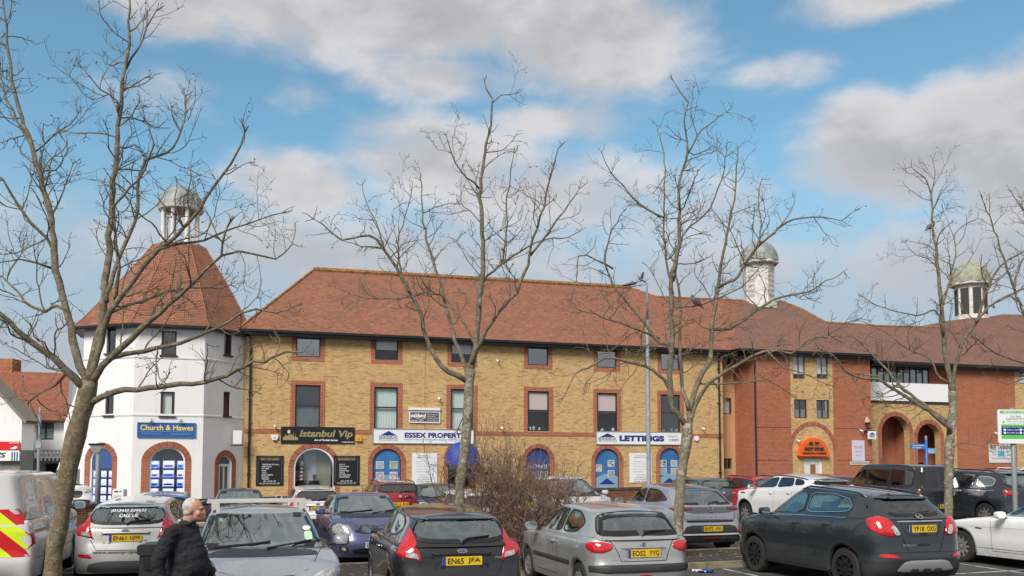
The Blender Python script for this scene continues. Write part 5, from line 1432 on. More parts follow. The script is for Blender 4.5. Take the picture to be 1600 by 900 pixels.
# ---- helpers for the other bodies
def hatch(**k):
    d = dict(L=4.1, W=1.75, H=1.48, zcowl=.98, zbr=1.05, xwb=1.05, xwt=.20, xrt=-1.68, xrb=-1.96, roofdrop=.08, tumble=.19, R=.315); d.update(k); return Car(**d)
def std_side(c, zt=None, rear_x=None, split=-.25, two=True):
    z0 = c.zcowl+.05; H = c.H-.10; b = c.zbr+.05; xr = rear_x if rear_x is not None else c.xrb+.42
    a = [round_poly([(c.xwb-.20, z0),(c.xwt+.10,H-.02),(split,H),(split,z0+.01)], 1, .12)]
    a.append(round_poly([(split-.06,z0+.01),(split-.06,H),(c.xrt+.75,H-.02),(xr,(b+H)/2+.08),(xr-.02,b+.08),(xr+.3,b)], 1, .16)); return a
def std_rear(c, w=.64, z0=None, z1=None, wt=.54):
    z0 = z0 or c.zbr+.05; z1 = z1 or c.H-.11
    return round_poly([(-w+.08,z0),(w-.08,z0),(w,z0+.1),(wt,z1-.02),(0,z1),(-wt,z1-.02),(-w,z0+.1)], 2, .16)
def std_scr(c, w=.66, wt=.54): return round_poly([(-w,c.zcowl+.04),(w,c.zcowl+.04),(wt,c.H-.11),(-wt,c.H-.11)], 2, .1)
def rear_kit(c, text, lamp, z_pl, bumper=PLAS, zb=.50, lampmat=REDL, emb=None, ze=None, seam=True, wiper=True, side_lamp=True, zs=None):
    c.both('R', lamp, lampmat, 'tail_lamp', off=.004, bulge=.02)
    if side_lamp:
        zl = [p[1] for p in lamp]; a, b = min(zl)+.03, max(zl)-.02
        c.both_sides([(-c.L/2+.10,a),(-c.L/2+.26,a+.04),(-c.L/2+.32,(a+b)/2),(-c.L/2+.22,b),(-c.L/2+.12,b)], lampmat, 'tail_lamp', off=.004, bulge=.01)
    if text: c.plate('R', z_pl, text, off=.025)
    if bumper: c.patch('R', round_poly([(-.72,c.zb+.01),(.72,c.zb+.01),(.66,zb),(-.66,zb)], 1, .16), bumper, 'lower_bumper', c.root, off=.009)
    if seam:
        zs = zs or .66; mb = MB(); c.strip('R', [(-.60,c.zbr),(-.52,zs),(.52,zs),(.60,c.zbr)], .010, None, '', None, off=.003, mb=mb); mb.build('tailgate_seam', SEAL, c.root)
    if emb: emblem(c, 'R', ze, emb, r=.045, off=.03)
    if wiper: z = c.zbr+.06; c.wiper('R', [(0,z-.02,.03),(-.06,z+.03,.035),(-.36,z+.05,.02)])
    c.patch('R', [(-.14,c.H-.085),(.14,c.H-.085),(.13,c.H-.065),(-.13,c.H-.065)], REDD, 'high_brake_lamp', c.root, off=.012)
def front_kit(c, lamp, lampside=None, grille=None, text=None, zpl=.42, emb=None, ze=.66, intake=True, fogs=True):
    c.both('F', lamp, CLENS, 'headlamp', off=.004, bulge=.02)
    if lampside: c.both_sides(lampside, CLENS, 'headlamp', off=.004, bulge=.01)
    if grille: c.patch('F', grille, PLAS, 'grille', c.root, off=.008)
    if intake: c.patch('F', round_poly([(-.42,.27),(.42,.27),(.48,.38),(-.48,.38)], 1, .2), SEAL, 'air_intake', c.root, off=.008)
    if fogs:
        c.both('F', round_poly([(.52,.30),(.70,.32),(.70,.44),(.54,.42)], 2, .2), PLAS, 'fog_lamp_recess', off=.008); c.both('F', round_poly([(.57,.335),(.65,.34),(.65,.41),(.58,.40)], 2, .25), CLENS, 'fog_lamp', off=.02)
    if text: c.plate('F', zpl, text, front=True, off=.03)
    if emb: emblem(c, 'F', ze, emb, r=.05, off=.03)
    zc = c.zcowl
    mb = MB(); 
    for sy in (1, -1): c.strip('T', [(c.xf-.35, sy*(.52)), (c.xwb-.05, sy*(c.W/2-.17))], .010, None, '', None, off=.003, mb=mb)
    c.strip('T', [(c.xf-.33,-.5),(c.xf-.27,0),(c.xf-.33,.5)], .010, None, '', None, off=.003, mb=mb)
    mb.build('bonnet_seam', SEAL, c.root)
    c.patch('F', [(-.62,zc-.03),(.62,zc-.03),(.63,zc+.035),(-.63,zc+.035)], SEAL, 'cowl', c.root, off=.006)
    c.wiper('F', [(-.55,zc+.03,.03),(-.10,zc+.07,.02),(.10,zc+.09,.02)]); c.wiper('F', [(.05,zc+.03,.03),(.40,zc+.06,.02),(.60,zc+.085,.02)])
LAMP_V = round_poly([(.56,.80),(.84,.82),(.84,1.05),(.70,1.10),(.62,1.0)], 2, .2)
LAMP_H = round_poly([(.46,.88),(.84,.90),(.85,1.02),(.52,1.0)], 2, .2)
# 6 grey estate with roof bars, front row, facing the camera
c = hatch(L=4.25, W=1.75, H=1.50, zcowl=1.0, znose=.74, xwb=1.02, xwt=.22, roofdrop=.06, wb=2.6, fo=.88, wbow=.2, hoodcurve=.55)
c.build('parked_car', 'light grey estate car with pale roof bars facing the camera beside the walking man', 'car', P_LG, sideglass=std_side(c), rearglass=std_rear(c), screen=round_poly([(-.74,1.03),(.74,1.03),(.60,1.41),(-.60,1.41)], 2, .08), spokes=5)
front_kit(c, round_poly([(.40,.62),(.78,.66),(.80,.86),(.60,.84),(.42,.72)], 2, .2), round_poly([(1.55,.70),(1.95,.64),(1.95,.80),(1.6,.86)], 2, .2), grille=round_poly([(-.34,.58),(.34,.58),(.36,.68),(-.36,.68)], 1, .2))
c.seams(1.0, -.2, -1.1); rails(c, SEAL, .10, -1.35, .56, .045)
for xx in (.0, -.85):
    q = c.pt('T', xx, .56, 0); zt_ = q.z+.095; t = thing('tmp', 'x', 'x') if 0 else None
    MB().box(xx-.035, -.66, zt_, xx+.035, .66, zt_+.03).box(xx-.05, .50, q.z, xx+.05, .60, zt_).box(xx-.05, -.60, q.z, xx+.05, -.50, zt_).build('roof_bar', pmat('roof_bar_grey', (.50,.50,.46), .5), c.root)
c.patch('F', round_poly([(.52,1.09),(.62,1.09),(.62,1.19),(.52,1.19)], 1, .2), pmat('tax_disc', (.45,.75,.45), .6), 'windscreen_sticker', c.root, off=.012)
c.patch('F', round_poly([(.51,1.20),(.61,1.20),(.61,1.25),(.51,1.25)], 2, .25), WHITE, 'windscreen_sticker', c.root, off=.012)
sc_ = Vector((-3.0, 10.75, 0)); c.place(XY=(-2.66, 9.82), at='F', heading=288, z=0)
# 7 lavender hatch facing the camera, second row
c = hatch(L=3.92, W=1.68, H=1.45, zcowl=1.0, znose=.76, xwb=1.05, xwt=.25, xrt=-1.6, xrb=-1.85, hoodcurve=.6, wb=2.49, fo=.80, R=.30)
c.build('parked_car', 'lavender blue hatchback facing the camera behind the black hatchback', 'car', P_PUR, sideglass=std_side(c), rearglass=std_rear(c), screen=round_poly([(-.70,1.02),(.70,1.02),(.57,1.36),(-.57,1.36)], 2, .1))
front_kit(c, round_poly([(.46,.62),(.76,.62),(.80,.82),(.70,.88),(.48,.80)], 2, .2), round_poly([(1.5,.66),(1.82,.64),(1.80,.80),(1.5,.84)], 2, .2), grille=round_poly([(-.40,.68),(.40,.68),(.40,.76),(-.40,.76)], 1, .2), text='EK56 OVB', zpl=.45, emb='oval', ze=.80)
c.seams(.95, -.25, -.95); MB().tube([Vector((.15,0,1.40)), Vector((.05,0,1.58))], .006, 5).build('aerial', SEAL, c.root)
c.place(px=588, Y=1400/77.5, at='F', heading=288)
# 8 small black car facing the camera by the wall
c = hatch(L=3.54, W=1.64, H=1.47, zcowl=1.0, znose=.80, xwb=1.0, xwt=.35, xrt=-1.45, xrb=-1.66, hoodcurve=.5, wb=2.42, fo=.58, R=.29)
c.build('parked_car', 'small black city car facing the camera in front of the low brick wall', 'car', P_NAVY, sideglass=std_side(c), screen=round_poly([(-.68,1.02),(.68,1.02),(.58,1.38),(-.58,1.38)], 2, .1))
front_kit(c, round_poly([(.44,.72),(.74,.74),(.76,.90),(.50,.84)], 2, .2), grille=round_poly([(-.44,.50),(.44,.50),(.5,.56),(-.5,.56)], 1, .2), text='EA14 XKP', zpl=.44, emb='vw', ze=.80)
c.place(px=376, Y=24.3, at='F', heading=288)
# 9 bright blue car
c = hatch(H=1.44, zbr=1.0, L=4.2); c.build('parked_car', 'bright blue hatchback seen behind the white silver hatchback near the tower', 'car', P_BLU, sideglass=std_side(c), rearglass=std_rear(c, .66), screen=std_scr(c), glass=CGD, rglass=CGD)
rear_kit(c, 'EY67 HKN', round_poly([(.46,.84),(.84,.84),(.84,.98),(.62,.98)], 2, .2), .62, emb='disc', ze=.92); c.seams(1., -.2, -1.0)
MB().tube([Vector((-1.3,.1,1.40)), Vector((-1.42,.1,1.62))], .006, 5).build('aerial', SEAL, c.root)
c.place(px=250, Y=23)
# 10 red suv
c = hatch(L=4.35, W=1.80, H=1.58, zcowl=1.08, zbr=1.14, znose=.86, xwb=1.15, xrt=-1.75, xrb=-2.05, R=.345, zb=.25, clad=.42, lip=(.04, PLAS), spoiler=.08)
c.build('parked_car', 'dark red crossover seen from behind in front of the property office windows', 'car', P_RED, sideglass=std_side(c), rearglass=std_rear(c, .68, z1=1.50), screen=std_scr(c), glass=CGD, rglass=CGD)
rear_kit(c, 'SN16 BCW', round_poly([(.44,.98),(.82,.96),(.88,1.10),(.84,1.16),(.50,1.08)], 2, .2), .84, emb='disc', ze=1.07, zb=.48); c.seams(1., -.2, -1.1); rails(c, BLKP, .1, -1.5, .58, .04)
MB().tube([Vector((-1.3,0,1.54)), Vector((-1.42,0,1.74))], .008, 5).build('aerial', SEAL, c.root)
c.place(px=626, Y=28.2)
# 11 dark navy car facing the camera
c = hatch(L=4.0, H=1.47); c.build('parked_car', 'dark navy hatchback facing the camera between the red crossover and the tree trunk', 'car', P_NAVY, sideglass=std_side(c), rearglass=std_rear(c), screen=std_scr(c))
front_kit(c, round_poly([(.46,.62),(.80,.66),(.80,.80),(.5,.74)], 2, .2), grille=round_poly([(-.40,.56),(.40,.56),(.40,.66),(-.40,.66)], 1, .2), text='LK12 ZNR', zpl=.44)
c.place(px=704, Y=27, at='F', heading=288)
# 12 white car behind the hedge
c = hatch(L=3.95, W=1.70, H=1.47); c.build('parked_car', 'white hatchback parked directly behind the bare hedge', 'car', P_WH, sideglass=std_side(c), rearglass=std_rear(c), screen=std_scr(c), glass=CGD, rglass=CGD)
rear_kit(c, 'EJ09 RTO', LAMP_V, .80); c.seams(1., -.2, -1.0); c.place(px=770, Y=19.6)
# 13 pale people carrier facing the camera behind the hedge
c = hatch(L=4.4, W=1.82, H=1.66, zcowl=1.10, znose=.84, xwb=1.35, xwt=.35, hoodcurve=.4, wb=2.7, fo=.9, R=.33); c.build('parked_car', 'pale silver people carrier facing the camera behind the hedge top', 'car', P_SILW, sideglass=std_side(c), rearglass=std_rear(c), screen=round_poly([(-.76,1.13),(.76,1.13),(.62,1.56),(-.62,1.56)], 2, .1))
front_kit(c, round_poly([(.50,.74),(.84,.78),(.84,.94),(.55,.88)], 2, .2), grille=round_poly([(-.45,.62),(.45,.62),(.45,.72),(-.45,.72)], 1, .2), text='EX10 WMD', zpl=.46); c.place(px=922, Y=25.5, at='F', heading=288)
# 14 grey hatch far behind the hedge
c = hatch(L=4.1, H=1.48); c.build('parked_car', 'grey hatchback with yellow rear plate glimpsed through the hedge', 'car', P_GREY, sideglass=std_side(c), rearglass=std_rear(c), screen=std_scr(c), glass=CGD, rglass=CGD)
rear_kit(c, 'EN58 KDU', LAMP_V, .80); c.place(px=832, Y=27.5)
# 15 silver coupe-like crossover EN72 AWU
c = hatch(L=4.15, W=1.79, H=1.55, zcowl=1.02, zbr=1.06, znose=.84, xwb=1.02, xwt=.15, xrt=-1.45, xrb=-2.00, R=.34, zb=.25, clad=.46, lip=(.045, PLAS), spoiler=.05, roofdrop=.14, rg=1.05, cladmat=PLAS)
MRf = pmat('black_roof_paint', (.012,.012,.013), .2, coat=1.)
c.build('parked_car', 'pale silver crossover with black roof showing rear plate EN72 AWU behind the third tree', 'car', P_LG, roofm=MRf, sideglass=[round_poly([(.82,1.07),(.22,1.39),(-.25,1.43),(-.25,1.10)], 1, .12), round_poly([(-.31,1.10),(-.31,1.43),(-.85,1.40),(-1.25,1.25),(-1.38,1.17),(-.9,1.12)], 1, .15)],
    rearglass=round_poly([(-.60,1.08),(.60,1.08),(.62,1.12),(.50,1.42),(-.50,1.42),(-.62,1.12)], 2, .14), screen=std_scr(c), glass=CG, wheelm=ALLOYD, spokes=6)
c.patch('R', round_poly([(-.80,1.0),(.80,1.0),(.84,1.05),(-.84,1.05)], 1, .1), P_LG, 'tailgate_edge', c.root, off=.004)
c.patch('R', round_poly([(-.80,.98),(-.45,.90),(.45,.90),(.80,.98),(.84,1.045),(-.84,1.045)], 1, .1), pmat('tailgate_panel_grey', (.16,.165,.17), .35, metal=.4), 'tailgate_panel', c.root, off=.008)
c.both('R', [(.44,.975),(.84,.96),(.86,1.03),(.42,1.03)], REDD, 'tail_lamp', off=.014, bulge=.01); c.both_sides([(-c.L/2+.1,.96),(-c.L/2+.42,.99),(-c.L/2+.42,1.02),(-c.L/2+.1,1.03)], REDD, 'tail_lamp', off=.006)
emblem(c, 'R', .985, 'ring_bolt', r=.055, off=.03, mat=SILVP); c.rtext('R', 'M O K K A', -.36, .80, .36, .825, SILVP, 'lettering')
c.patch('R', round_poly([(-.58,.70),(.58,.70),(.60,.745),(-.60,.745)], 1, .1), SEAL, 'bumper_slot', c.root, off=.006); c.strip('R', [(-.66,1.06),(-.62,.76),(.62,.76),(.66,1.06)], .01, SEAL, 'tailgate_seam', c.root, off=.003)
c.patch('R', round_poly([(-.70,.40),(.70,.40),(.62,.64),(-.62,.64)], 1, .14), PLAS, 'lower_bumper', c.root, off=.010)
c.strip('R', [(-.80,.33),(-.70,.44),(.70,.44),(.80,.33)], .035, pmat('pale_trim', (.55,.57,.58), .4), 'bumper_trim', c.root, off=.022)
c.both('R', [(.66,.50),(.78,.48),(.82,.62),(.74,.62)], REDL, 'rear_reflector', off=.014); c.patch('R', [(-.20,.34),(.20,.34),(.22,.375),(-.22,.375)], REDD, 'rear_fog_lamp', c.root, off=.02)
for yy in (-.34, -.42): MB().lathe([(.033,-2.10),(.033,-1.95)], 12, axis='y').build('exhaust_pipe', CHROME, c.root, tf=lambda v: Vector((v.y, yy+v.x, .36+v.z)))
c.plate('R', .56, 'EN72 AWU', off=.03); c.wiper('R', [(0,1.08,.03),(-.04,1.12,.04),(-.30,1.14,.02)]); c.seams(.95, -.28, -1.05)
c.place(px=1112, Y=1400/70)
# 16 dark grey hatch beyond
c = hatch(L=4.28, W=1.80, H=1.50); c.build('parked_car', 'steel grey hatchback seen from behind left of the bright red car', 'car', P_GREY, sideglass=std_side(c), rearglass=std_rear(c), screen=std_scr(c), glass=CG, rglass=CG)
rear_kit(c, 'LL65 GPK', round_poly([(.48,.94),(.84,.94),(.84,1.08),(.60,1.06)], 2, .2), .58, emb='disc', ze=.96, bumper=PLAS, zb=.42, zs=.72); c.seams(1., -.2, -1.0); c.place(px=1133, Y=30)
# 17 bright red
c = hatch(L=4.05, W=1.75, H=1.54, zbr=1.08); c.build('parked_car', 'bright red hatchback seen from behind beside the white crossover', 'car', paint('bright_red_paint', (.45,.012,.02), .15), sideglass=std_side(c), rearglass=std_rear(c), screen=std_scr(c), glass=CGD, rglass=CG)
rear_kit(c, 'EF64 YLT', LAMP_V, .72); c.seams(1., -.2, -1.0); rails(c, BLKP, .1, -1.4, .56, .03); c.place(px=1216, Y=29.2)
# 18 white crossover
c = hatch(L=4.37, W=1.90, H=1.62, zcowl=1.12, zbr=1.22, znose=.92, xwb=1.15, xwt=.25, xrt=-1.80, xrb=-2.05, R=.36, wb=2.68, fo=.90, zb=.27, clad=.44, lip=(.05, PLAS), tumble=.24, spoiler=.14, roofdrop=.16, rg=.7)
c.build('parked_car', 'white crossover with narrow black rear window parked behind the dark grey crossover', 'car', P_WH, sideglass=[round_poly([(.95,1.17),(.35,1.48),(-.20,1.51),(-.20,1.21)], 1, .12), round_poly([(-.27,1.21),(-.27,1.51),(-.9,1.49),(-1.0,1.26)], 1, .12), round_poly([(-1.06,1.28),(-.96,1.48),(-1.30,1.45),(-1.45,1.36),(-1.42,1.30)], 1, .18)],
    rearglass=round_poly([(-.60,1.30),(.60,1.30),(.74,1.37),(.66,1.49),(-.66,1.49),(-.74,1.37)], 2, .14), screen=std_scr(c), glass=CGD, rglass=CGD, roofm=P_WH, spokes=8)
rear_kit(c, 'EA19 VLM', round_poly([(.44,1.02),(.84,1.02),(.88,1.14),(.50,1.12)], 2, .2), .86, zb=.5); rails(c, BLKP, .1, -1.5, .62, .02); c.both_sides([(1.28,.98),(1.58,1.0),(1.58,1.03),(1.28,1.02)], SEAL, 'side_vent', off=.006)
c.seams(1.05, -.23, -1.1); c.place(px=1318, Y=1400/56)
# 19 maroon car glimpsed behind
c = hatch(L=4.1, H=1.50); c.build('parked_car', 'maroon hatchback mostly hidden behind the white crossover', 'car', P_RED, sideglass=std_side(c), rearglass=std_rear(c), screen=std_scr(c), glass=CGD, rglass=CGD); rear_kit(c, 'EK11 BZH', LAMP_V, .72); c.place(px=1332, Y=31.5)
# 20 black people van
c = Car(L=4.4, W=1.85, H=1.84, wb=2.79, fo=.88, R=.33, zb=.22, zcowl=1.12, zbr=1.16, znose=.92, xwb=1.30, xwt=.62, xrt=-2.02, xrb=-2.14, tumble=.14, roofdrop=.03, rg=1., rcr=.20,
        rear=[(.2,.10),(.3,.03),(.45,.0),(.6,.0),(.68,.04),(1.1,.04),(1.2,.05)], clad=.40, lip=(.04, PLAS))
c.build('parked_van', 'tall charcoal people van with twin rear door windows behind the fourth tree', 'van', P_CHAR, sideglass=[round_poly([(1.10,1.18),(.72,1.62),(.20,1.68),(.20,1.18)], 1, .12), round_poly([(.12,1.18),(.12,1.68),(-.75,1.68),(-.75,1.18)], 1, .08), round_poly([(-.85,1.18),(-.85,1.68),(-1.72,1.66),(-1.80,1.55),(-1.76,1.2)], 1, .12)],
    screen=std_scr(c, .72, .62), glass=CGD, rglass=CGD)
for sg in (1, -1):
    g = round_poly([(sg*.06,1.16),(sg*.70,1.16),(sg*.70,1.55),(sg*.62,1.66),(sg*.06,1.66)], 2, .12); c.patch('R', g, pmat('privacy_glass', (.012,.013,.015), .04, coat=1.), 'rear_window', c.root, off=.006)
c.strip('R', [(0,.5),(0,1.76)], .014, SEAL, 'door_seam', c.root, off=.004); c.both('R', round_poly([(.78,.75),(.90,.75),(.90,1.12),(.80,1.12)], 1, .2), REDL, 'tail_lamp', off=.006)
emblem(c, 'R', .98, 'chevrons', y=-.38, r=.07); c.rtext('R', 'BERLINGO', .22, .80, .52, .83, CHROME, 'lettering'); c.rtext('R', 'ELECTRIC', -.60, .86, -.25, .88, CHROME, 'lettering'); c.plate('R', .62, 'EU23 FNC')
c.patch('R', round_poly([(-.80,.24),(.80,.24),(.80,.48),(-.80,.48)], 1, .12), PLAS, 'lower_bumper', c.root, off=.012); c.seams(1.15, .16, -.8); rails(c, P_CHAR, .5, -1.8, .66, .03)
MB().tube([Vector((.45,.0,1.80)), Vector((.38,.0,2.02))], .007, 5).build('aerial', SEAL, c.root)
c.place(px=1478, Y=26.0)
# 21 dark blue grey estate suv at the right
c = hatch(L=4.5, W=1.88, H=1.66, zcowl=1.10, zbr=1.12, znose=.9, xwb=1.2, xwt=.35, xrt=-1.80, xrb=-2.15, R=.36, wb=2.75, fo=.9, zb=.26, spoiler=.1)
P21 = paint('slate_blue_paint', (.035,.04,.06), .45); w2_ = round_poly([(-1.02,1.17),(-1.02,1.47),(-1.42,1.46),(-1.64,1.38),(-1.64,1.25),(-1.55,1.17)], 2, .16)
c.build('parked_car', 'slate blue estate with chrome window surround at the right edge behind the white coupe', 'car', P21, sideglass=[round_poly([(1.0,1.14),(.42,1.52),(-.12,1.56),(-.12,1.15)], 1, .12), round_poly([(-.19,1.15),(-.19,1.56),(-.92,1.56),(-.92,1.17)], 1, .1), w2_],
    rearglass=round_poly([(-.64,1.16),(.64,1.16),(.72,1.22),(.60,1.52),(-.60,1.52),(-.72,1.22)], 2, .14), screen=std_scr(c), glass=CG)
c.ring('S+', w2_, .03, CHROME, 'window_chrome', c.root, off=.014, only='g'); c.both_sides([(-1.7,1.055),(1.0,1.03),(1.0,1.05),(-1.7,1.075)], CHROME, 'waist_chrome', off=.006)
rear_kit(c, 'WU70 SDE', round_poly([(.44,.96),(.86,.94),(.90,1.08),(.50,1.06)], 2, .2), .84); rails(c, BLKP, .2, -1.6, .62, .06); c.seams(1.1, -.15, -.97); c.place(px=1618, Y=25)
# 22 white coupe, front row right
c = Car(L=4.70, W=1.79, H=1.40, wb=2.76, fo=.85, R=.33, zb=.19, zcowl=.95, zbr=.98, znose=.70, xwb=.85, xwt=.05, xrt=-1.15, xrb=-1.85, tumble=.24, roofdrop=.09, hoodcurve=.5, rg=1.2, fcr=.5,
        side=[(.18,.05),(.28,.02),(.45,.0),(.56,.0),(.66,.012),(.8,.0),(.95,.03)])
c.build('parked_car', 'white coupe cut off by the right edge in the front row', 'car', P_WH, sideglass=[round_poly([(.68,.99),(.45,1.12),(.02,1.27),(-.40,1.30),(-.36,.99)], 1, .14), round_poly([(-.42,.99),(-.46,1.30),(-.85,1.27),(-1.15,1.12),(-1.05,1.0)], 1, .16)],
    screen=round_poly([(-.68,.98),(.68,.98),(.55,1.31),(-.55,1.31)], 2, .1), rearglass=round_poly([(-.6,1.02),(.6,1.02),(.5,1.3),(-.5,1.3)], 2, .14), glass=CG, spokes=10)
rear_kit(c, 'EY60 PXB', round_poly([(.46,.74),(.84,.74),(.84,.88),(.56,.88)], 2, .2), .62, wiper=False); c.seams(.72, -.62); c.both_sides([(-1.9,.345),(1.1,.345),(1.1,.352),(-1.9,.352)], SEAL, 'sill_seam', off=.004)
c.both_sides(round_poly([(.95,.715),(1.12,.72),(1.10,.745),(.95,.735)], 1, .2), SEAL, 'side_vent', off=.006); c.both_sides([(-1.9,.80),(1.3,.76),(1.3,.766),(-1.9,.806)], P_WH, 'body_crease', off=.012)
fx = Vector((9.15, 18.45, 0))+DX*.86; c.place(XY=(fx.x, fx.y), at='W', heading=110)
# 23 silver car, bottom left corner
c = hatch(L=4.1, H=1.46); c.build('parked_car', 'silver hatchback cut off by the bottom left corner of the frame', 'car', P_SIL, sideglass=std_side(c), rearglass=std_rear(c), screen=std_scr(c)); rear_kit(c, 'EO08 XJW', LAMP_V, .8); c.seams(1., -.2, -1.)
front_kit(c, round_poly([(.50,.62),(.82,.66),(.82,.80),(.55,.74)], 2, .2))
c.place(XY=(-8.55, 12.7), at='W', heading=108)
# 24 silver car driving past at the far right
c = hatch(L=4.5, H=1.62, W=1.8, zcowl=1.08, zbr=1.12, xwb=1.2); c.build('passing_car', 'silver estate with white roof bars driving past the arches at right', 'car', P_SILW, sideglass=std_side(c), rearglass=std_rear(c), screen=std_scr(c), glass=CG); c.seams(1., -.2, -1.); rails(c, P_WH, .2, -1.6, .6, .07)
front_kit(c, round_poly([(.50,.70),(.82,.72),(.82,.86),(.55,.82)], 2, .2)); c.place(px=1512, Y=35.5, at='F', heading=198)
# 25 utility van with chevrons
c = Car(L=4.97, W=1.95, H=1.93, wb=2.93, fo=.95, R=.335, zb=.26, zcowl=1.18, zbr=1.16, znose=.95, xwb=1.60, xwt=.95, xrt=-2.40, xrb=-2.44, tumble=.15, roofdrop=.0, rg=1., rcr=.12,
        rear=[(.2,.08),(.3,.02),(.45,.0),(.58,.0),(.62,.04),(1.1,.04),(1.2,.04)], ftaper=.04)
c.build('utility_van', 'white utility van with red and yellow rear chevrons at the left edge', 'van', P_VAN, sideglass=[round_poly([(1.42,1.22),(1.02,1.72),(.55,1.76),(.55,1.22)], 1, .12)], screen=std_scr(c, .74, .64), glass=CGD, spokes=6, wheelm=DGREY)
c.mx = 1.25
CHY = pmat('chevron_yellow', (.70,.88,.02), .4); CHR = pmat('chevron_red', (.60,.012,.02), .4)
# chevrons pointing up, clipped to each rear door
for sg in (1, -1):
    k = 0
    for i in range(-6, 8):
        mat_ = CHR if i % 2 else CHY; rows = []
        y0, y1, w_, dz = .02, .93, .26, .80
        za = .10+i*w_
        pl = [(sg*y0, za+dz), (sg*y1, za), (sg*y1, za+w_), (sg*y0, za+dz+w_)]
        lo, hi = .60, 1.30+.0
        def clip(pl, zc, keep_above):
            out = []
            for a, b in zip(pl, pl[1:]+pl[:1]):
                ia = (a[1] >= zc) == keep_above; ib = (b[1] >= zc) == keep_above
                if ia: out.append(a)
                if ia != ib: t = (zc-a[1])/(b[1]-a[1]); out.append((a[0]+(b[0]-a[0])*t, zc))
            return out
        pl = clip(pl, lo, True)
        if len(pl) > 2: pl = clip(pl, 1.34, False)
        if len(pl) > 2: c.patch('R', pl, mat_, 'chevron_stripe', c.root, off=.006, nz=4, nx=4, smooth=False)
for sg in (1, -1):
    c.patch('R', [(sg*.80,1.35),(sg*.90,1.35),(sg*.90,1.58),(sg*.80,1.58)], CHR, 'chevron_stripe', c.root, off=.006, nz=3, nx=2)
    c.patch('R', [(sg*.80,1.55),(sg*.90,1.55),(sg*.84,1.72),(sg*.78,1.72)], CHY, 'chevron_stripe', c.root, off=.006, nz=3, nx=2)
    c.patch('R', [(sg*.03,1.74),(sg*.78,1.74),(sg*.78,1.76),(sg*.03,1.76)], CHR, 'chevron_stripe', c.root, off=.006, nz=2, nx=4)
    fc = 'S+' if sg > 0 else 'S-'
    lm = [(-c.L/2+.03,.70),(-c.L/2+.19,.78),(-c.L/2+.20,1.20),(-c.L/2+.16,1.42),(-c.L/2+.10,1.52),(-c.L/2+.03,1.54)]
    c.patch(fc, lm, REDL, 'tail_lamp', c.root, off=.012, bulge=.02); c.patch('R', [(sg*.92,.70),(sg*.965,.70),(sg*.955,1.52),(sg*.92,1.50)], REDL, 'tail_lamp', c.root, off=.012)
    c.patch(fc, [(-c.L/2+.04,.92),(-c.L/2+.17,.94),(-c.L/2+.17,1.14),(-c.L/2+.04,1.12)], CLENS, 'reverse_lamp', c.root, off=.038)
    c.strip(fc, [(-c.L/2+.22,.98),(2.1,.98)], .045, pmat('ochre_stripe', (.42,.20,.045), .5), 'ochre_stripe', c.root, off=.005)
    c.strip(fc, [(-c.L/2+.25,.56),(1.5,.56)], .01, SEAL, 'panel_seam', c.root, off=.004)
    c.strip(fc, [(.48,.35),(.48,1.78)], .01, SEAL, 'panel_seam', c.root, off=.004); c.strip(fc, [(-.75,.35),(-.75,1.70)], .01, SEAL, 'panel_seam', c.root, off=.004)
    c.ring(fc, round_poly([(-2.15,1.22),(-2.15,1.72),(-.85,1.74),(-.85,1.22)], 1, .12), .012, DGREY, 'panel_pressing', c.root, off=.004)
c.plate('R', .72, 'EO19 KHB', y=.0) ; c.seams(1.5, .5)
sh_ = Vector((-8.76, 17.8, 0))-DX*.85; c.place(XY=(sh_.x, sh_.y), at='W', heading=108, z=0)
# 26 white panel van beyond the tower
c = Car(L=5.5, W=2.05, H=2.5, wb=3.3, fo=.95, R=.34, zb=.30, zcowl=1.32, zbr=1.3, znose=1.15, xwb=2.0, xwt=1.30, xrt=-2.6, xrb=-2.7, tumble=.16, roofdrop=0., rg=1., hoodcurve=.5)
c.build('parked_van', 'white panel van facing the camera between the leaning trunk and the tower', 'van', P_VAN, sideglass=[], screen=round_poly([(-.86,1.36),(.86,1.36),(.78,2.05),(-.78,2.05)], 2, .1))
front_kit(c, round_poly([(.62,.92),(.95,.98),(.97,1.16),(.70,1.10)], 2, .2), grille=round_poly([(-.55,.72),(.55,.72),(.60,1.06),(-.60,1.06)], 1, .14), text='EN70 LUC', zpl=.55)
c.patch('F', round_poly([(-.9,.30),(.9,.30),(.95,.66),(-.95,.66)], 1, .14), PLAS, 'lower_bumper', c.root, off=.012)
c.place(px=104, Y=41, at='F', heading=283)
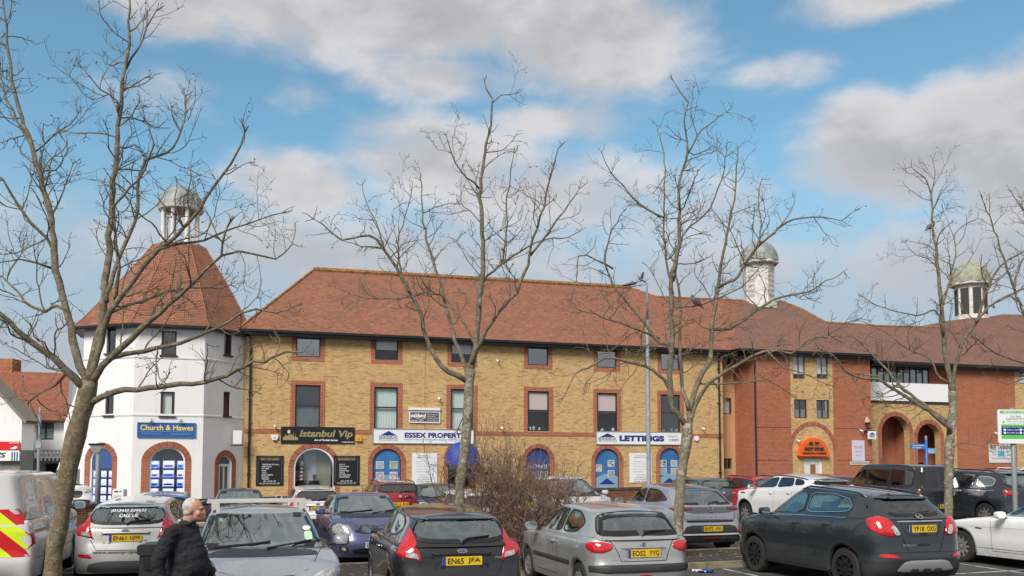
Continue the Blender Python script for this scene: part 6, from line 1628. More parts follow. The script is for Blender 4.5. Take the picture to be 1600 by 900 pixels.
# ================================================================ ground, kerbs, beds, walls
ASPH = pmat('asphalt', (.075,.075,.075), .9, col2=(.045,.045,.047), vscale=1.2, bump=.5, bscale=60)
xs = [-400,-150,-60]+[-40+2*i for i in range(41)]+[60,150,400]; ys = [-40,-10]+[0+2*i for i in range(46)]+[150,400,900]
gm = MB(); gm.grid([[(x, y, G(x, y)) for x in xs] for y in ys]); tag(gm.build('car_park_ground', ASPH, smooth=True), kind='structure')
def strip_ground(name, a, b, w, mat, h0=.004, h1=None, kind='structure'):
    a = Vector(a); b = Vector(b); d = (b-a); n = max(2, int(d.length/1.5)); d2 = d.normalized(); q = Vector((-d2.y, d2.x))*w/2; mb = MB()
    l = [a+(b-a)*i/n for i in range(n+1)]
    if h1 is None: mb.grid([[(p.x+q.x, p.y+q.y, G(p.x, p.y)+h0) for p in l], [(p.x-q.x, p.y-q.y, G(p.x, p.y)+h0) for p in l]])
    else:
        mb.grid([[(p.x+q.x, p.y+q.y, G(p.x, p.y)-.1) for p in l], [(p.x+q.x, p.y+q.y, G(p.x, p.y)+h1) for p in l], [(p.x-q.x, p.y-q.y, G(p.x, p.y)+h1) for p in l], [(p.x-q.x, p.y-q.y, G(p.x, p.y)-.1) for p in l]])
        for e, s_ in ((l[0], 1), (l[-1], 1)): mb.add([(e.x+q.x,e.y+q.y,G(e.x,e.y)-.1),(e.x+q.x,e.y+q.y,G(e.x,e.y)+h1),(e.x-q.x,e.y-q.y,G(e.x,e.y)+h1),(e.x-q.x,e.y-q.y,G(e.x,e.y)-.1)], [(0,1,2,3)])
    return tag(mb.build(name, mat), kind=kind)
KERB = pmat('kerb_stone', (.23,.20,.13), .9, var=.35, vscale=6, bump=.3, bscale=30)
SOIL = pmat('bed_soil', (.060,.050,.038), .95, col2=(.025,.022,.018), vscale=9, bump=1., bscale=25)
PAINT = pmat('bay_paint', (.48,.47,.44), .8, col2=(.16,.16,.15), vscale=5)
B0 = Vector((4.46, 17.78)); bd = Vector((DX.x, DX.y)); bn = Vector((DN.x, DN.y))
ends = (-14.5, 13.)
strip_ground('kerb', B0+bd*ends[0], B0+bd*ends[1], .13, KERB, h1=.12)
strip_ground('kerb', B0+bd*ends[0]+bn*2.25, B0+bd*ends[1]+bn*2.25, .13, KERB, h1=.12)
strip_ground('planting_bed', B0+bd*ends[0]+bn*1.125, B0+bd*ends[1]+bn*1.125, 2.13, SOIL, h0=.10)
mk = Vector((5.38, 17.27))
for k in range(-6, 4):
    a = mk+bd*(1.25+2.42*k)
    if k > -5: strip_ground('bay_marking', a+bn*.6, a-bn*4.6, .09, PAINT)
    b = a+bn*3.3; strip_ground('bay_marking', b, b+bn*4.8, .09, PAINT)
strip_ground('bay_marking', mk+bd*1.25-bn*1.5, mk+bd*8.5-bn*1.5, .09, PAINT, h0=.008)
# fallen leaves on the bed
random.seed(11); mb = MB()
for i in range(900):
    t = random.uniform(*ends); u = random.uniform(-.9, 2.2); p = B0+bd*t+bn*u
    if random.random() < .5 and u < 0: continue
    z = G(p.x, p.y)+(.115 if u > .1 else .012); a = random.random()*6.3; r = random.uniform(.02, .05)
    mb.add([(p.x+r*cos(a+k*1.57), p.y+r*sin(a+k*1.57)*.7, z+random.random()*.02) for k in range(4)], [(0,1,2,3)])
tag(mb.build('fallen_leaves', pmat('dead_leaf', (.20,.11,.05), .9, col2=(.30,.22,.14), vscale=3)), kind='stuff')
# brick wall behind the parked cars
def wall_run(name, label, pts, h, t, mat, cope, ch=.09, over=.03):
    r = thing(name, label, 'wall', (pts[0][0], pts[0][1], 0))
    o = Vector((pts[0][0], pts[0][1], 0)); mb = MB(); cb = MB()
    for a, b in zip(pts, pts[1:]):
        a = Vector((a[0], a[1], 0)); b = Vector((b[0], b[1], 0)); d = (b-a).normalized(); n = Vector((-d.y, d.x, 0)); k = max(1, int((b-a).length/2.2))
        for i in range(k):
            p = a+(b-a)*i/k-o; q = a+(b-a)*(i+1)/k-o; g0 = G((p+o).x, (p+o).y); g1 = G((q+o).x, (q+o).y)
            for m_, w_, z0, z1 in ((mb, t/2, -.3, h), (cb, t/2+over, h, h+ch)):
                vs = [p+n*w_, q+n*w_, q-n*w_, p-n*w_]; gz = [g0, g1, g1, g0]
                m_.add([(v.x, v.y, g+z0) for v, g in zip(vs, gz)]+[(v.x, v.y, g+z1) for v, g in zip(vs, gz)], [(0,1,5,4),(1,2,6,5),(2,3,7,6),(3,0,4,7),(4,5,6,7)])
    mb.build('brickwork', mat, r); cb.build('coping', cope, r); return r
COPE = pmat('dark_coping', (.07,.065,.055), .9, var=.3, vscale=5)
wall_run('brick_wall', 'low dark red brick wall with grey coping running behind the parked cars', [(-15,24.6),(-12.75,26.9),(-9.8,30.4),(-4,32.6),(4.5,35.3),(12,38)], .95, .24, GWB, COPE)
q0 = P(150, 812, 22.2); q1 = P(345, 812, 22.9)
wall_run('stone_wall', 'low pale concrete block wall behind the walking man', [(q0.x, 21.9),(q1.x, 23.4)], .55, .3, brick_mat('concrete_block', (.26,.23,.17),(.20,.18,.14),(.14,.13,.11),(.12,.11,.09), bw=.45, rh=.22), CONC)
# ================================================================ signs on the buildings
class Sign:
    def __init__(s, name, label, cat, off, r, group=None, proud=.05, fac=None):
        s.off = off-proud; s.f = Fac(s.off); a = s.f.rect(*r); s.w = a[2]-a[0]; s.h = a[3]-a[1]; s.cx = (a[0]+a[2])/2; s.z0 = a[1]
        p = P0+DX*s.cx+DN*s.off; s.root = thing(name, label, cat, (p.x, p.y, s.z0), HEAD, group); s.r = r
    def board(s, mat, frame=None, d=.045, fw=.04, name='board'):
        MB().box(-s.w/2, 0, 0, s.w/2, d, s.h).build(name, mat, s.root)
        if frame: mb = MB(); frame_mb(mb, -s.w/2-fw/2, -fw/2, s.w/2+fw/2, s.h+fw/2, fw, -.015, .02); mb.build('frame', frame, s.root)
        return s
    def U(s, px, py): r = s.r; return (-s.w/2+s.w*(px-r[0])/(r[2]-r[0]), s.h*(r[3]-py)/(r[3]-r[1]))
    def text(s, t, x0, y0, x1, y1, mat, bold=0., shear=0., name='lettering', y=-.012):
        a = s.U(x0, y1); b = s.U(x1, y0); mb = MB(); put_text(mb, t, a[0], a[1], b[0], b[1], y, bold, shear); return mb.build(name, mat, s.root)
    def lines(s, rows, mat, name='small_print', y=-.012):
        mb = MB()
        for t, x0, y0, x1, y1 in rows: a = s.U(x0, y1); b = s.U(x1, y0); put_text(mb, t, a[0], a[1], b[0], b[1], y, .01)
        return mb.build(name, mat, s.root)
    def shape(s, pts, mat, name, y=-.012, d=.008):
        MB().prism([s.U(*p) for p in pts], y, y+d).build(name, mat, s.root)
def essex_logo(s, x0, y0, x1, y1):
    xm = (x0+x1)/2; h = y1-y0
    s.shape([(x0+2,y0+h*.45),(xm,y0),(x1-2,y0+h*.45)], NAVY, 'roof_logo'); s.text('ESSEX', x0, y0+h*.50, x1, y0+h*.80, GLET, bold=.02); s.text('PROPERTIES', x0, y0+h*.86, x1, y1, GLET)
toff = (Vector((TX, TY, 0))-P0).dot(DN)-ap
s = Sign('shop_sign', 'blue fascia sign with cream serif name above the tower shop window', 'sign', toff, (215,661,305,683)).board(pmat('church_blue', (.025,.11,.36), .4), pmat('blue_frame', (.05,.16,.42), .4))
s.text('Church & Hawes', 219, 664, 302, 672.5, YEL, bold=.025); s.shape([(218,674.2),(302,674.2),(302,674.6),(218,674.6)], pmat('pale_blue', (.2,.45,.7), .5), 'underline')
s.lines([('Sales & Letting Agents', 222, 676.2, 252, 678.8), ('www.churchandhawes.com', 266, 676.2, 299, 678.8)], pmat('pale_blue', (.2,.45,.7), .5))
for px in (237, 283):
    l = Sign('sign_lamp', 'small brass picture lamp over the %s end of the blue tower fascia sign' % ('left' if px < 250 else 'right'), 'lamp', toff, (px-3,653,px+3,661), group='lamps over the tower sign', proud=.02)
    MB().tube([Vector((0,0,.18)), Vector((0,-.12,.2)), Vector((0,-.16,.08))], .015, 6).tube([Vector((-.07,-.17,.06)), Vector((.07,-.17,.06))], .035, 8).build('lamp_arm', pmat('brass', (.25,.2,.12), .4, metal=.6), l.root)
s = Sign('shop_sign', 'black barber fascia sign with gold italic name and mosque skyline', 'sign', 0, (439,667,554,693)).board(BLK, d=.06)
s.text('Istanbul Vip', 467.5, 672, 551, 686, GOLD, bold=.03, shear=.2); s.text('Art of Turkish Barber', 490, 686.2, 528, 689, WLET, bold=.04, shear=.25); s.text('01245 350 254', 534, 689.6, 552.5, 691.4, WLET, bold=.03)
sk = [(442,688),(442,684),(445,682),(446,678),(447,682),(450,681),(450.5,674),(451,681),(453,680),(454,678),(456,680),(457,682),(458,675),(458.5,682),(461,683),(461.5,677),(462,683),(465,684),(465,688)]
s.shape(sk, GOLD, 'skyline_emblem'); s.shape([(449,673),(451,672),(453,673),(453,677),(451,678),(449,677)], pmat('pale_gold', (.7,.6,.35), .4), 'crescent_emblem', y=-.02)
for (r, ttl, rows, side) in (((400,712,443,759), "MEN'S GROOMING", ['TRADITIONAL WET SHAVE','HAIR STYLING','HOT TOWEL','STEAM','WAXING','BEARD TRIMMING','FACE MASK','THREADING'], 'left'),
                       ((521,712,562,758.5), 'BARBERING', ['DRY CUT','HAIR STYLING','SKIN FADE','SCISSOR TRIM','WASHING','HOT HEAD SHAVE','HAIR PATTERNS'], 'right')):
    s = Sign('menu_board', 'black barber price board with white list, %s of the arched barber door' % side, 'sign', 0, r, proud=.03).board(BLK, d=.03)
    x0, y0, x1, y1 = r; mb = MB()
    pts = [(x0+3,y0+5),(x0+7,y0+2),(x1-7,y0+2),(x1-3,y0+5),(x1-3,y1-6),(x1-7,y1-2),(x0+7,y1-2),(x0+3,y1-6),(x0+3,y0+5)]
    mb.tube([Vector((s.U(*p)[0], -.005, s.U(*p)[1])) for p in pts], .006, 4); mb.build('border_line', GLET, s.root)
    s.text(ttl, x0+7, y0+3.5, x1-7, y0+7.5, GOLD, bold=.02)
    rr_ = [(t, x0+9, y0+12.8+i*3.25, x0+9+len(t)*1.25, y0+14.9+i*3.25) for i, t in enumerate(rows)]
    rr_ += [('MON - FRI 9AM - 7PM', x0+12, y1-8, x1-12, y1-6), ('SAT 9AM - 6PM | SUN 10AM - 4PM', x0+6, y1-4.6, x1-6, y1-2.6)]
    s.lines(rr_, WLET)
s = Sign('shop_sign', 'long white fascia sign with blue property lettering and roof logo', 'sign', 0, (583,671,740,693)).board(SIGNW, SIGNF)
essex_logo(s, 592, 674, 621, 689); s.text('ESSEX PROPERTIES', 631, 676, 735, 684, NAVY, bold=.04); s.text('RESIDENTIAL LETTINGS AND BLOCK FLAT MANAGEMENT', 631, 685.6, 736, 687.8, GLET)
s = Sign('shop_sign', 'white fascia sign with large blue lettings lettering behind the lamp post', 'sign', 0, (932,675,1066,694.5)).board(SIGNW, SIGNF)
essex_logo(s, 935, 677.5, 963, 690.5); s.text('LETTINGS', 967, 680.5, 1037, 689.5, NAVY, bold=.06); s.text('Established', 1043, 679.5, 1058, 682, GLET); s.text('1989', 1045, 685, 1060, 689, GLET, bold=.02)
s = Sign('dental_sign', 'small grey and white dental care sign between two first floor windows', 'sign', 0, (640,643.5,687,660)).board(pmat('slate_grey', (.09,.09,.095), .5), SIGNW, fw=.06)
s.text('oakland', 641.5, 646, 665, 652.5, WLET, bold=.04); s.text('dental care', 642, 655.5, 662, 658.5, pmat('pale_pink', (.7,.5,.48), .5), bold=.02)
mb = MB(); mb.tube([Vector((*[0]*0,)) if 0 else Vector((s.U(650+i*1.8, 653.2+2.2*sin(pi*i/8))[0], -.02, s.U(650, 653.2+2.2*sin(pi*i/8))[1])) for i in range(9)], .014, 5); mb.build('smile_emblem', WLET, s.root)
s.lines([('PRIVATE DENTISTRY', 667, 647, 685, 648.6), ('CROWNS & BRIDGES', 667, 650, 680, 651.4), ('COSMETIC DENTISTRY', 667, 653, 685, 654.6), ('www.oaklanddental.co.uk', 667, 656, 685, 657.6)], WLET)
s = Sign('sign_light', 'white tube light mounted over the small dental sign', 'lamp', 0, (638.5,637,688,641), proud=.12).board(WHITE, d=.1, name='light_housing')
MB().box(-.5, .1, .03, -.46, .13, .07).box(.46, .1, .03, .5, .13, .07).build('bracket', GUT, s.root)
for (r, side) in (((644,708,683,757), 'between the blue arched window and blue canopy'), ((984,708,1018,754), 'beside the lamp post under the lettings sign')):
    s = Sign('notice_board', 'white text board ' + side, 'sign', 0, r, proud=.03).board(SIGNW, d=.03); x0, y0, x1, y1 = r; w_ = x1-x0
    s.lines([('Specialists in', x0+w_*.28, y0+3, x1-w_*.28, y0+5), ('Residential Lettings', x0+w_*.18, y0+6, x1-w_*.18, y0+8)], GLET)
    s.lines([('Full Management Service', x0+w_*.16, y0+12, x1-w_*.28, y0+13.6), ('Block and Flat Management', x0+w_*.16, y0+16, x1-w_*.2, y0+17.6), ('Tenant Finding Service', x0+w_*.16, y0+20, x1-w_*.26, y0+21.6), ('Inventories and Inspections', x0+w_*.16, y0+24, x1-w_*.14, y0+25.6), ('Free Rental Valuations', x0+w_*.16, y0+28, x1-w_*.36, y0+29.6)], pmat('lettering_pale_grey', (.42,.43,.45), .5))
    s.lines([('Call us today', x0+w_*.3, y0+33, x1-w_*.3, y0+34.8), ('No Obligation', x0+w_*.27, y0+36.5, x1-w_*.27, y0+38.6), ('Free Consultation', x0+w_*.2, y0+39.5, x1-w_*.2, y0+41.4), ('01245 329652', x0+w_*.2, y0+43, x1-w_*.2, y0+45.4)], GLET)
# alarm boxes and cameras
def gadget(name, label, cat, off, px, py, parts, group=None, proud=.0):
    f = Fac(off-proud); h = f.hit(px, py); p = P0+DX*h.x+DN*(off-proud); r = thing(name, label, cat, (p.x, p.y, h.z), HEAD, group)
    for nm, mb, m in parts: mb.build(nm, m, r, angle=45)
    return r
oct8 = lambda r, n=20: [(r*cos(2*pi*i/n), r*sin(2*pi*i/n)) for i in range(n)]
gadget('alarm_box', 'white shield alarm box with black base left of the barber sign', 'alarm box', 0, 429, 684.5, [('cover', MB().prism([(-.17,.15),(.17,.15),(.16,.0),(.08,-.10),(-.08,-.10),(-.16,0)], -.1, 0), WHITE), ('base', MB().prism([(-.09,-.10),(.09,-.10),(.04,-.17),(-.04,-.17)], -.09, 0), BLKP), ('badge', MB().box(-.05,-.108,-.0,.05,-.1,.06), pmat('pale_blue', (.2,.45,.7), .5))])
gadget('alarm_box', 'yellow triangular alarm box right of the barber sign', 'alarm box', 0, 560.5, 685, [('cover', MB().prism([(-.16,-.14),(.16,-.14),(.13,.05),(.05,.15),(-.05,.15),(-.13,.05)], -.12, 0), YPLS), ('badge', MB().prism([(-.06,-.07),(.06,-.07),(0,.06)], -.128, -.12), pmat('amber_deep', (.5,.2,.01), .4))])
gadget('alarm_box', 'round white alarm box right of the lettings sign', 'alarm box', 0, 1087.5, 685, [('cover', MB().prism(oct8(.15), -.09, 0), WHITE), ('base', MB().prism([(-.07,-.14),(.07,-.14),(.04,-.18),(-.04,-.18)], -.07, 0), BLKP)])
def cctv(px, py, off, lab):
    gadget('security_camera', lab, 'camera', off, px, py, [('bracket', MB().tube([Vector((0,0,.05)), Vector((0,-.12,.02))], .02, 6), WHITE), ('housing', MB().tube([Vector((-.02,-.10,-.02)), Vector((.05,-.28,-.08))], [.045,.05], 10), WHITE), ('lens', MB().tube([Vector((.051,-.283,-.081)), Vector((.054,-.29,-.083))], .035, 10), BLKP)], group='wall cameras')
for a in ((429,665,0,'white wall camera above the shield alarm box left of the barber sign'), (685,622,0,'white wall camera high between the dental sign and third window column'), (776,563,0,'white wall camera between the third and fourth top floor windows'), (783,668,0,'white wall camera on the brick band left of the fourth window column'),
          (1097,669,0,'white wall camera above the round alarm box near the right downpipe'), (1154,644,1.0,'white wall camera on the buff rendered wall'), (1158,718,1.0,'low white wall camera beside the buff building ground floor window'), (1245,688,OA,'white wall light camera at the left foot of the takeaway arch'), (1343,672,OA,'white wall camera below the gold lamp at the right end of the red block'), (1553,676,OB,'white wall camera on the red wall above the tanning banner')): cctv(*a)
# canopy over the entrance
a = arches[2]; cxa = (a[0]+a[2])/2; rA = (a[2]-a[0])/2+.12; p = P0+DX*cxa; zc = a[3]-(a[2]-a[0])/2
cn = thing('door_canopy', 'royal blue domed canopy over the property office entrance', 'canopy', (p.x, p.y, zc-.1), HEAD)
mb = MB(); n = 12; rows = []
for j in range(n+1):
    ph = pi*j/n; rows.append([( -rA*cos(ph)*1.0, -.95*sin(th)*sin(ph)**.6 - .01, (rA+.15)*cos(th)*sin(ph)**.8) for th in [pi/2*i/8 for i in range(9)]])
mb.grid(rows); mb.build('canvas', AWN, cn, smooth=True)
mb = MB(); rows = [[(-rA*cos(pi*j/n), -.95*sin(pi*j/n)**.6-.012, z) for j in range(n+1)] for z in (0, -.2)]; mb.grid(rows).build('valance', AWN, cn)
# takeaway sign
s = Sign('takeaway_sign', 'orange arched takeaway sign with dark red lettering over the white doors', 'sign', OA, (1248.5,684,1296,713), proud=.25)
w2 = s.w/2; lp = [(-w2,0),(w2,0),(w2,.12)]+[(w2*.98*cos(pi*i/16), .12+(s.h-.12)*sin(pi*i/16)) for i in range(1,16)]+[(-w2,.12)]
MB().prism(lp, 0, .22).build('board', ORNG, s.root)
li = [(-w2*.80,.14),(w2*.80,.14)]+[(w2*.78*cos(pi*i/16), .16+(s.h-.34)*sin(pi*i/16)) for i in range(0,17)]
MB().prism(li, -.012, 0).build('inner_panel', pmat('orange_brown', (.42,.13,.03), .5), s.root)
s.text('\u7f8e', 1263.5, 690, 1270, 696.5, DKRED, bold=.03, y=-.03); s.text('\u5473', 1273, 690, 1280, 696.5, DKRED, bold=.03, y=-.03); s.text('HOT WOK', 1257, 699, 1288, 704.5, DKRED, bold=.07, y=-.03); s.text('ORIENTAL CUISINE', 1253, 707, 1291, 709.8, DKRED, bold=.04, y=-.03)
s = Sign('poster', 'pale lilac poster on the red brick wall above the street name plate', 'poster', OA, (1331.5,688,1351,720), proud=.02).board(pmat('poster_lilac', (.62,.60,.72), .5), d=.02)
s.text('TO LET', 1334, 697, 1348, 700.5, pmat('poster_text', (.38,.30,.48), .5), bold=.02); s.text('OFFICES', 1336, 704, 1347, 706.5, pmat('poster_pink', (.55,.30,.42), .5)); s.lines([('Call now', 1337, 710, 1346, 712)], pmat('poster_text', (.38,.30,.48), .5))
s = Sign('street_name_plate', 'cream street name plate under the lilac poster', 'sign', OA, (1328.5,720.5,1358,726.5), proud=.03).board(pmat('cream_plate', (.55,.53,.44), .5), d=.03); s.text('WOODFIELD ROAD', 1330.5, 722.2, 1356, 724.8, GLET, bold=.02)
s = Sign('hanging_sign', 'small white hanging sign with blue roof logo at the arcade corner', 'sign', OA, (1356.5,673.5,1369,686), proud=.35).board(SIGNW, d=.05); s.shape([(1358,679),(1362.7,675.5),(1367.5,679)], NAVY, 'roof_logo'); s.text('ESSEX', 1358.5, 680, 1367, 682.5, NAVY, bold=.02); s.text('LETTINGS', 1359, 683.5, 1366.5, 685, GLET)
MB().box(-.35, .0, s.h, .25, .04, s.h+.04).box(-.35, 0, s.h-.1, -.31, .3, s.h+.04).build('bracket', GUT, s.root)
gadget('wall_light', 'old gold floodlight high on the right end of the red block', 'lamp', OA, 1350, 657, [('arm', MB().tube([Vector((.1,0,-.15)), Vector((.1,-.2,-.12)), Vector((0,-.25,0))], .02, 6), GUT), ('shade', MB().tube([Vector((.04,-.25,-.08)), Vector((-.05,-.28,.18))], [.17,.06], 10), pmat('tarnished_gold', (.5,.42,.24), .5)), ('lamp_base', MB().box(-.02,-.3,-.25,.2,-.12,-.12), GUT)])
s = Sign('banner', 'white tanning banner with black heading on the red brick wall', 'banner', OB-.02, (1545.5,694.5,1583,723), proud=.03).board(pmat('banner_white', (.66,.68,.68), .5), d=.02)
s.text('FREE TANNING', 1546.5, 695.0, 1581.5, 702.5, pmat('lettering_black', (.01,.01,.01), .5), bold=.02); s.text('Memberships available', 1547, 704.0, 1580, 706.0, GLET, bold=.02)
s.shape([(1559,704.5),(1569,704.5),(1569,713),(1559,713)], pmat('print_blue', (.02,.30,.55), .4, col2=(.2,.5,.65), vscale=4), 'picture_panel'); s.lines([('tan.', 1572.5, 705.5, 1576, 707.5), ('sculpt', 1573, 709, 1580, 712.5)], pmat('lettering_black', (.01,.01,.01), .5)); s.lines([('The Tanning Beauty Room', 1549, 715, 1580, 717.5)], pmat('poster_red', (.5,.12,.14), .5)); s.lines([('ask', 1550, 706, 1555, 708), ('inside', 1550, 709, 1557, 711)], pmat('poster_pink', (.55,.30,.42), .5))
# projecting white box sign and bracket arm on the tower
p = P(371, 683, 43.0); b = thing('projecting_sign', 'blank white box sign projecting between the tower and the brick terrace', 'sign', tuple(p), HEAD)
MB().box(-.2,-.05,-.32,.2,.09,.32).build('sign_box', SIGNW, b, angle=30); MB().tube([Vector((-.3,0,-.4)), Vector((.3,0,-.4))], .02, 6).tube([Vector((.22,0,-.4)), Vector((.22,.5,0))], .015, 5).build('bracket', GUT, b)
p = P(168, 660, 42.0); b = thing('sign_bracket', 'empty black wrought bracket arm on the left of the white tower', 'bracket', tuple(p), 0)
MB().tube([Vector((0,.4,0)), Vector((-.1,0,0)), Vector((-.78,-.3,0))], .025, 6).build('arm', GUT, b); MB().tube([Vector((0,.0,-.14)), Vector((-.02,0,.14))], .02, 6).build('end_scroll', GUT, b)
gadget('security_light', 'small black spotlight above the tower side door', 'lamp', toff+2.0, 353, 694, [('housing', MB().tube([Vector((0,0,0)), Vector((-.12,-.2,-.08))], [.03,.06], 8), GUT)])
# ---- left shops: fascia, valances
def flat_sign(name, label, cat, Yv, r, mat, d=.06):
    a = P(r[0], r[3], Yv); b = P(r[2], r[1], Yv); t = thing(name, label, cat, ((a.x+b.x)/2, Yv, a.z)); w_ = b.x-a.x; h = b.z-a.z
    MB().box(-w_/2, 0, 0, w_/2, d, h).build('board', mat, t)
    U = lambda px, py: (-w_/2+w_*(px-r[0])/(r[2]-r[0]), h*(r[3]-py)/(r[3]-r[1])); return t, U
t, U = flat_sign('fascia_sign', 'bright red fascia sign with white swoosh on the gabled shop', 'sign', 45.85, (-8,690,31,703), RED)
mb = MB(); a = U(14,692); b = U(30,690.8)
put_text(mb, 'CHELMSFORD', U(14,693)[0], U(14,693)[1], U(30,691)[0], U(30,691)[1], -.01, .01); mb.build('lettering', WLET, t)
mb = MB(); mb.tube([Vector((U(17+i*1.5,0)[0], -.01, U(0,701-.045*i*i)[1])) for i in range(8)], [.02,.03,.05,.06,.07,.08,.07,.03], 6); mb.build('swoosh_emblem', WLET, t)
t, U = flat_sign('shop_valance', 'white awning board with blue end stripes below the red fascia', 'awning', 45.7, (-8,704,30,720), WLET, .1)
mb = MB(); 
for i in range(3): mb.box(U(18+i*4,0)[0], -.012, 0, U(20+i*4,0)[0], -.003, U(0,706)[1])
mb.build('stripes', pmat('teal_stripe', (.02,.13,.22), .6), t); mb = MB(); put_text(mb, "'S", U(-1,715)[0], U(0,715)[1], U(9,706)[0], U(0,707)[1], -.01, .03, .2); mb.build('lettering', BLK, t)
t, U = flat_sign('shop_valance', 'striped valance lettered fish and chips over the grey shopfront', 'awning', 49.5, (53,704,103,720), WLET, .12)
mb = MB()
for i in range(8):
    for (ya, yb) in ((705,706.2),(716,720)): mb.box(U(54+i*6.3,0)[0], -.012, U(0,yb)[1]-.002, U(57+i*6.3,0)[0], -.003, U(0,ya)[1])
mb.build('stripes', pmat('navy_stripe', (.015,.04,.10), .6), t); mb = MB(); put_text(mb, 'FISH & CHIPS', U(61,0)[0], U(0,713)[1], U(97,0)[0], U(0,708.5)[1], -.02, .0); mb.build('lettering', GLET, t)
# ================================================================ posts, lamps, signs on posts
POST = pmat('galvanised_post', (.36,.40,.43), .5, metal=.3, var=.15); GREYP = pmat('grey_paint_post', (.20,.23,.22), .5)
def at(px, Y): r = ray(px, 724); x = r.x*Y; return Vector((x, Y, G(x, Y)))
p = at(1013.5, 37); lp_ = thing('street_lamp', 'tall galvanised street lamp rising in front of the brick terrace', 'street lamp', tuple(p))
zt_ = P(1012, 437, 37).z-p.z; zm = P(1012, 500, 37).z-p.z
MB().tube([Vector((0,0,-.2)), Vector((0,0,3)), Vector((0,0,zm))], [.095,.09,.075], 12).build('column', POST, lp_, angle=50)
arm = [Vector((0,0,zm)), Vector((0,0,zt_-.25)), Vector((-.04,0,zt_-.05)), Vector((-.16,0,zt_)), Vector((-.45,0,zt_-.10))]
MB().tube(arm, [.05,.045,.04,.035,.03], 8).build('arm', POST, lp_, smooth=True)
hd = MB(); rows = []
for i, (x, w_, h) in enumerate([(0,.04,.03),(.1,.09,.06),(.28,.13,.08),(.5,.11,.05),(.62,.03,.015)]): rows.append([(-.42-x, w_*cos(t), -.12-x*.22+zt_+h*sin(t)) for t in [2*pi*k/12 for k in range(13)]])
hd.grid(rows).build('lantern', pmat('lamp_head', (.10,.09,.10), .4), lp_, smooth=True)
p = at(60, 36); t = thing('post', 'thin plain grey pole in front of the fish and chips shop', 'post', tuple(p)); MB().tube([Vector((0,0,-.2)), Vector((0,0,P(60,636,36).z-p.z))], .055, 8).build('pole', POST, t); MB().box(-.1,-.06,P(60,700,36).z-p.z,.1,.02,P(60,690,36).z-p.z).build('small_plate', POST, t)
p = at(153, 33); t = thing('give_way_sign', 'grey back of an inverted triangle road sign on a post left of the tower arch', 'sign', tuple(p), R(-12)); za = P(153,708,33).z-p.z; zb_ = P(153,695,33).z-p.z
MB().tube([Vector((0,0,-.2)), Vector((0,0,zb_+.05))], .075, 10).build('post', GREYP, t, smooth=True); MB().prism([(-.30,zb_),(.30,zb_),(.08,za),(-.08,za)], -.10, -.08).build('sign_back', GREYP, t); MB().box(-.33,-.12,zb_-.02,.33,-.07,zb_+.05).build('bracket', GUT, t)
p = at(1586.5, 19.0); t = thing('parking_sign', 'green, white and navy parking tariff board on a grey post at the right edge', 'sign', tuple(p), R(6)); zb_ = P(1586,693,19).z-p.z; zt_ = P(1586,640,19).z-p.z; sw = .78
MB().tube([Vector((0,.05,-.2)), Vector((0,.05,zt_+.04))], .05, 12).build('post', GREYP, t, smooth=True)
bd_ = MB().prism(rrect(-.38, zb_, sw-.1+.3, zt_, .04, 4), -.03, -.005).build('board', pmat('board_white', (.76,.78,.76), .4), t)
GRN = pmat('sign_green', (.10,.52,.08), .4); hh = zt_-zb_; xa_ = -.38; xb_ = sw+.2
def band(f0, f1, m, nm, xl=.07, y=-.034): MB().box(xa_+xl, y, zb_+hh*f0, xb_-.07, y+.004, zb_+hh*f1).build(nm, m, t)
band(.89,.965, GRN, 'green_band', .05); band(.50,.56, GRN, 'green_band'); band(.14,.25, GRN, 'green_band'); band(.25,.50, NAVY, 'navy_band')
mb = MB(); X0 = xa_
put_text(mb, 'Car Park', X0+.28, zb_+hh*.77, X0+.52, zb_+hh*.83, -.04, .01); put_text(mb, 'Operated 24 hours', X0+.18, zb_+hh*.69, X0+.72, zb_+hh*.755, -.04, .01); put_text(mb, 'Pay and display', X0+.2, zb_+hh*.635, X0+.7, zb_+hh*.67, -.04); put_text(mb, 'All vehicles must display a valid ticket', X0+.2, zb_+hh*.59, X0+.9, zb_+hh*.62, -.04); mb.build('lettering', GLET, t)
mb = MB(); mb.prism([(X0+.12+.018*cos(k), zb_+hh*.635+.018*sin(k)) for k in [2*pi*i/12 for i in range(12)]], -.045, -.036); mb.build('dot_symbol', GLET, t)
for (fx, fz) in ((.14,.40),(.14,.31),(.50,.40),(.50,.31)): MB().prism([(X0+fx+.026*cos(k), zb_+hh*fz+.026*sin(k)) for k in [2*pi*i/14 for i in range(14)]], -.045, -.036).build('white_symbol', WLET, t)
mb = MB(); put_text(mb, 'How to pay', X0+.1, zb_+hh*.455, X0+.55, zb_+hh*.485, -.04)
for (fx, fz, tx) in ((.19,.40,'Cash or card'),(.19,.31,'By mobile app'),(.55,.40,'By telephone'),(.55,.31,'At the machine')): put_text(mb, tx, X0+fx, zb_+hh*(fz-.02), X0+fx+.26, zb_+hh*(fz+.022), -.04, .01)
put_text(mb, 'MARKET CAR PARK', X0+.12, zb_+hh*.90, X0+.8, zb_+hh*.95, -.04, .01); mb.build('lettering', WLET, t)
p = at(1448, 44); t = thing('fingerpost', 'blue pedestrian fingerpost in front of the brick arches', 'sign', tuple(p)); FB_ = pmat('finger_blue', (.03,.14,.48), .4); zt_ = P(1448,683,44).z-p.z
MB().tube([Vector((0,0,-.3)), Vector((0,0,zt_-.12))], .055, 10).build('post', FB_, t, smooth=True); MB().tube([Vector((0,0,zt_-.12)), Vector((0,0,zt_+.02)), Vector((0,0,zt_+.08))], [.06,.06,.01], 10).build('finial', SILVP, t)
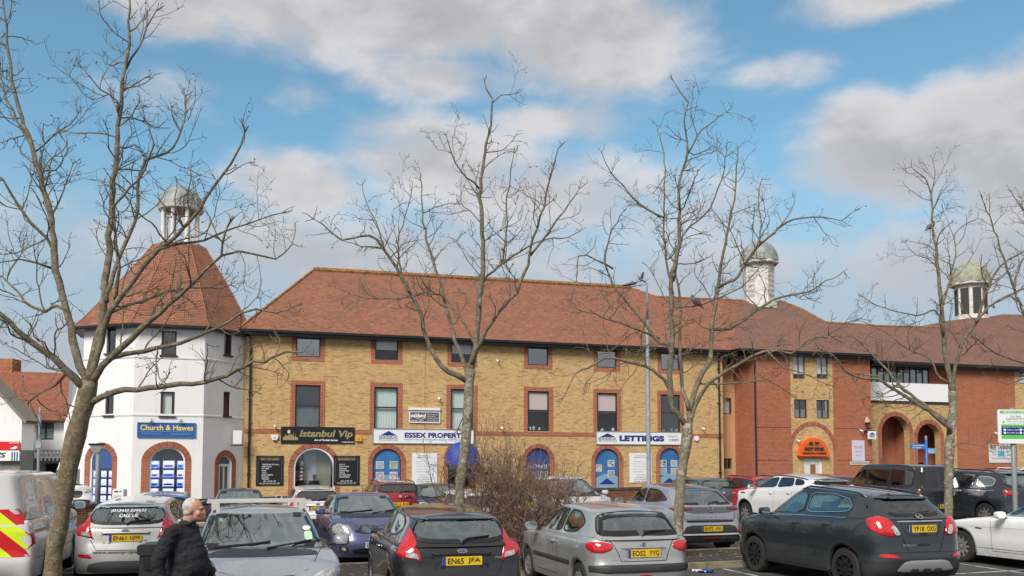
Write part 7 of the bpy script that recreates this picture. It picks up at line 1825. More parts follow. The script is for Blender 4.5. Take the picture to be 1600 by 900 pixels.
z = P(1448,697.5,44).z-p.z; a = MB().prism([(-.06,z-.13),(-.70,z-.13),(-.84,z),(-.70,z+.13),(-.06,z+.13)], -.02, .02).build('finger', FB_, t); mb = MB(); put_text(mb, 'Town Centre', -.68, z+.01, -.1, z+.09, -.03, .01); put_text(mb, 'Bus Station', -.68, z-.09, -.25, z-.02, -.03, .01); mb.build('finger_lettering', WLET, a)
z = P(1448,704.5,44).z-p.z; a = MB().prism([(.06,z-.13),(.42,z-.13),(.52,z),(.42,z+.13),(.06,z+.13)], -.02, .02).build('finger', pmat('finger_blue_pale', (.10,.26,.50), .5), t); mb = MB(); put_text(mb, 'Library', .09, z+.0, .38, z+.08, -.03, .01); put_text(mb, 'Museum', .09, z-.09, .38, z-.02, -.03, .01); mb.build('finger_lettering', WLET, a)
# low railing beside the buff building
p = P0+DX*FM.hit(1152,740).x+DN*(-.9); rg_ = thing('railing', 'short black spiked railing at the foot of the buff building', 'railing', (p.x, p.y, .25), HEAD)
mb = MB(); mb.box(-1.1,-.015,.75,1.2,.015,.79).box(-1.1,-.015,.15,1.2,.015,.19); mb.build('rail', GUT, rg_)
random.seed(4)
for i in range(24): x = -1.1+i*.1; MB().tube([Vector((x,0,-.3)), Vector((x,0,.85)), Vector((x+random.uniform(-.03,.03),0,1.02+random.random()*.1))], [.012,.012,.003], 5).build('spike', GUT, rg_)
# utility cabinet behind the wall, litter bin, litter
p = at(188.5, 31); t = thing('utility_cabinet', 'small white rounded cabinet standing behind the brick wall before the tower', 'cabinet', tuple(p)); zt_ = P(188,763.5,31).z-p.z
MB().prism(rrect(-.19,0,.19,zt_,.07,4), -.15, .15).build('housing', WHITE, t, angle=40); MB().box(-.12,-.157,zt_-.12,.0,-.151,zt_-.07).box(.04,-.157,zt_-.11,.13,-.151,zt_-.08).build('vent', BLKP, t); MB().box(-.14,-.156,zt_-.3,.12,-.151,zt_-.22).build('door_plate', pmat('cabinet_grey', (.5,.55,.55), .5), t)
p = at(259, 11.6); t = thing('litter_bin', 'black square litter bin behind the walking man', 'bin', tuple(p), R(8)); 
BINM = pmat('bin_black', (.016,.018,.018), .45, var=.3, vscale=8)
MB().prism(rrect(-.24,.0,.24,.90,.02,2), -.22, .22).build('bin_body', BINM, t); MB().prism(rrect(-.265,.90,.265,1.03,.03,3), -.245, .245).build('lid', BINM, t, angle=30); MB().box(-.18,-.25,.72,.18,-.222,.86).build('opening', SEAL, t); MB().box(-.2,-.226,.12,.2,-.221,.6).build('door_panel', pmat('bin_panel', (.02,.022,.022), .35), t)
def crumple(name, label, px, py, m, sz, seed):
    random.seed(seed); r = ray(px, py); Yy = (CH-.03)/-r.z; p = Vector((r.x*Yy, Yy, G(r.x*Yy, Yy)+.01)); mb = MB(); n = 7
    mb.grid([[((i/(n-1)-.5)*sz+random.uniform(-.02,.02), (j/(n-1)-.5)*sz*.6+random.uniform(-.02,.02), random.uniform(0,.05)) for i in range(n)] for j in range(n)])
    o = mb.build(name, m); o.location = p; tag(o, label, 'litter')
crumple('crisp_packet', 'crumpled blue packet dropped by the kerb right of the silver hatchback', 1104, 893, pmat('packet_blue', (.05,.09,.35), .3, metal=.3), .28, 1)
crumple('paper_scrap', 'white paper scrap on the asphalt beside the blue packet', 1089, 892.5, pmat('paper_white', (.7,.7,.68), .8), .16, 2)
crumple('card_scrap', 'torn beige card lying above the blue packet', 1101, 887, pmat('card_beige', (.45,.36,.25), .9), .14, 3)
# ================================================================ bare plane trees
def bark_mat(name, a, b, pale, amt):
    if name in MATS: return MATS[name]
    m = bpy.data.materials.new(name); m.use_nodes = True; MATS[name] = m
    t = NT(m.node_tree); bs = t.n['Principled BSDF']; bs.inputs['Roughness'].default_value = .9; bs.inputs['Specular IOR Level'].default_value = .2
    o = t.node('ShaderNodeTexCoord').outputs['Object']
    n1 = t.ss(t.noise(o, 9, 6, .65), .38, .62); c = t.mix(n1, c4(a), c4(b))
    n2 = t.ss(t.noise(o, 5.5, 3, .5, .6), .56, .60); c = t.mix(t.m('MULTIPLY', n2, amt), c, c4(pale))
    n3 = t.ss(t.noise(o, 26, 4, .7), .50, .68); c = t.mix(t.m('MULTIPLY', n3, .6), c, c4(tuple(x*.45 for x in a)))
    t.l.new(c, bs.inputs['Base Color'])
    bp = t.node('ShaderNodeBump'); bp.inputs['Strength'].default_value = .6; bp.inputs['Distance'].default_value = .015
    t.l.new(t.m('ADD', n1, n3), bp.inputs['Height']); t.l.new(bp.outputs[0], bs.inputs['Normal'])
    return m
BARK1 = bark_mat('plane_bark_brown', (.17,.135,.085), (.24,.195,.125), (.34,.29,.20), .7)
BARK2 = bark_mat('plane_bark_mottled', (.19,.165,.115), (.28,.25,.185), (.42,.39,.31), .85)
BRANCH = bark_mat('branch_bark', (.15,.125,.085), (.22,.19,.135), (.32,.29,.22), .5)
TWIG = pmat('twig_bark', (.105,.082,.055), .9, col2=(.17,.14,.095), vscale=6)
def catmull(pts, step=.22):
    out = []; n = len(pts)
    for i in range(n-1):
        p0 = pts[max(0, i-1)]; p1 = pts[i]; p2 = pts[i+1]; p3 = pts[min(n-1, i+2)]
        k = max(1, int((p2-p1).length/step))
        for j in range(k):
            t = j/k; out.append(.5*((2*p1)+(p2-p0)*t+(2*p0-5*p1+4*p2-p3)*t*t+(3*p1-p0-3*p2+p3)*t**3))
    out.append(pts[-1]); return out
def twig_tube(mb, pts, r0, r1, k=3):
    n = len(pts); b = len(mb.v)
    d = (pts[-1]-pts[0]); d = d.normalized() if d.length > 0 else Vector((0,0,1)); a = d.orthogonal().normalized(); c = d.cross(a)
    cs = [(cos(2*pi*j/k), sin(2*pi*j/k)) for j in range(k)]
    for i, p in enumerate(pts):
        r = r0+(r1-r0)*i/(n-1)
        for (u, v) in cs: mb.v.append((p.x+(a.x*u+c.x*v)*r, p.y+(a.y*u+c.y*v)*r, p.z+(a.z*u+c.z*v)*r))
    for i in range(n-1):
        for j in range(k):
            j2 = (j+1) % k; mb.f.append((b+i*k+j, b+i*k+j2, b+(i+1)*k+j2, b+(i+1)*k+j)); mb.mi.append(0)
def grow(mb, p, d, L, r, lv, rnd, up=.25, seg=.10, crook=.42, rate=(0, 4.4, 7.5, 8), bud=None):
    n = max(2, int(L/seg)); pts = [p]; q = p.copy(); dd = d.normalized(); side = rnd.choice((-1, 1))
    for i in range(n):
        w = Vector((rnd.gauss(0, 1), rnd.gauss(0, .8), rnd.gauss(0, 1)))*crook
        dd = (dd+w*.55+Vector((0, 0, up*.28))).normalized(); q = q+dd*(L/n); pts.append(q.copy())
    twig_tube(mb, pts, r, max(.0026, r*.45), 4 if lv == 1 else 3)
    if lv < 3:
        cnt = int(L*rate[lv]*rnd.uniform(.8, 1.45)+.5)
        for _ in range(cnt):
            t = rnd.uniform(.2, 1.) ; i = min(n-1, int(t*n)); base = pts[i]+(pts[i+1]-pts[i])*(t*n-i)
            ax = (pts[i+1]-pts[i]).normalized(); pr = Vector((rnd.gauss(0, 1), rnd.gauss(0, .8), rnd.gauss(0, 1))); pr = (pr-ax*pr.dot(ax)).normalized()
            grow(mb, base, ax*.65+pr*.85+Vector((0,0,.1)), L*rnd.uniform(.22, .5), max(.003, r*.5), lv+1, rnd, up, seg*.8, crook, rate, bud)
    elif bud is not None and rnd.random() < .16:
        e = pts[-1]; s_ = rnd.uniform(.010, .018)
        bud.add([e+Vector(v)*s_ for v in ((1,0,0),(-1,0,0),(0,1,0),(0,-1,0),(0,0,1),(0,0,-1))], [(0,2,4),(2,1,4),(1,3,4),(3,0,4),(2,0,5),(1,2,5),(3,1,5),(0,3,5)])
def tree(label, Yb, trunk, tr, limbs, seed, bark=BARK2, tw=1.0, group='bare plane trees in the car park beds'):
    rnd = random.Random(seed)
    P3 = lambda p, Y: P(p[0], p[1], Y)
    tp = [P3(p, Yb) for p in trunk]; base = tp[0].copy(); root = thing('plane_tree', label, 'tree', tuple(base), 0, group)
    loc = lambda v: v-base
    tps = catmull([loc(p) for p in tp], .12); n = len(tps); rad = []
    for i in range(n):
        t = i/(n-1); k = t*(len(tr)-1); a = int(min(k, len(tr)-2)); r = (tr[a]+(tr[a+1]-tr[a])*(k-a))*.78; rad.append(r*(1+.07*sin(i*1.3)+.05*rnd.uniform(-1, 1)))
    MB().tube(tps, rad, 16).build('trunk', bark, root, smooth=True)
    tm = MB(); bud = MB()
    for li, lim in enumerate(limbs):
        pts, r0, r1 = lim[:3]; dy = lim[3] if len(lim) > 3 else rnd.uniform(-1.4, 1.4); y0 = lim[4] if len(lim) > 4 else 0; r0 = r0*.76
        m = len(pts); L3 = []
        for i, p in enumerate(pts):
            t = i/(m-1); L3.append(loc(P3(p, Yb+y0+dy*t)))
        c = catmull(L3, .16); n = len(c); tot = sum((b-a).length for a, b in zip(c, c[1:]))
        for i in range(1, n-1): c[i] = c[i]+Vector((rnd.gauss(0, 1), rnd.gauss(0, 1), rnd.gauss(0, 1)))*.012
        rr = [(r0*(1-i/(n-1))**.9+r1*(1-(1-i/(n-1))**.9))*(1+rnd.uniform(-.07, .07)) for i in range(n)]
        MB().tube(c, rr, 9 if r0 > .04 else 7).build('branch', bark if r0 > .075 else BRANCH, root, smooth=True)
        cnt = int(tot*4.6*tw)
        for _ in range(cnt):
            t = rnd.uniform(.16, 1.)**.8; i = min(n-2, int(t*(n-1))); ax = (c[i+1]-c[i]).normalized(); pr = Vector((rnd.gauss(0, 1), rnd.gauss(0, .8), rnd.gauss(0, 1))); pr = (pr-ax*pr.dot(ax)).normalized()
            Lw = rnd.uniform(.35, 1.25)*(1.1-.45*t)*tw**.5; grow(tm, c[i], ax*.55+pr*.9, Lw, min(rr[i]*.55, .006+.010*Lw), 1, rnd, bud=bud)
        for _ in range(3): grow(tm, c[-1], (c[-1]-c[-2]).normalized()+Vector((rnd.gauss(0,.5), rnd.gauss(0,.3), rnd.gauss(0,.5))), rnd.uniform(.10, .26), r1, 1, rnd, bud=bud)
    o = tm.build('twigs', TWIG, root, recalc=False); o['kind'] = 'stuff'
    o = bud.build('buds', TWIG, root, recalc=False); o['kind'] = 'stuff'
    return root
# 1: nearest, far left, leaning trunk
t1 = tree('large bare plane tree with a brown leaning trunk in front of the white tower', 14.0,
  [(80,935),(82,900),(86,853),(96,807),(102,760),(111,713),(122,667),(134,625),(139,595)], [.19,.165,.165,.16,.165,.19,.18,.175,.17],
  [([(139,600),(148,550),(154,527),(161,489),(167,422),(173,333),(180,250),(186,183),(192,128),(199,100),(201,33),(203,-15)], .095, .012, .3),
   ([(197,108),(208,90),(217,78),(230,44),(244,17)], .025, .008, .3, .25), ([(186,183),(183,160),(170,148),(155,139),(140,120),(128,105)], .022, .007, -.4, .2),
   ([(136,612),(117,592),(84,559),(42,531),(14,503),(-20,480)], .085, .03, -.8),
   ([(138,600),(126,573),(114,531),(106,489),(89,422),(81,344),(67,289),(53,239),(39,194),(25,156),(16,100),(8,33),(3,-15)], .085, .012, .9),
   ([(53,239),(42,215),(19,172),(0,133),(-15,110)], .03, .012, .3, .5), ([(81,344),(83,333),(92,318),(100,300),(105,275),(114,256)], .024, .008, .6, .5),
   ([(89,400),(72,372),(48,350),(33,328),(18,305),(6,283),(-12,270)], .04, .014, -.5, .5), ([(53,239),(70,225),(88,210),(110,190),(122,178)], .02, .006, -.5, .6),
   ([(141,598),(165,505),(172,489),(211,433),(250,389),(300,344),(333,294),(361,255),(374,230),(383,206)], .075, .012, -.6),
   ([(143,600),(162,570),(187,545),(219,515),(250,489),(278,462),(300,444),(322,420),(344,400),(350,378),(355,355)], .08, .012, -1.0),
   ([(140,632),(177,613),(233,606),(299,599),(355,587),(385,570),(410,563),(445,552),(475,550)], .07, .012, -1.2),
   ([(146,590),(173,560),(196,555),(261,541),(317,522),(355,503),(373,489),(400,482),(430,490),(462,478)], .06, .010, .6),
   ([(117,592),(105,583),(84,604),(61,614),(46,627)], .035, .015, .4, -.1), ([(46,627),(52,645),(60,660),(64,675)], .018, .006, .2, .3),
   ([(167,472),(183,411),(205,361),(214,328),(219,267),(228,250),(261,239),(283,205),(289,150)], .05, .010, 1.2),
   ([(178,470),(185,420),(178,328),(194,305),(217,278),(233,250),(240,225),(228,190)], .04, .008, -.9),
   ([(172,489),(200,478),(228,470),(262,455),(300,448),(330,452),(360,445)], .035, .008, .9), ([(106,489),(90,478),(70,485),(40,470),(10,440),(-10,425)], .04, .012, 1.2, .4),
   ([(250,389),(280,380),(320,376),(352,362),(385,350),(440,333)], .028, .008, .5, -.3), ([(344,400),(372,392),(400,398),(430,405),(455,380),(462,360)], .024, .007, .5, -.8),
   ([(89,422),(60,410),(30,405),(0,410)], .03, .01, -.6, .6)], 3, bark=BARK1, tw=1.0)
# 2: centre left, in the hedge
tree('slender bare plane tree rising out of the hedge before the property office', 17.2,
  [(719,900),(719,860),(719,800),(719,759),(724,720),(727,696),(731,640),(733,598),(735,577)], [.13,.12,.12,.12,.125,.125,.12,.12,.12],
  [([(735,585),(739,560),(744,544),(747,489),(753,433),(753,350),(750,294),(758,239),(768,183),(769,156),(760,140),(757,128)], .085, .012, .2),
   ([(769,161),(783,150),(806,146)], .015, .006, .3, .2), ([(733,598),(717,590),(700,583),(672,544),(656,489),(639,455),(628,433),(600,389),(578,367),(533,375),(505,350),(490,342)], .07, .010, -.9),
   ([(733,590),(722,560),(711,530),(694,467),(678,411),(667,372),(661,333),(658,283)], .055, .010, 1.0), ([(737,570),(745,545),(750,539),(778,489),(806,455),(828,400),(833,372),(850,322),(858,283),(872,233)], .06, .010, -.8),
   ([(750,480),(755,444),(772,422),(811,394),(850,375),(889,370),(905,362)], .04, .008, .8), ([(744,544),(725,505),(689,461),(650,462),(606,467),(561,462),(525,450)], .035, .007, .9),
   ([(828,400),(852,370),(880,330),(905,295)], .03, .008, -.4, -.4), ([(780,415),(786,405),(792,350),(790,320),(794,294),(803,239)], .03, .008, .4, .5),
   ([(753,300),(740,285),(728,278),(711,255),(697,211)], .025, .007, -.5, .2), ([(639,455),(628,433),(622,378),(633,339),(644,294)], .028, .007, .5, -.5),
   ([(600,389),(585,345),(572,318),(566,290)], .022, .007, .4, -.6), ([(753,350),(735,330),(718,318),(722,300)], .018, .006, .5, .2), ([(660,333),(690,320),(715,318)], .018, .006, -.5, .9), ([(731,640),(723,655),(715,672)], .018, .008, .2)], 5, tw=.85)
# 3: centre right
tree('wide bare plane tree in front of the lettings sign and street lamp', 18.6,
  [(1060,905),(1060,860),(1061,800),(1062,780),(1065,738),(1072,696),(1075,662)], [.145,.13,.13,.13,.13,.14,.14],
  [([(1074,668),(1062,650),(1051,636),(1046,603),(1047,569),(1051,527),(1049,493),(1050,450),(1049,427),(1061,381),(1061,329),(1061,282),(1075,236),(1069,190),(1075,161),(1062,142),(1052,126)], .085, .010, -.6),
   ([(1075,240),(1090,213),(1113,190),(1142,170)], .025, .007, .3, -.4), ([(1052,460),(1048,440),(1043,427),(1038,369),(1038,311),(1039,253),(1026,196)], .035, .008, .8, -.2),
   ([(1052,440),(1067,369),(1101,334),(1124,294),(1136,236)], .035, .008, -.7, -.2), ([(1048,620),(1039,594),(1009,573),(971,563),(946,560),(920,573),(899,582),(890,600),(880,622)], .055, .008, -.9),
   ([(1053,560),(1043,539),(1022,527),(988,480),(958,446),(950,425),(945,409),(950,380),(957,357),(975,330)], .055, .009, .7), ([(1030,530),(1013,522),(971,505),(929,491),(904,484),(890,470)], .04, .008, -.5, .2),
   ([(1075,668),(1081,628),(1094,590),(1110,560),(1113,505),(1119,472),(1124,427),(1136,369),(1147,311),(1153,242)], .08, .010, .8),
   ([(1077,660),(1098,611),(1119,590),(1153,569),(1199,548),(1235,553),(1265,530),(1295,522),(1320,505),(1345,498)], .06, .008, -1.0),
   ([(1121,450),(1134,440),(1147,438),(1180,390),(1217,357),(1240,343),(1286,340),(1315,346),(1335,330)], .05, .008, -.8, .5), ([(1113,515),(1140,513),(1175,490),(1207,469),(1240,460),(1264,456),(1290,440),(1318,424)], .05, .008, .9, .4),
   ([(1076,640),(1068,611),(1064,569),(1062,510),(1063,470),(1056,430)], .06, .02, 1.0), ([(1060,480),(1085,478),(1101,473),(1130,462),(1159,448),(1185,420)], .035, .007, -.5), ([(958,420),(930,405),(905,400),(900,440),(893,470)], .028, .007, -.5, .7),
   ([(1038,340),(1000,320),(975,290),(955,270),(940,238)], .03, .007, -.4, .2), ([(1217,357),(1235,330),(1242,310)], .02, .006, .3, -.3), ([(1180,390),(1190,350),(1185,310),(1190,280)], .025, .007, .6, 0), ([(1199,548),(1225,575),(1262,585),(1290,600)], .025, .007, -.2, -.6), ([(1089,600),(1125,600),(1165,597),(1190,592),(1212,600),(1243,622)], .03, .007, .5, .2)], 9, tw=.95)
# 4: right
t4 = tree('pale mottled bare plane tree in front of the brick arches', 20.8,
  [(1483,890),(1483,850),(1482,780),(1483,730),(1484,691),(1487,660),(1489,647),(1488,611)], [.125,.12,.12,.118,.125,.13,.12,.11],
  [([(1488,615),(1484,593),(1478,558),(1473,513),(1469,456),(1463,395),(1457,353),(1455,304),(1445,279),(1424,261)], .085, .010, .3), ([(1455,304),(1459,292),(1461,268),(1457,250)], .02, .007, .2, .3),
   ([(1484,680),(1482,669),(1460,647),(1416,620),(1371,593),(1340,590),(1318,576),(1300,553),(1280,545)], .075, .012, -1.0), ([(1487,662),(1451,638),(1407,602),(1389,580),(1367,558),(1350,540),(1331,527)], .06, .010, .8),
   ([(1488,615),(1496,558),(1509,527),(1527,500),(1540,460),(1562,416),(1600,393),(1640,370)], .06, .012, -.7), ([(1525,502),(1545,480),(1568,465),(1600,452),(1635,440)], .04, .010, .6, -.4),
   ([(1471,485),(1486,428),(1494,395),(1492,366),(1510,349),(1527,341)], .035, .007, .7, .2), ([(1475,530),(1473,518),(1461,485),(1432,493),(1395,485),(1371,477),(1350,465)], .035, .007, -.7, .1),
   ([(1489,700),(1490,698),(1503,692),(1520,692),(1535,697),(1548,690)], .02, .006, -.4), ([(1389,580),(1372,588),(1340,583),(1300,590),(1285,570)], .03, .007, .5, .5), ([(1465,420),(1450,405),(1432,398),(1415,380)], .02, .006, .4, .2),
   ([(1486,600),(1470,590),(1452,560),(1420,545),(1385,520),(1340,500)], .035, .007, .3), ([(1457,330),(1470,300),(1478,285)], .015, .005, -.3, .3)], 12, tw=.9)
# 5: beyond the right edge
tree('bare plane tree mostly beyond the right edge, its branches reaching in above the parking sign', 22.4,
  [(1655,880),(1652,800),(1648,700),(1645,620),(1640,570)], [.13,.12,.12,.12,.12],
  [([(1642,580),(1620,540),(1600,493),(1585,452),(1568,403),(1552,353),(1543,330),(1535,312)], .06, .010, -.5), ([(1640,575),(1600,567),(1570,558),(1545,545),(1522,527),(1500,520)], .045, .008, -.6),
   ([(1585,452),(1590,420),(1608,380),(1600,340),(1596,310)], .04, .008, .5, -.3), ([(1644,570),(1650,480),(1640,400),(1610,350),(1580,300)], .06, .010, .5), ([(1644,600),(1605,590),(1575,600),(1545,590)], .03, .007, .5)], 15, tw=.8)
# ================================================================ bare hedge in the bed
rnd = random.Random(21); hp = P(845, 880, 18.2); hp.z = G(hp.x, hp.y)+.1
hr = thing('bare_hedge', 'tangled leafless brown hedge around the slender tree trunk', 'hedge', tuple(hp)); stem = MB(); tm = MB(); lf = MB()
def hedge_top(px):
    return lerp_tab([(700,748),(730,690),(770,695),(830,725),(870,740),(900,762),(930,785),(955,820)], px)
for i in range(88):
    px = rnd.triangular(705, 945, 790); Yv = rnd.uniform(17.0, 19.0); b = at(px, Yv)-hp; zt = P(px, hedge_top(px)+rnd.uniform(-8, 30), Yv).z-hp.z
    lean = Vector((rnd.gauss(.12 if px > 850 else 0, .22), rnd.gauss(0, .15), 1)); n = 6; pts = [Vector((b.x, b.y, -.05))]
    H_ = max(.6, zt)
    for k in range(n): pts.append(pts[-1]+(lean+Vector((rnd.gauss(0,.22), rnd.gauss(0,.2), 0))).normalized()*(H_/n))
    twig_tube(stem, pts, rnd.uniform(.010, .020), .006, 5)
    for k in range(25):
        t = rnd.uniform(.08, 1.); j = min(n-1, int(t*n)); q = pts[j]+(pts[j+1]-pts[j])*(t*n-j)
        grow(tm, q, Vector((rnd.gauss(0,1), rnd.gauss(0,.8), rnd.uniform(.0,1.1))), rnd.uniform(.18,.55), .005, 2, rnd, up=.5, seg=.08, crook=.35, rate=(0,0,7,0))
    for k in range(7):
        q = pts[rnd.randint(1, n)]+Vector((rnd.gauss(0,.15), rnd.gauss(0,.15), rnd.gauss(0,.12))); a = rnd.random()*6.3; s_ = rnd.uniform(.015, .035)
        if rnd.random() < .6: lf.add([q+Vector((cos(a+u)*s_, sin(a+u)*s_, rnd.uniform(-1,1)*s_)) for u in (0,1.6,3.1,4.7)], [(0,1,2,3)])
for i in range(46):                                   # long whippy shoots above the mass
    px = rnd.uniform(715, 915); Yv = rnd.uniform(17.2, 18.8); b = P(px, hedge_top(px)+25, Yv)-hp
    grow(tm, b, Vector((rnd.gauss(0,.35), rnd.gauss(0,.2), 1.)), rnd.uniform(.5, 1.15), .006, 2, rnd, up=.6, seg=.12, crook=.16, rate=(0,0,4,0))
stem.build('stems', pmat('hedge_stem', (.10,.07,.045), .9, var=.3), hr, recalc=False)['kind'] = 'stuff'
tm.build('twigs', pmat('hedge_twig', (.17,.095,.065), .9, col2=(.24,.16,.12), vscale=3), hr, recalc=False)['kind'] = 'stuff'
lf.build('withered_leaves', pmat('withered_leaf', (.26,.085,.03), .85, col2=(.32,.16,.07), vscale=5), hr, recalc=False)['kind'] = 'stuff'
# ================================================================ people and birds
def ell(mb, c, r, rot=None, n=14):
    c = Vector(c); rows = []
    for i in range(n+1):
        ph = pi*i/n; rows.append([Vector((r[0]*sin(ph)*cos(t), r[1]*sin(ph)*sin(t), r[2]*cos(ph))) for t in [2*pi*j/(n*2) for j in range(n*2)]])
    b = len(mb.v)
    for rr_ in rows:
        for v in rr_:
            if rot: v = rot @ v
            mb.v.append(tuple(v+c))
    m = n*2
    for i in range(n):
        for j in range(m): mb.f.append((b+i*m+j, b+i*m+(j+1) % m, b+(i+1)*m+(j+1) % m, b+(i+1)*m+j)); mb.mi.append(0)
def cap(mb, a, ra, b, rb, k=5):
    a = Vector(a); b = Vector(b)
    for i in range(k+1): t = i/k; r = ra+(rb-ra)*t; ell(mb, a+(b-a)*t, (r, r, r), n=8)
    mb.tube([a, b], [ra, rb], 14)
def fused(mb, name, mat, parent, vox=.011, smooth=4):
    me = bpy.data.meshes.new('tmp'); me.from_pydata(mb.v, [], mb.f); o = bpy.data.objects.new('tmp', me); COL.objects.link(o)
    m = o.modifiers.new('r', 'REMESH'); m.mode = 'VOXEL'; m.voxel_size = vox; m2 = o.modifiers.new('s', 'SMOOTH'); m2.iterations = smooth; m2.factor = .5
    bpy.context.view_layer.update(); nm = bpy.data.meshes.new_from_object(o.evaluated_get(bpy.context.evaluated_depsgraph_get())); bpy.data.objects.remove(o); bpy.data.meshes.remove(me)
    nm.name = name; nm.materials.clear(); nm.materials.append(mat); nm.polygons.foreach_set('use_smooth', [True]*len(nm.polygons)); o = bpy.data.objects.new(name, nm); COL.objects.link(o); o.parent = parent; return o
SKIN = pmat('skin', (.48,.25,.18), .55, var=.12, vscale=12); SKIND = pmat('skin_dark', (.10,.06,.045), .6)
CLOTH = pmat('black_jacket', (.012,.013,.017), .85, var=.3, vscale=10, bump=.5, bscale=22); TROU = pmat('dark_trousers', (.02,.021,.026), .9); SHOE = pmat('black_shoe', (.012,.012,.012), .5); HAIRG = pmat('grey_hair', (.50,.46,.43), .8, var=.3, vscale=30)
def hand(mb, w, d, side, r=.011):
    """w wrist point, d direction of the hand; fingers slightly curled"""
    w = Vector(w); d = Vector(d).normalized(); lat = Vector((1, 0, 0)); lat = (lat-d*lat.dot(d)).normalized(); nrm = d.cross(lat)
    ell(mb, w+d*.045, (.040,.018,.050), Matrix((lat, nrm, d)).transposed())
    for i, (o, L) in enumerate(((-.028,.062),(-.009,.072),(.010,.068),(.028,.054))):
        a = w+d*.085+lat*o; b = a+d*L*.55+nrm*side*.008; c = b+d*L*.42+nrm*side*.022; cap(mb, a, r*.9, b, r*.8, 3); cap(mb, b, r*.8, c, r*.65, 3)
    a = w+d*.03-lat*.034; b = a+d*.035-lat*.022; c = b+d*.03-lat*.004+nrm*side*.01; cap(mb, a, r*1.1, b, r*.95, 3); cap(mb, b, r*.95, c, r*.75, 3)
p = Vector((ray(292, 724).x*9.1, 9.1, 0)); p.z = 0
man = thing('person', 'bald grey haired man in a black jacket walking right past the litter bin', 'person', tuple(p), R(-4))
b = MB()
hc = Vector((.085, 0, 1.585))
ell(b, hc+Vector((-.01,0,.022)), (.098,.078,.094)); ell(b, hc+Vector((.035,0,-.045)), (.062,.058,.075)); ell(b, hc+Vector((.062,0,-.085)), (.034,.036,.030))
ell(b, hc+Vector((.098,0,-.018)), (.020,.013,.024)); ell(b, hc+Vector((.110,0,-.032)), (.014,.014,.010)); ell(b, hc+Vector((.088,0,.018)), (.014,.050,.012)); ell(b, hc+Vector((.088,0,-.062)), (.014,.026,.006)); ell(b, hc+Vector((.086,0,-.072)), (.014,.024,.007))
for sy in (1, -1):
    ell(b, hc+Vector((-.005,sy*.078,-.008)), (.018,.008,.032)); ell(b, hc+Vector((.06,sy*.045,-.035)), (.03,.02,.03))
cap(b, (.0,0,1.40), .068, (.05,0,1.53), .058)
ell(b, (-.02,0,1.27), (.13,.18,.17)); ell(b, (.03,0,1.08), (.17,.17,.17)); ell(b, (0,0,.95), (.13,.16,.11)); cap(b, (-.03,-.15,1.37), .07, (-.03,.15,1.37), .07)
armR = [(-.05,-.21,1.36),(-.15,-.27,1.09),(-.12,-.26,.86)]; armL = [(-.03,.21,1.36),(.02,.28,1.10),(.16,.27,.92)]
for A in (armR, armL): cap(b, A[0], .052, A[1], .042); cap(b, A[1], .042, A[2], .028)
hand(b, armR[2], (.10,.02,-1), 1); hand(b, armL[2], (.5,-.02,-.85), -1)
legR = [(.0,-.09,.92),(.20,-.10,.50),(.14,-.10,.09)]; legL = [(.0,.09,.92),(-.06,.10,.50),(-.34,.10,.14)]
for A in (legR, legL): cap(b, A[0], .085, A[1], .056); cap(b, A[1], .056, A[2], .038)
fused(b, 'body', SKIN, man, .009, 2)
j = MB(); ell(j, (-.03,0,1.27), (.165,.205,.18)); ell(j, (.035,0,1.10), (.19,.20,.22)); ell(j, (.055,0,1.02), (.195,.20,.17)); ell(j, (.0,0,1.20), (.175,.205,.20)); ell(j, (.02,0,.93), (.195,.20,.11)); cap(j, (-.04,-.16,1.365), .083, (-.04,.16,1.365), .083); cap(j, (-.02,0,1.38), .09, (.01,0,1.435), .074)
for A in (armR, armL): cap(j, A[0], .078, A[1], .066); cap(j, A[1], .066, A[2], .050)
jo = fused(j, 'jacket', CLOTH, man, .011, 3)
for v in jo.data.vertices:                        # cloth folds
    q = v.co; f = noise.noise(Vector((q.x*9, q.y*9, q.z*17)))*.014+abs(noise.noise(Vector((q.x*14+q.z*9, q.y*6, q.z*22-q.x*8))))*.016; v.co = q+Vector((v.normal.x, v.normal.y, v.normal.z))*f
k_ = MB(); k_.tube([Vector((.012+.078*cos(a), .076*sin(a), 1.435+.02*cos(a))) for a in [2*pi*i/24 for i in range(25)]], .017, 8, cap=False); k_.build('collar', CLOTH, man, smooth=True)
t_ = MB()
for A in (legR, legL): cap(t_, A[0], .105, A[1], .078); cap(t_, A[1], .078, A[2], .062)
ell(t_, (0,0,.90), (.15,.17,.10)); fused(t_, 'trousers', TROU, man, .014, 3)
for A, dz in ((legR, 0), (legL, .05)): s_ = MB(); x, y, z = A[2]; ell(s_, (x+.06,y,.045+dz), (.135,.048,.045)); ell(s_, (x-.0,y,.07+dz), (.06,.045,.06)); fused(s_, 'shoe', SHOE, man, .012, 2)
h = MB(); ell(h, hc+Vector((-.024,0,.030)), (.093,.0825,.092)); ell(h, hc+Vector((-.045,0,-.03)), (.060,.076,.045)); fused(h, 'hair', HAIRG, man, .008, 1)
for sy in (1, -1): e = MB(); ell(e, hc+Vector((.082,sy*.031,.0)), (.011,.011,.010), n=8); e.build('eye', pmat('eye', (.12,.10,.09), .2), man, smooth=True)
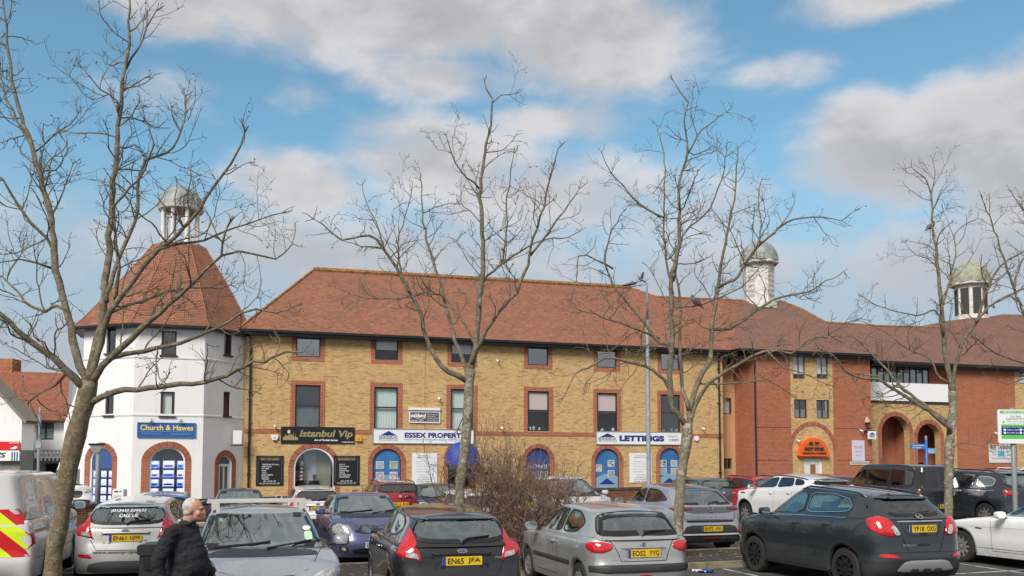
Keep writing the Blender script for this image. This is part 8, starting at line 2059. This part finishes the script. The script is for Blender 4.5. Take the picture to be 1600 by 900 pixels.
# two customers inside the barber's window
for (px, lab, sx, hs) in ((469, 'seated customer in dark clothes behind the barber window, nearer the striped pole', 1, 0.), (491, 'barber in dark clothes standing at right behind the barber window', -1, .06)):
    f = Fac(.45); h_ = f.hit(px, 738); q = P0+DX*h_.x+DN*.45; z0 = -.15; pr = thing('person', lab, 'person', (q.x, q.y, z0), HEAD); b = MB(); zc = 1.62+hs-.15
    ell(b, (0,0,zc), (.078,.09,.115)); cap(b, (0,0,zc-.2), .05, (0,0,zc-.1), .045); ell(b, (0,0,zc-.45), (.20,.12,.25)); cap(b, (-.17,0,zc-.27), .06, (.17,0,zc-.27), .06)
    cap(b, (sx*.19,0,zc-.28), .05, (sx*.30,-.1,zc-.5), .04); cap(b, (sx*.30,-.1,zc-.5), .04, (sx*.12,-.2,zc-.42), .032); cap(b, (-sx*.19,0,zc-.28), .05, (-sx*.24,-.06,zc-.58), .04); cap(b, (-sx*.24,-.06,zc-.58), .04, (-sx*.1,-.16,zc-.7), .03)
    cap(b, (-.09,0,zc-.65), .1, (-.1,0,.45), .07); cap(b, (.09,0,zc-.65), .1, (.1,0,.45), .07); cap(b, (-.1,0,.45), .07, (-.1,0,.05), .05); cap(b, (.1,0,.45), .07, (.1,0,.05), .05)
    hand(b, (sx*.12,-.2,zc-.42), (-sx*.6,-.2,.2), 1); hand(b, (-sx*.1,-.16,zc-.7), (sx*.4,-.3,-.3), 1)
    fused(b, 'body', SKIND, pr, .014, 2)
    j = MB(); ell(j, (0,0,zc-.45), (.215,.135,.27)); cap(j, (-.17,0,zc-.27), .07, (.17,0,zc-.27), .07); cap(j, (sx*.19,0,zc-.28), .062, (sx*.30,-.1,zc-.5), .05); cap(j, (-sx*.19,0,zc-.28), .062, (-sx*.24,-.06,zc-.58), .05); fused(j, 'shirt', CLOTH, pr, .016, 2)
    h = MB(); ell(h, (0,.02,zc+.025), (.085,.09,.105)); fused(h, 'hair', pmat('dark_hair', (.012,.01,.01), .7), pr, .012, 1)
def pigeon(label, p, rz, land=False):
    r = thing('pigeon', label, 'bird', tuple(p), rz); PG = pmat('pigeon_grey', (.13,.12,.13), .7, var=.3, vscale=30); b = MB()
    rot = Matrix.Rotation(R(-38), 3, 'Y'); ell(b, (0,0,.09), (.12,.055,.06), rot); ell(b, (.075,0,.20), (.032,.028,.032)); cap(b, (.05,0,.13), .035, (.072,0,.19), .024); cap(b, (.10,0,.197), .009, (.122,0,.19), .004, 2)
    cap(b, (-.09,0,.03), .03, (-.19,0,-.04), .014); fused(b, 'body', PG, r, .007, 1)
    for sy in (1, -1):
        w = MB()
        if land: w.grid([[Vector((.03-.1*t, sy*(.04+.10*t), .13+.26*t+u*-.0))+Vector((-.13*u*(1-t*.5), 0, -.03*u)) for u in (0,.5,1)] for t in (0,.25,.5,.75,1)])
        else: ell(w, (-.02,sy*.048,.09), (.11,.014,.045), rot, n=8)
        w.build('wing', pmat('pigeon_wing', (.09,.085,.095), .7), r, smooth=True); MB().tube([Vector((.0,sy*.02,.05)), Vector((.0,sy*.02,-.02)), Vector((.03,sy*.022,-.025))], .006, 5).build('leg', pmat('bird_leg', (.3,.08,.06), .6), r)
pigeon('grey pigeon perched high in the pale mottled tree', P(1455,359,21.05), R(20))
pigeon('grey pigeon alighting with raised wings on the street lamp arm', P(1001,440,37), R(180), True)
pigeon('small grey pigeon perched in the wide tree before the cupola roof', P(1087,478,18.35), R(200))
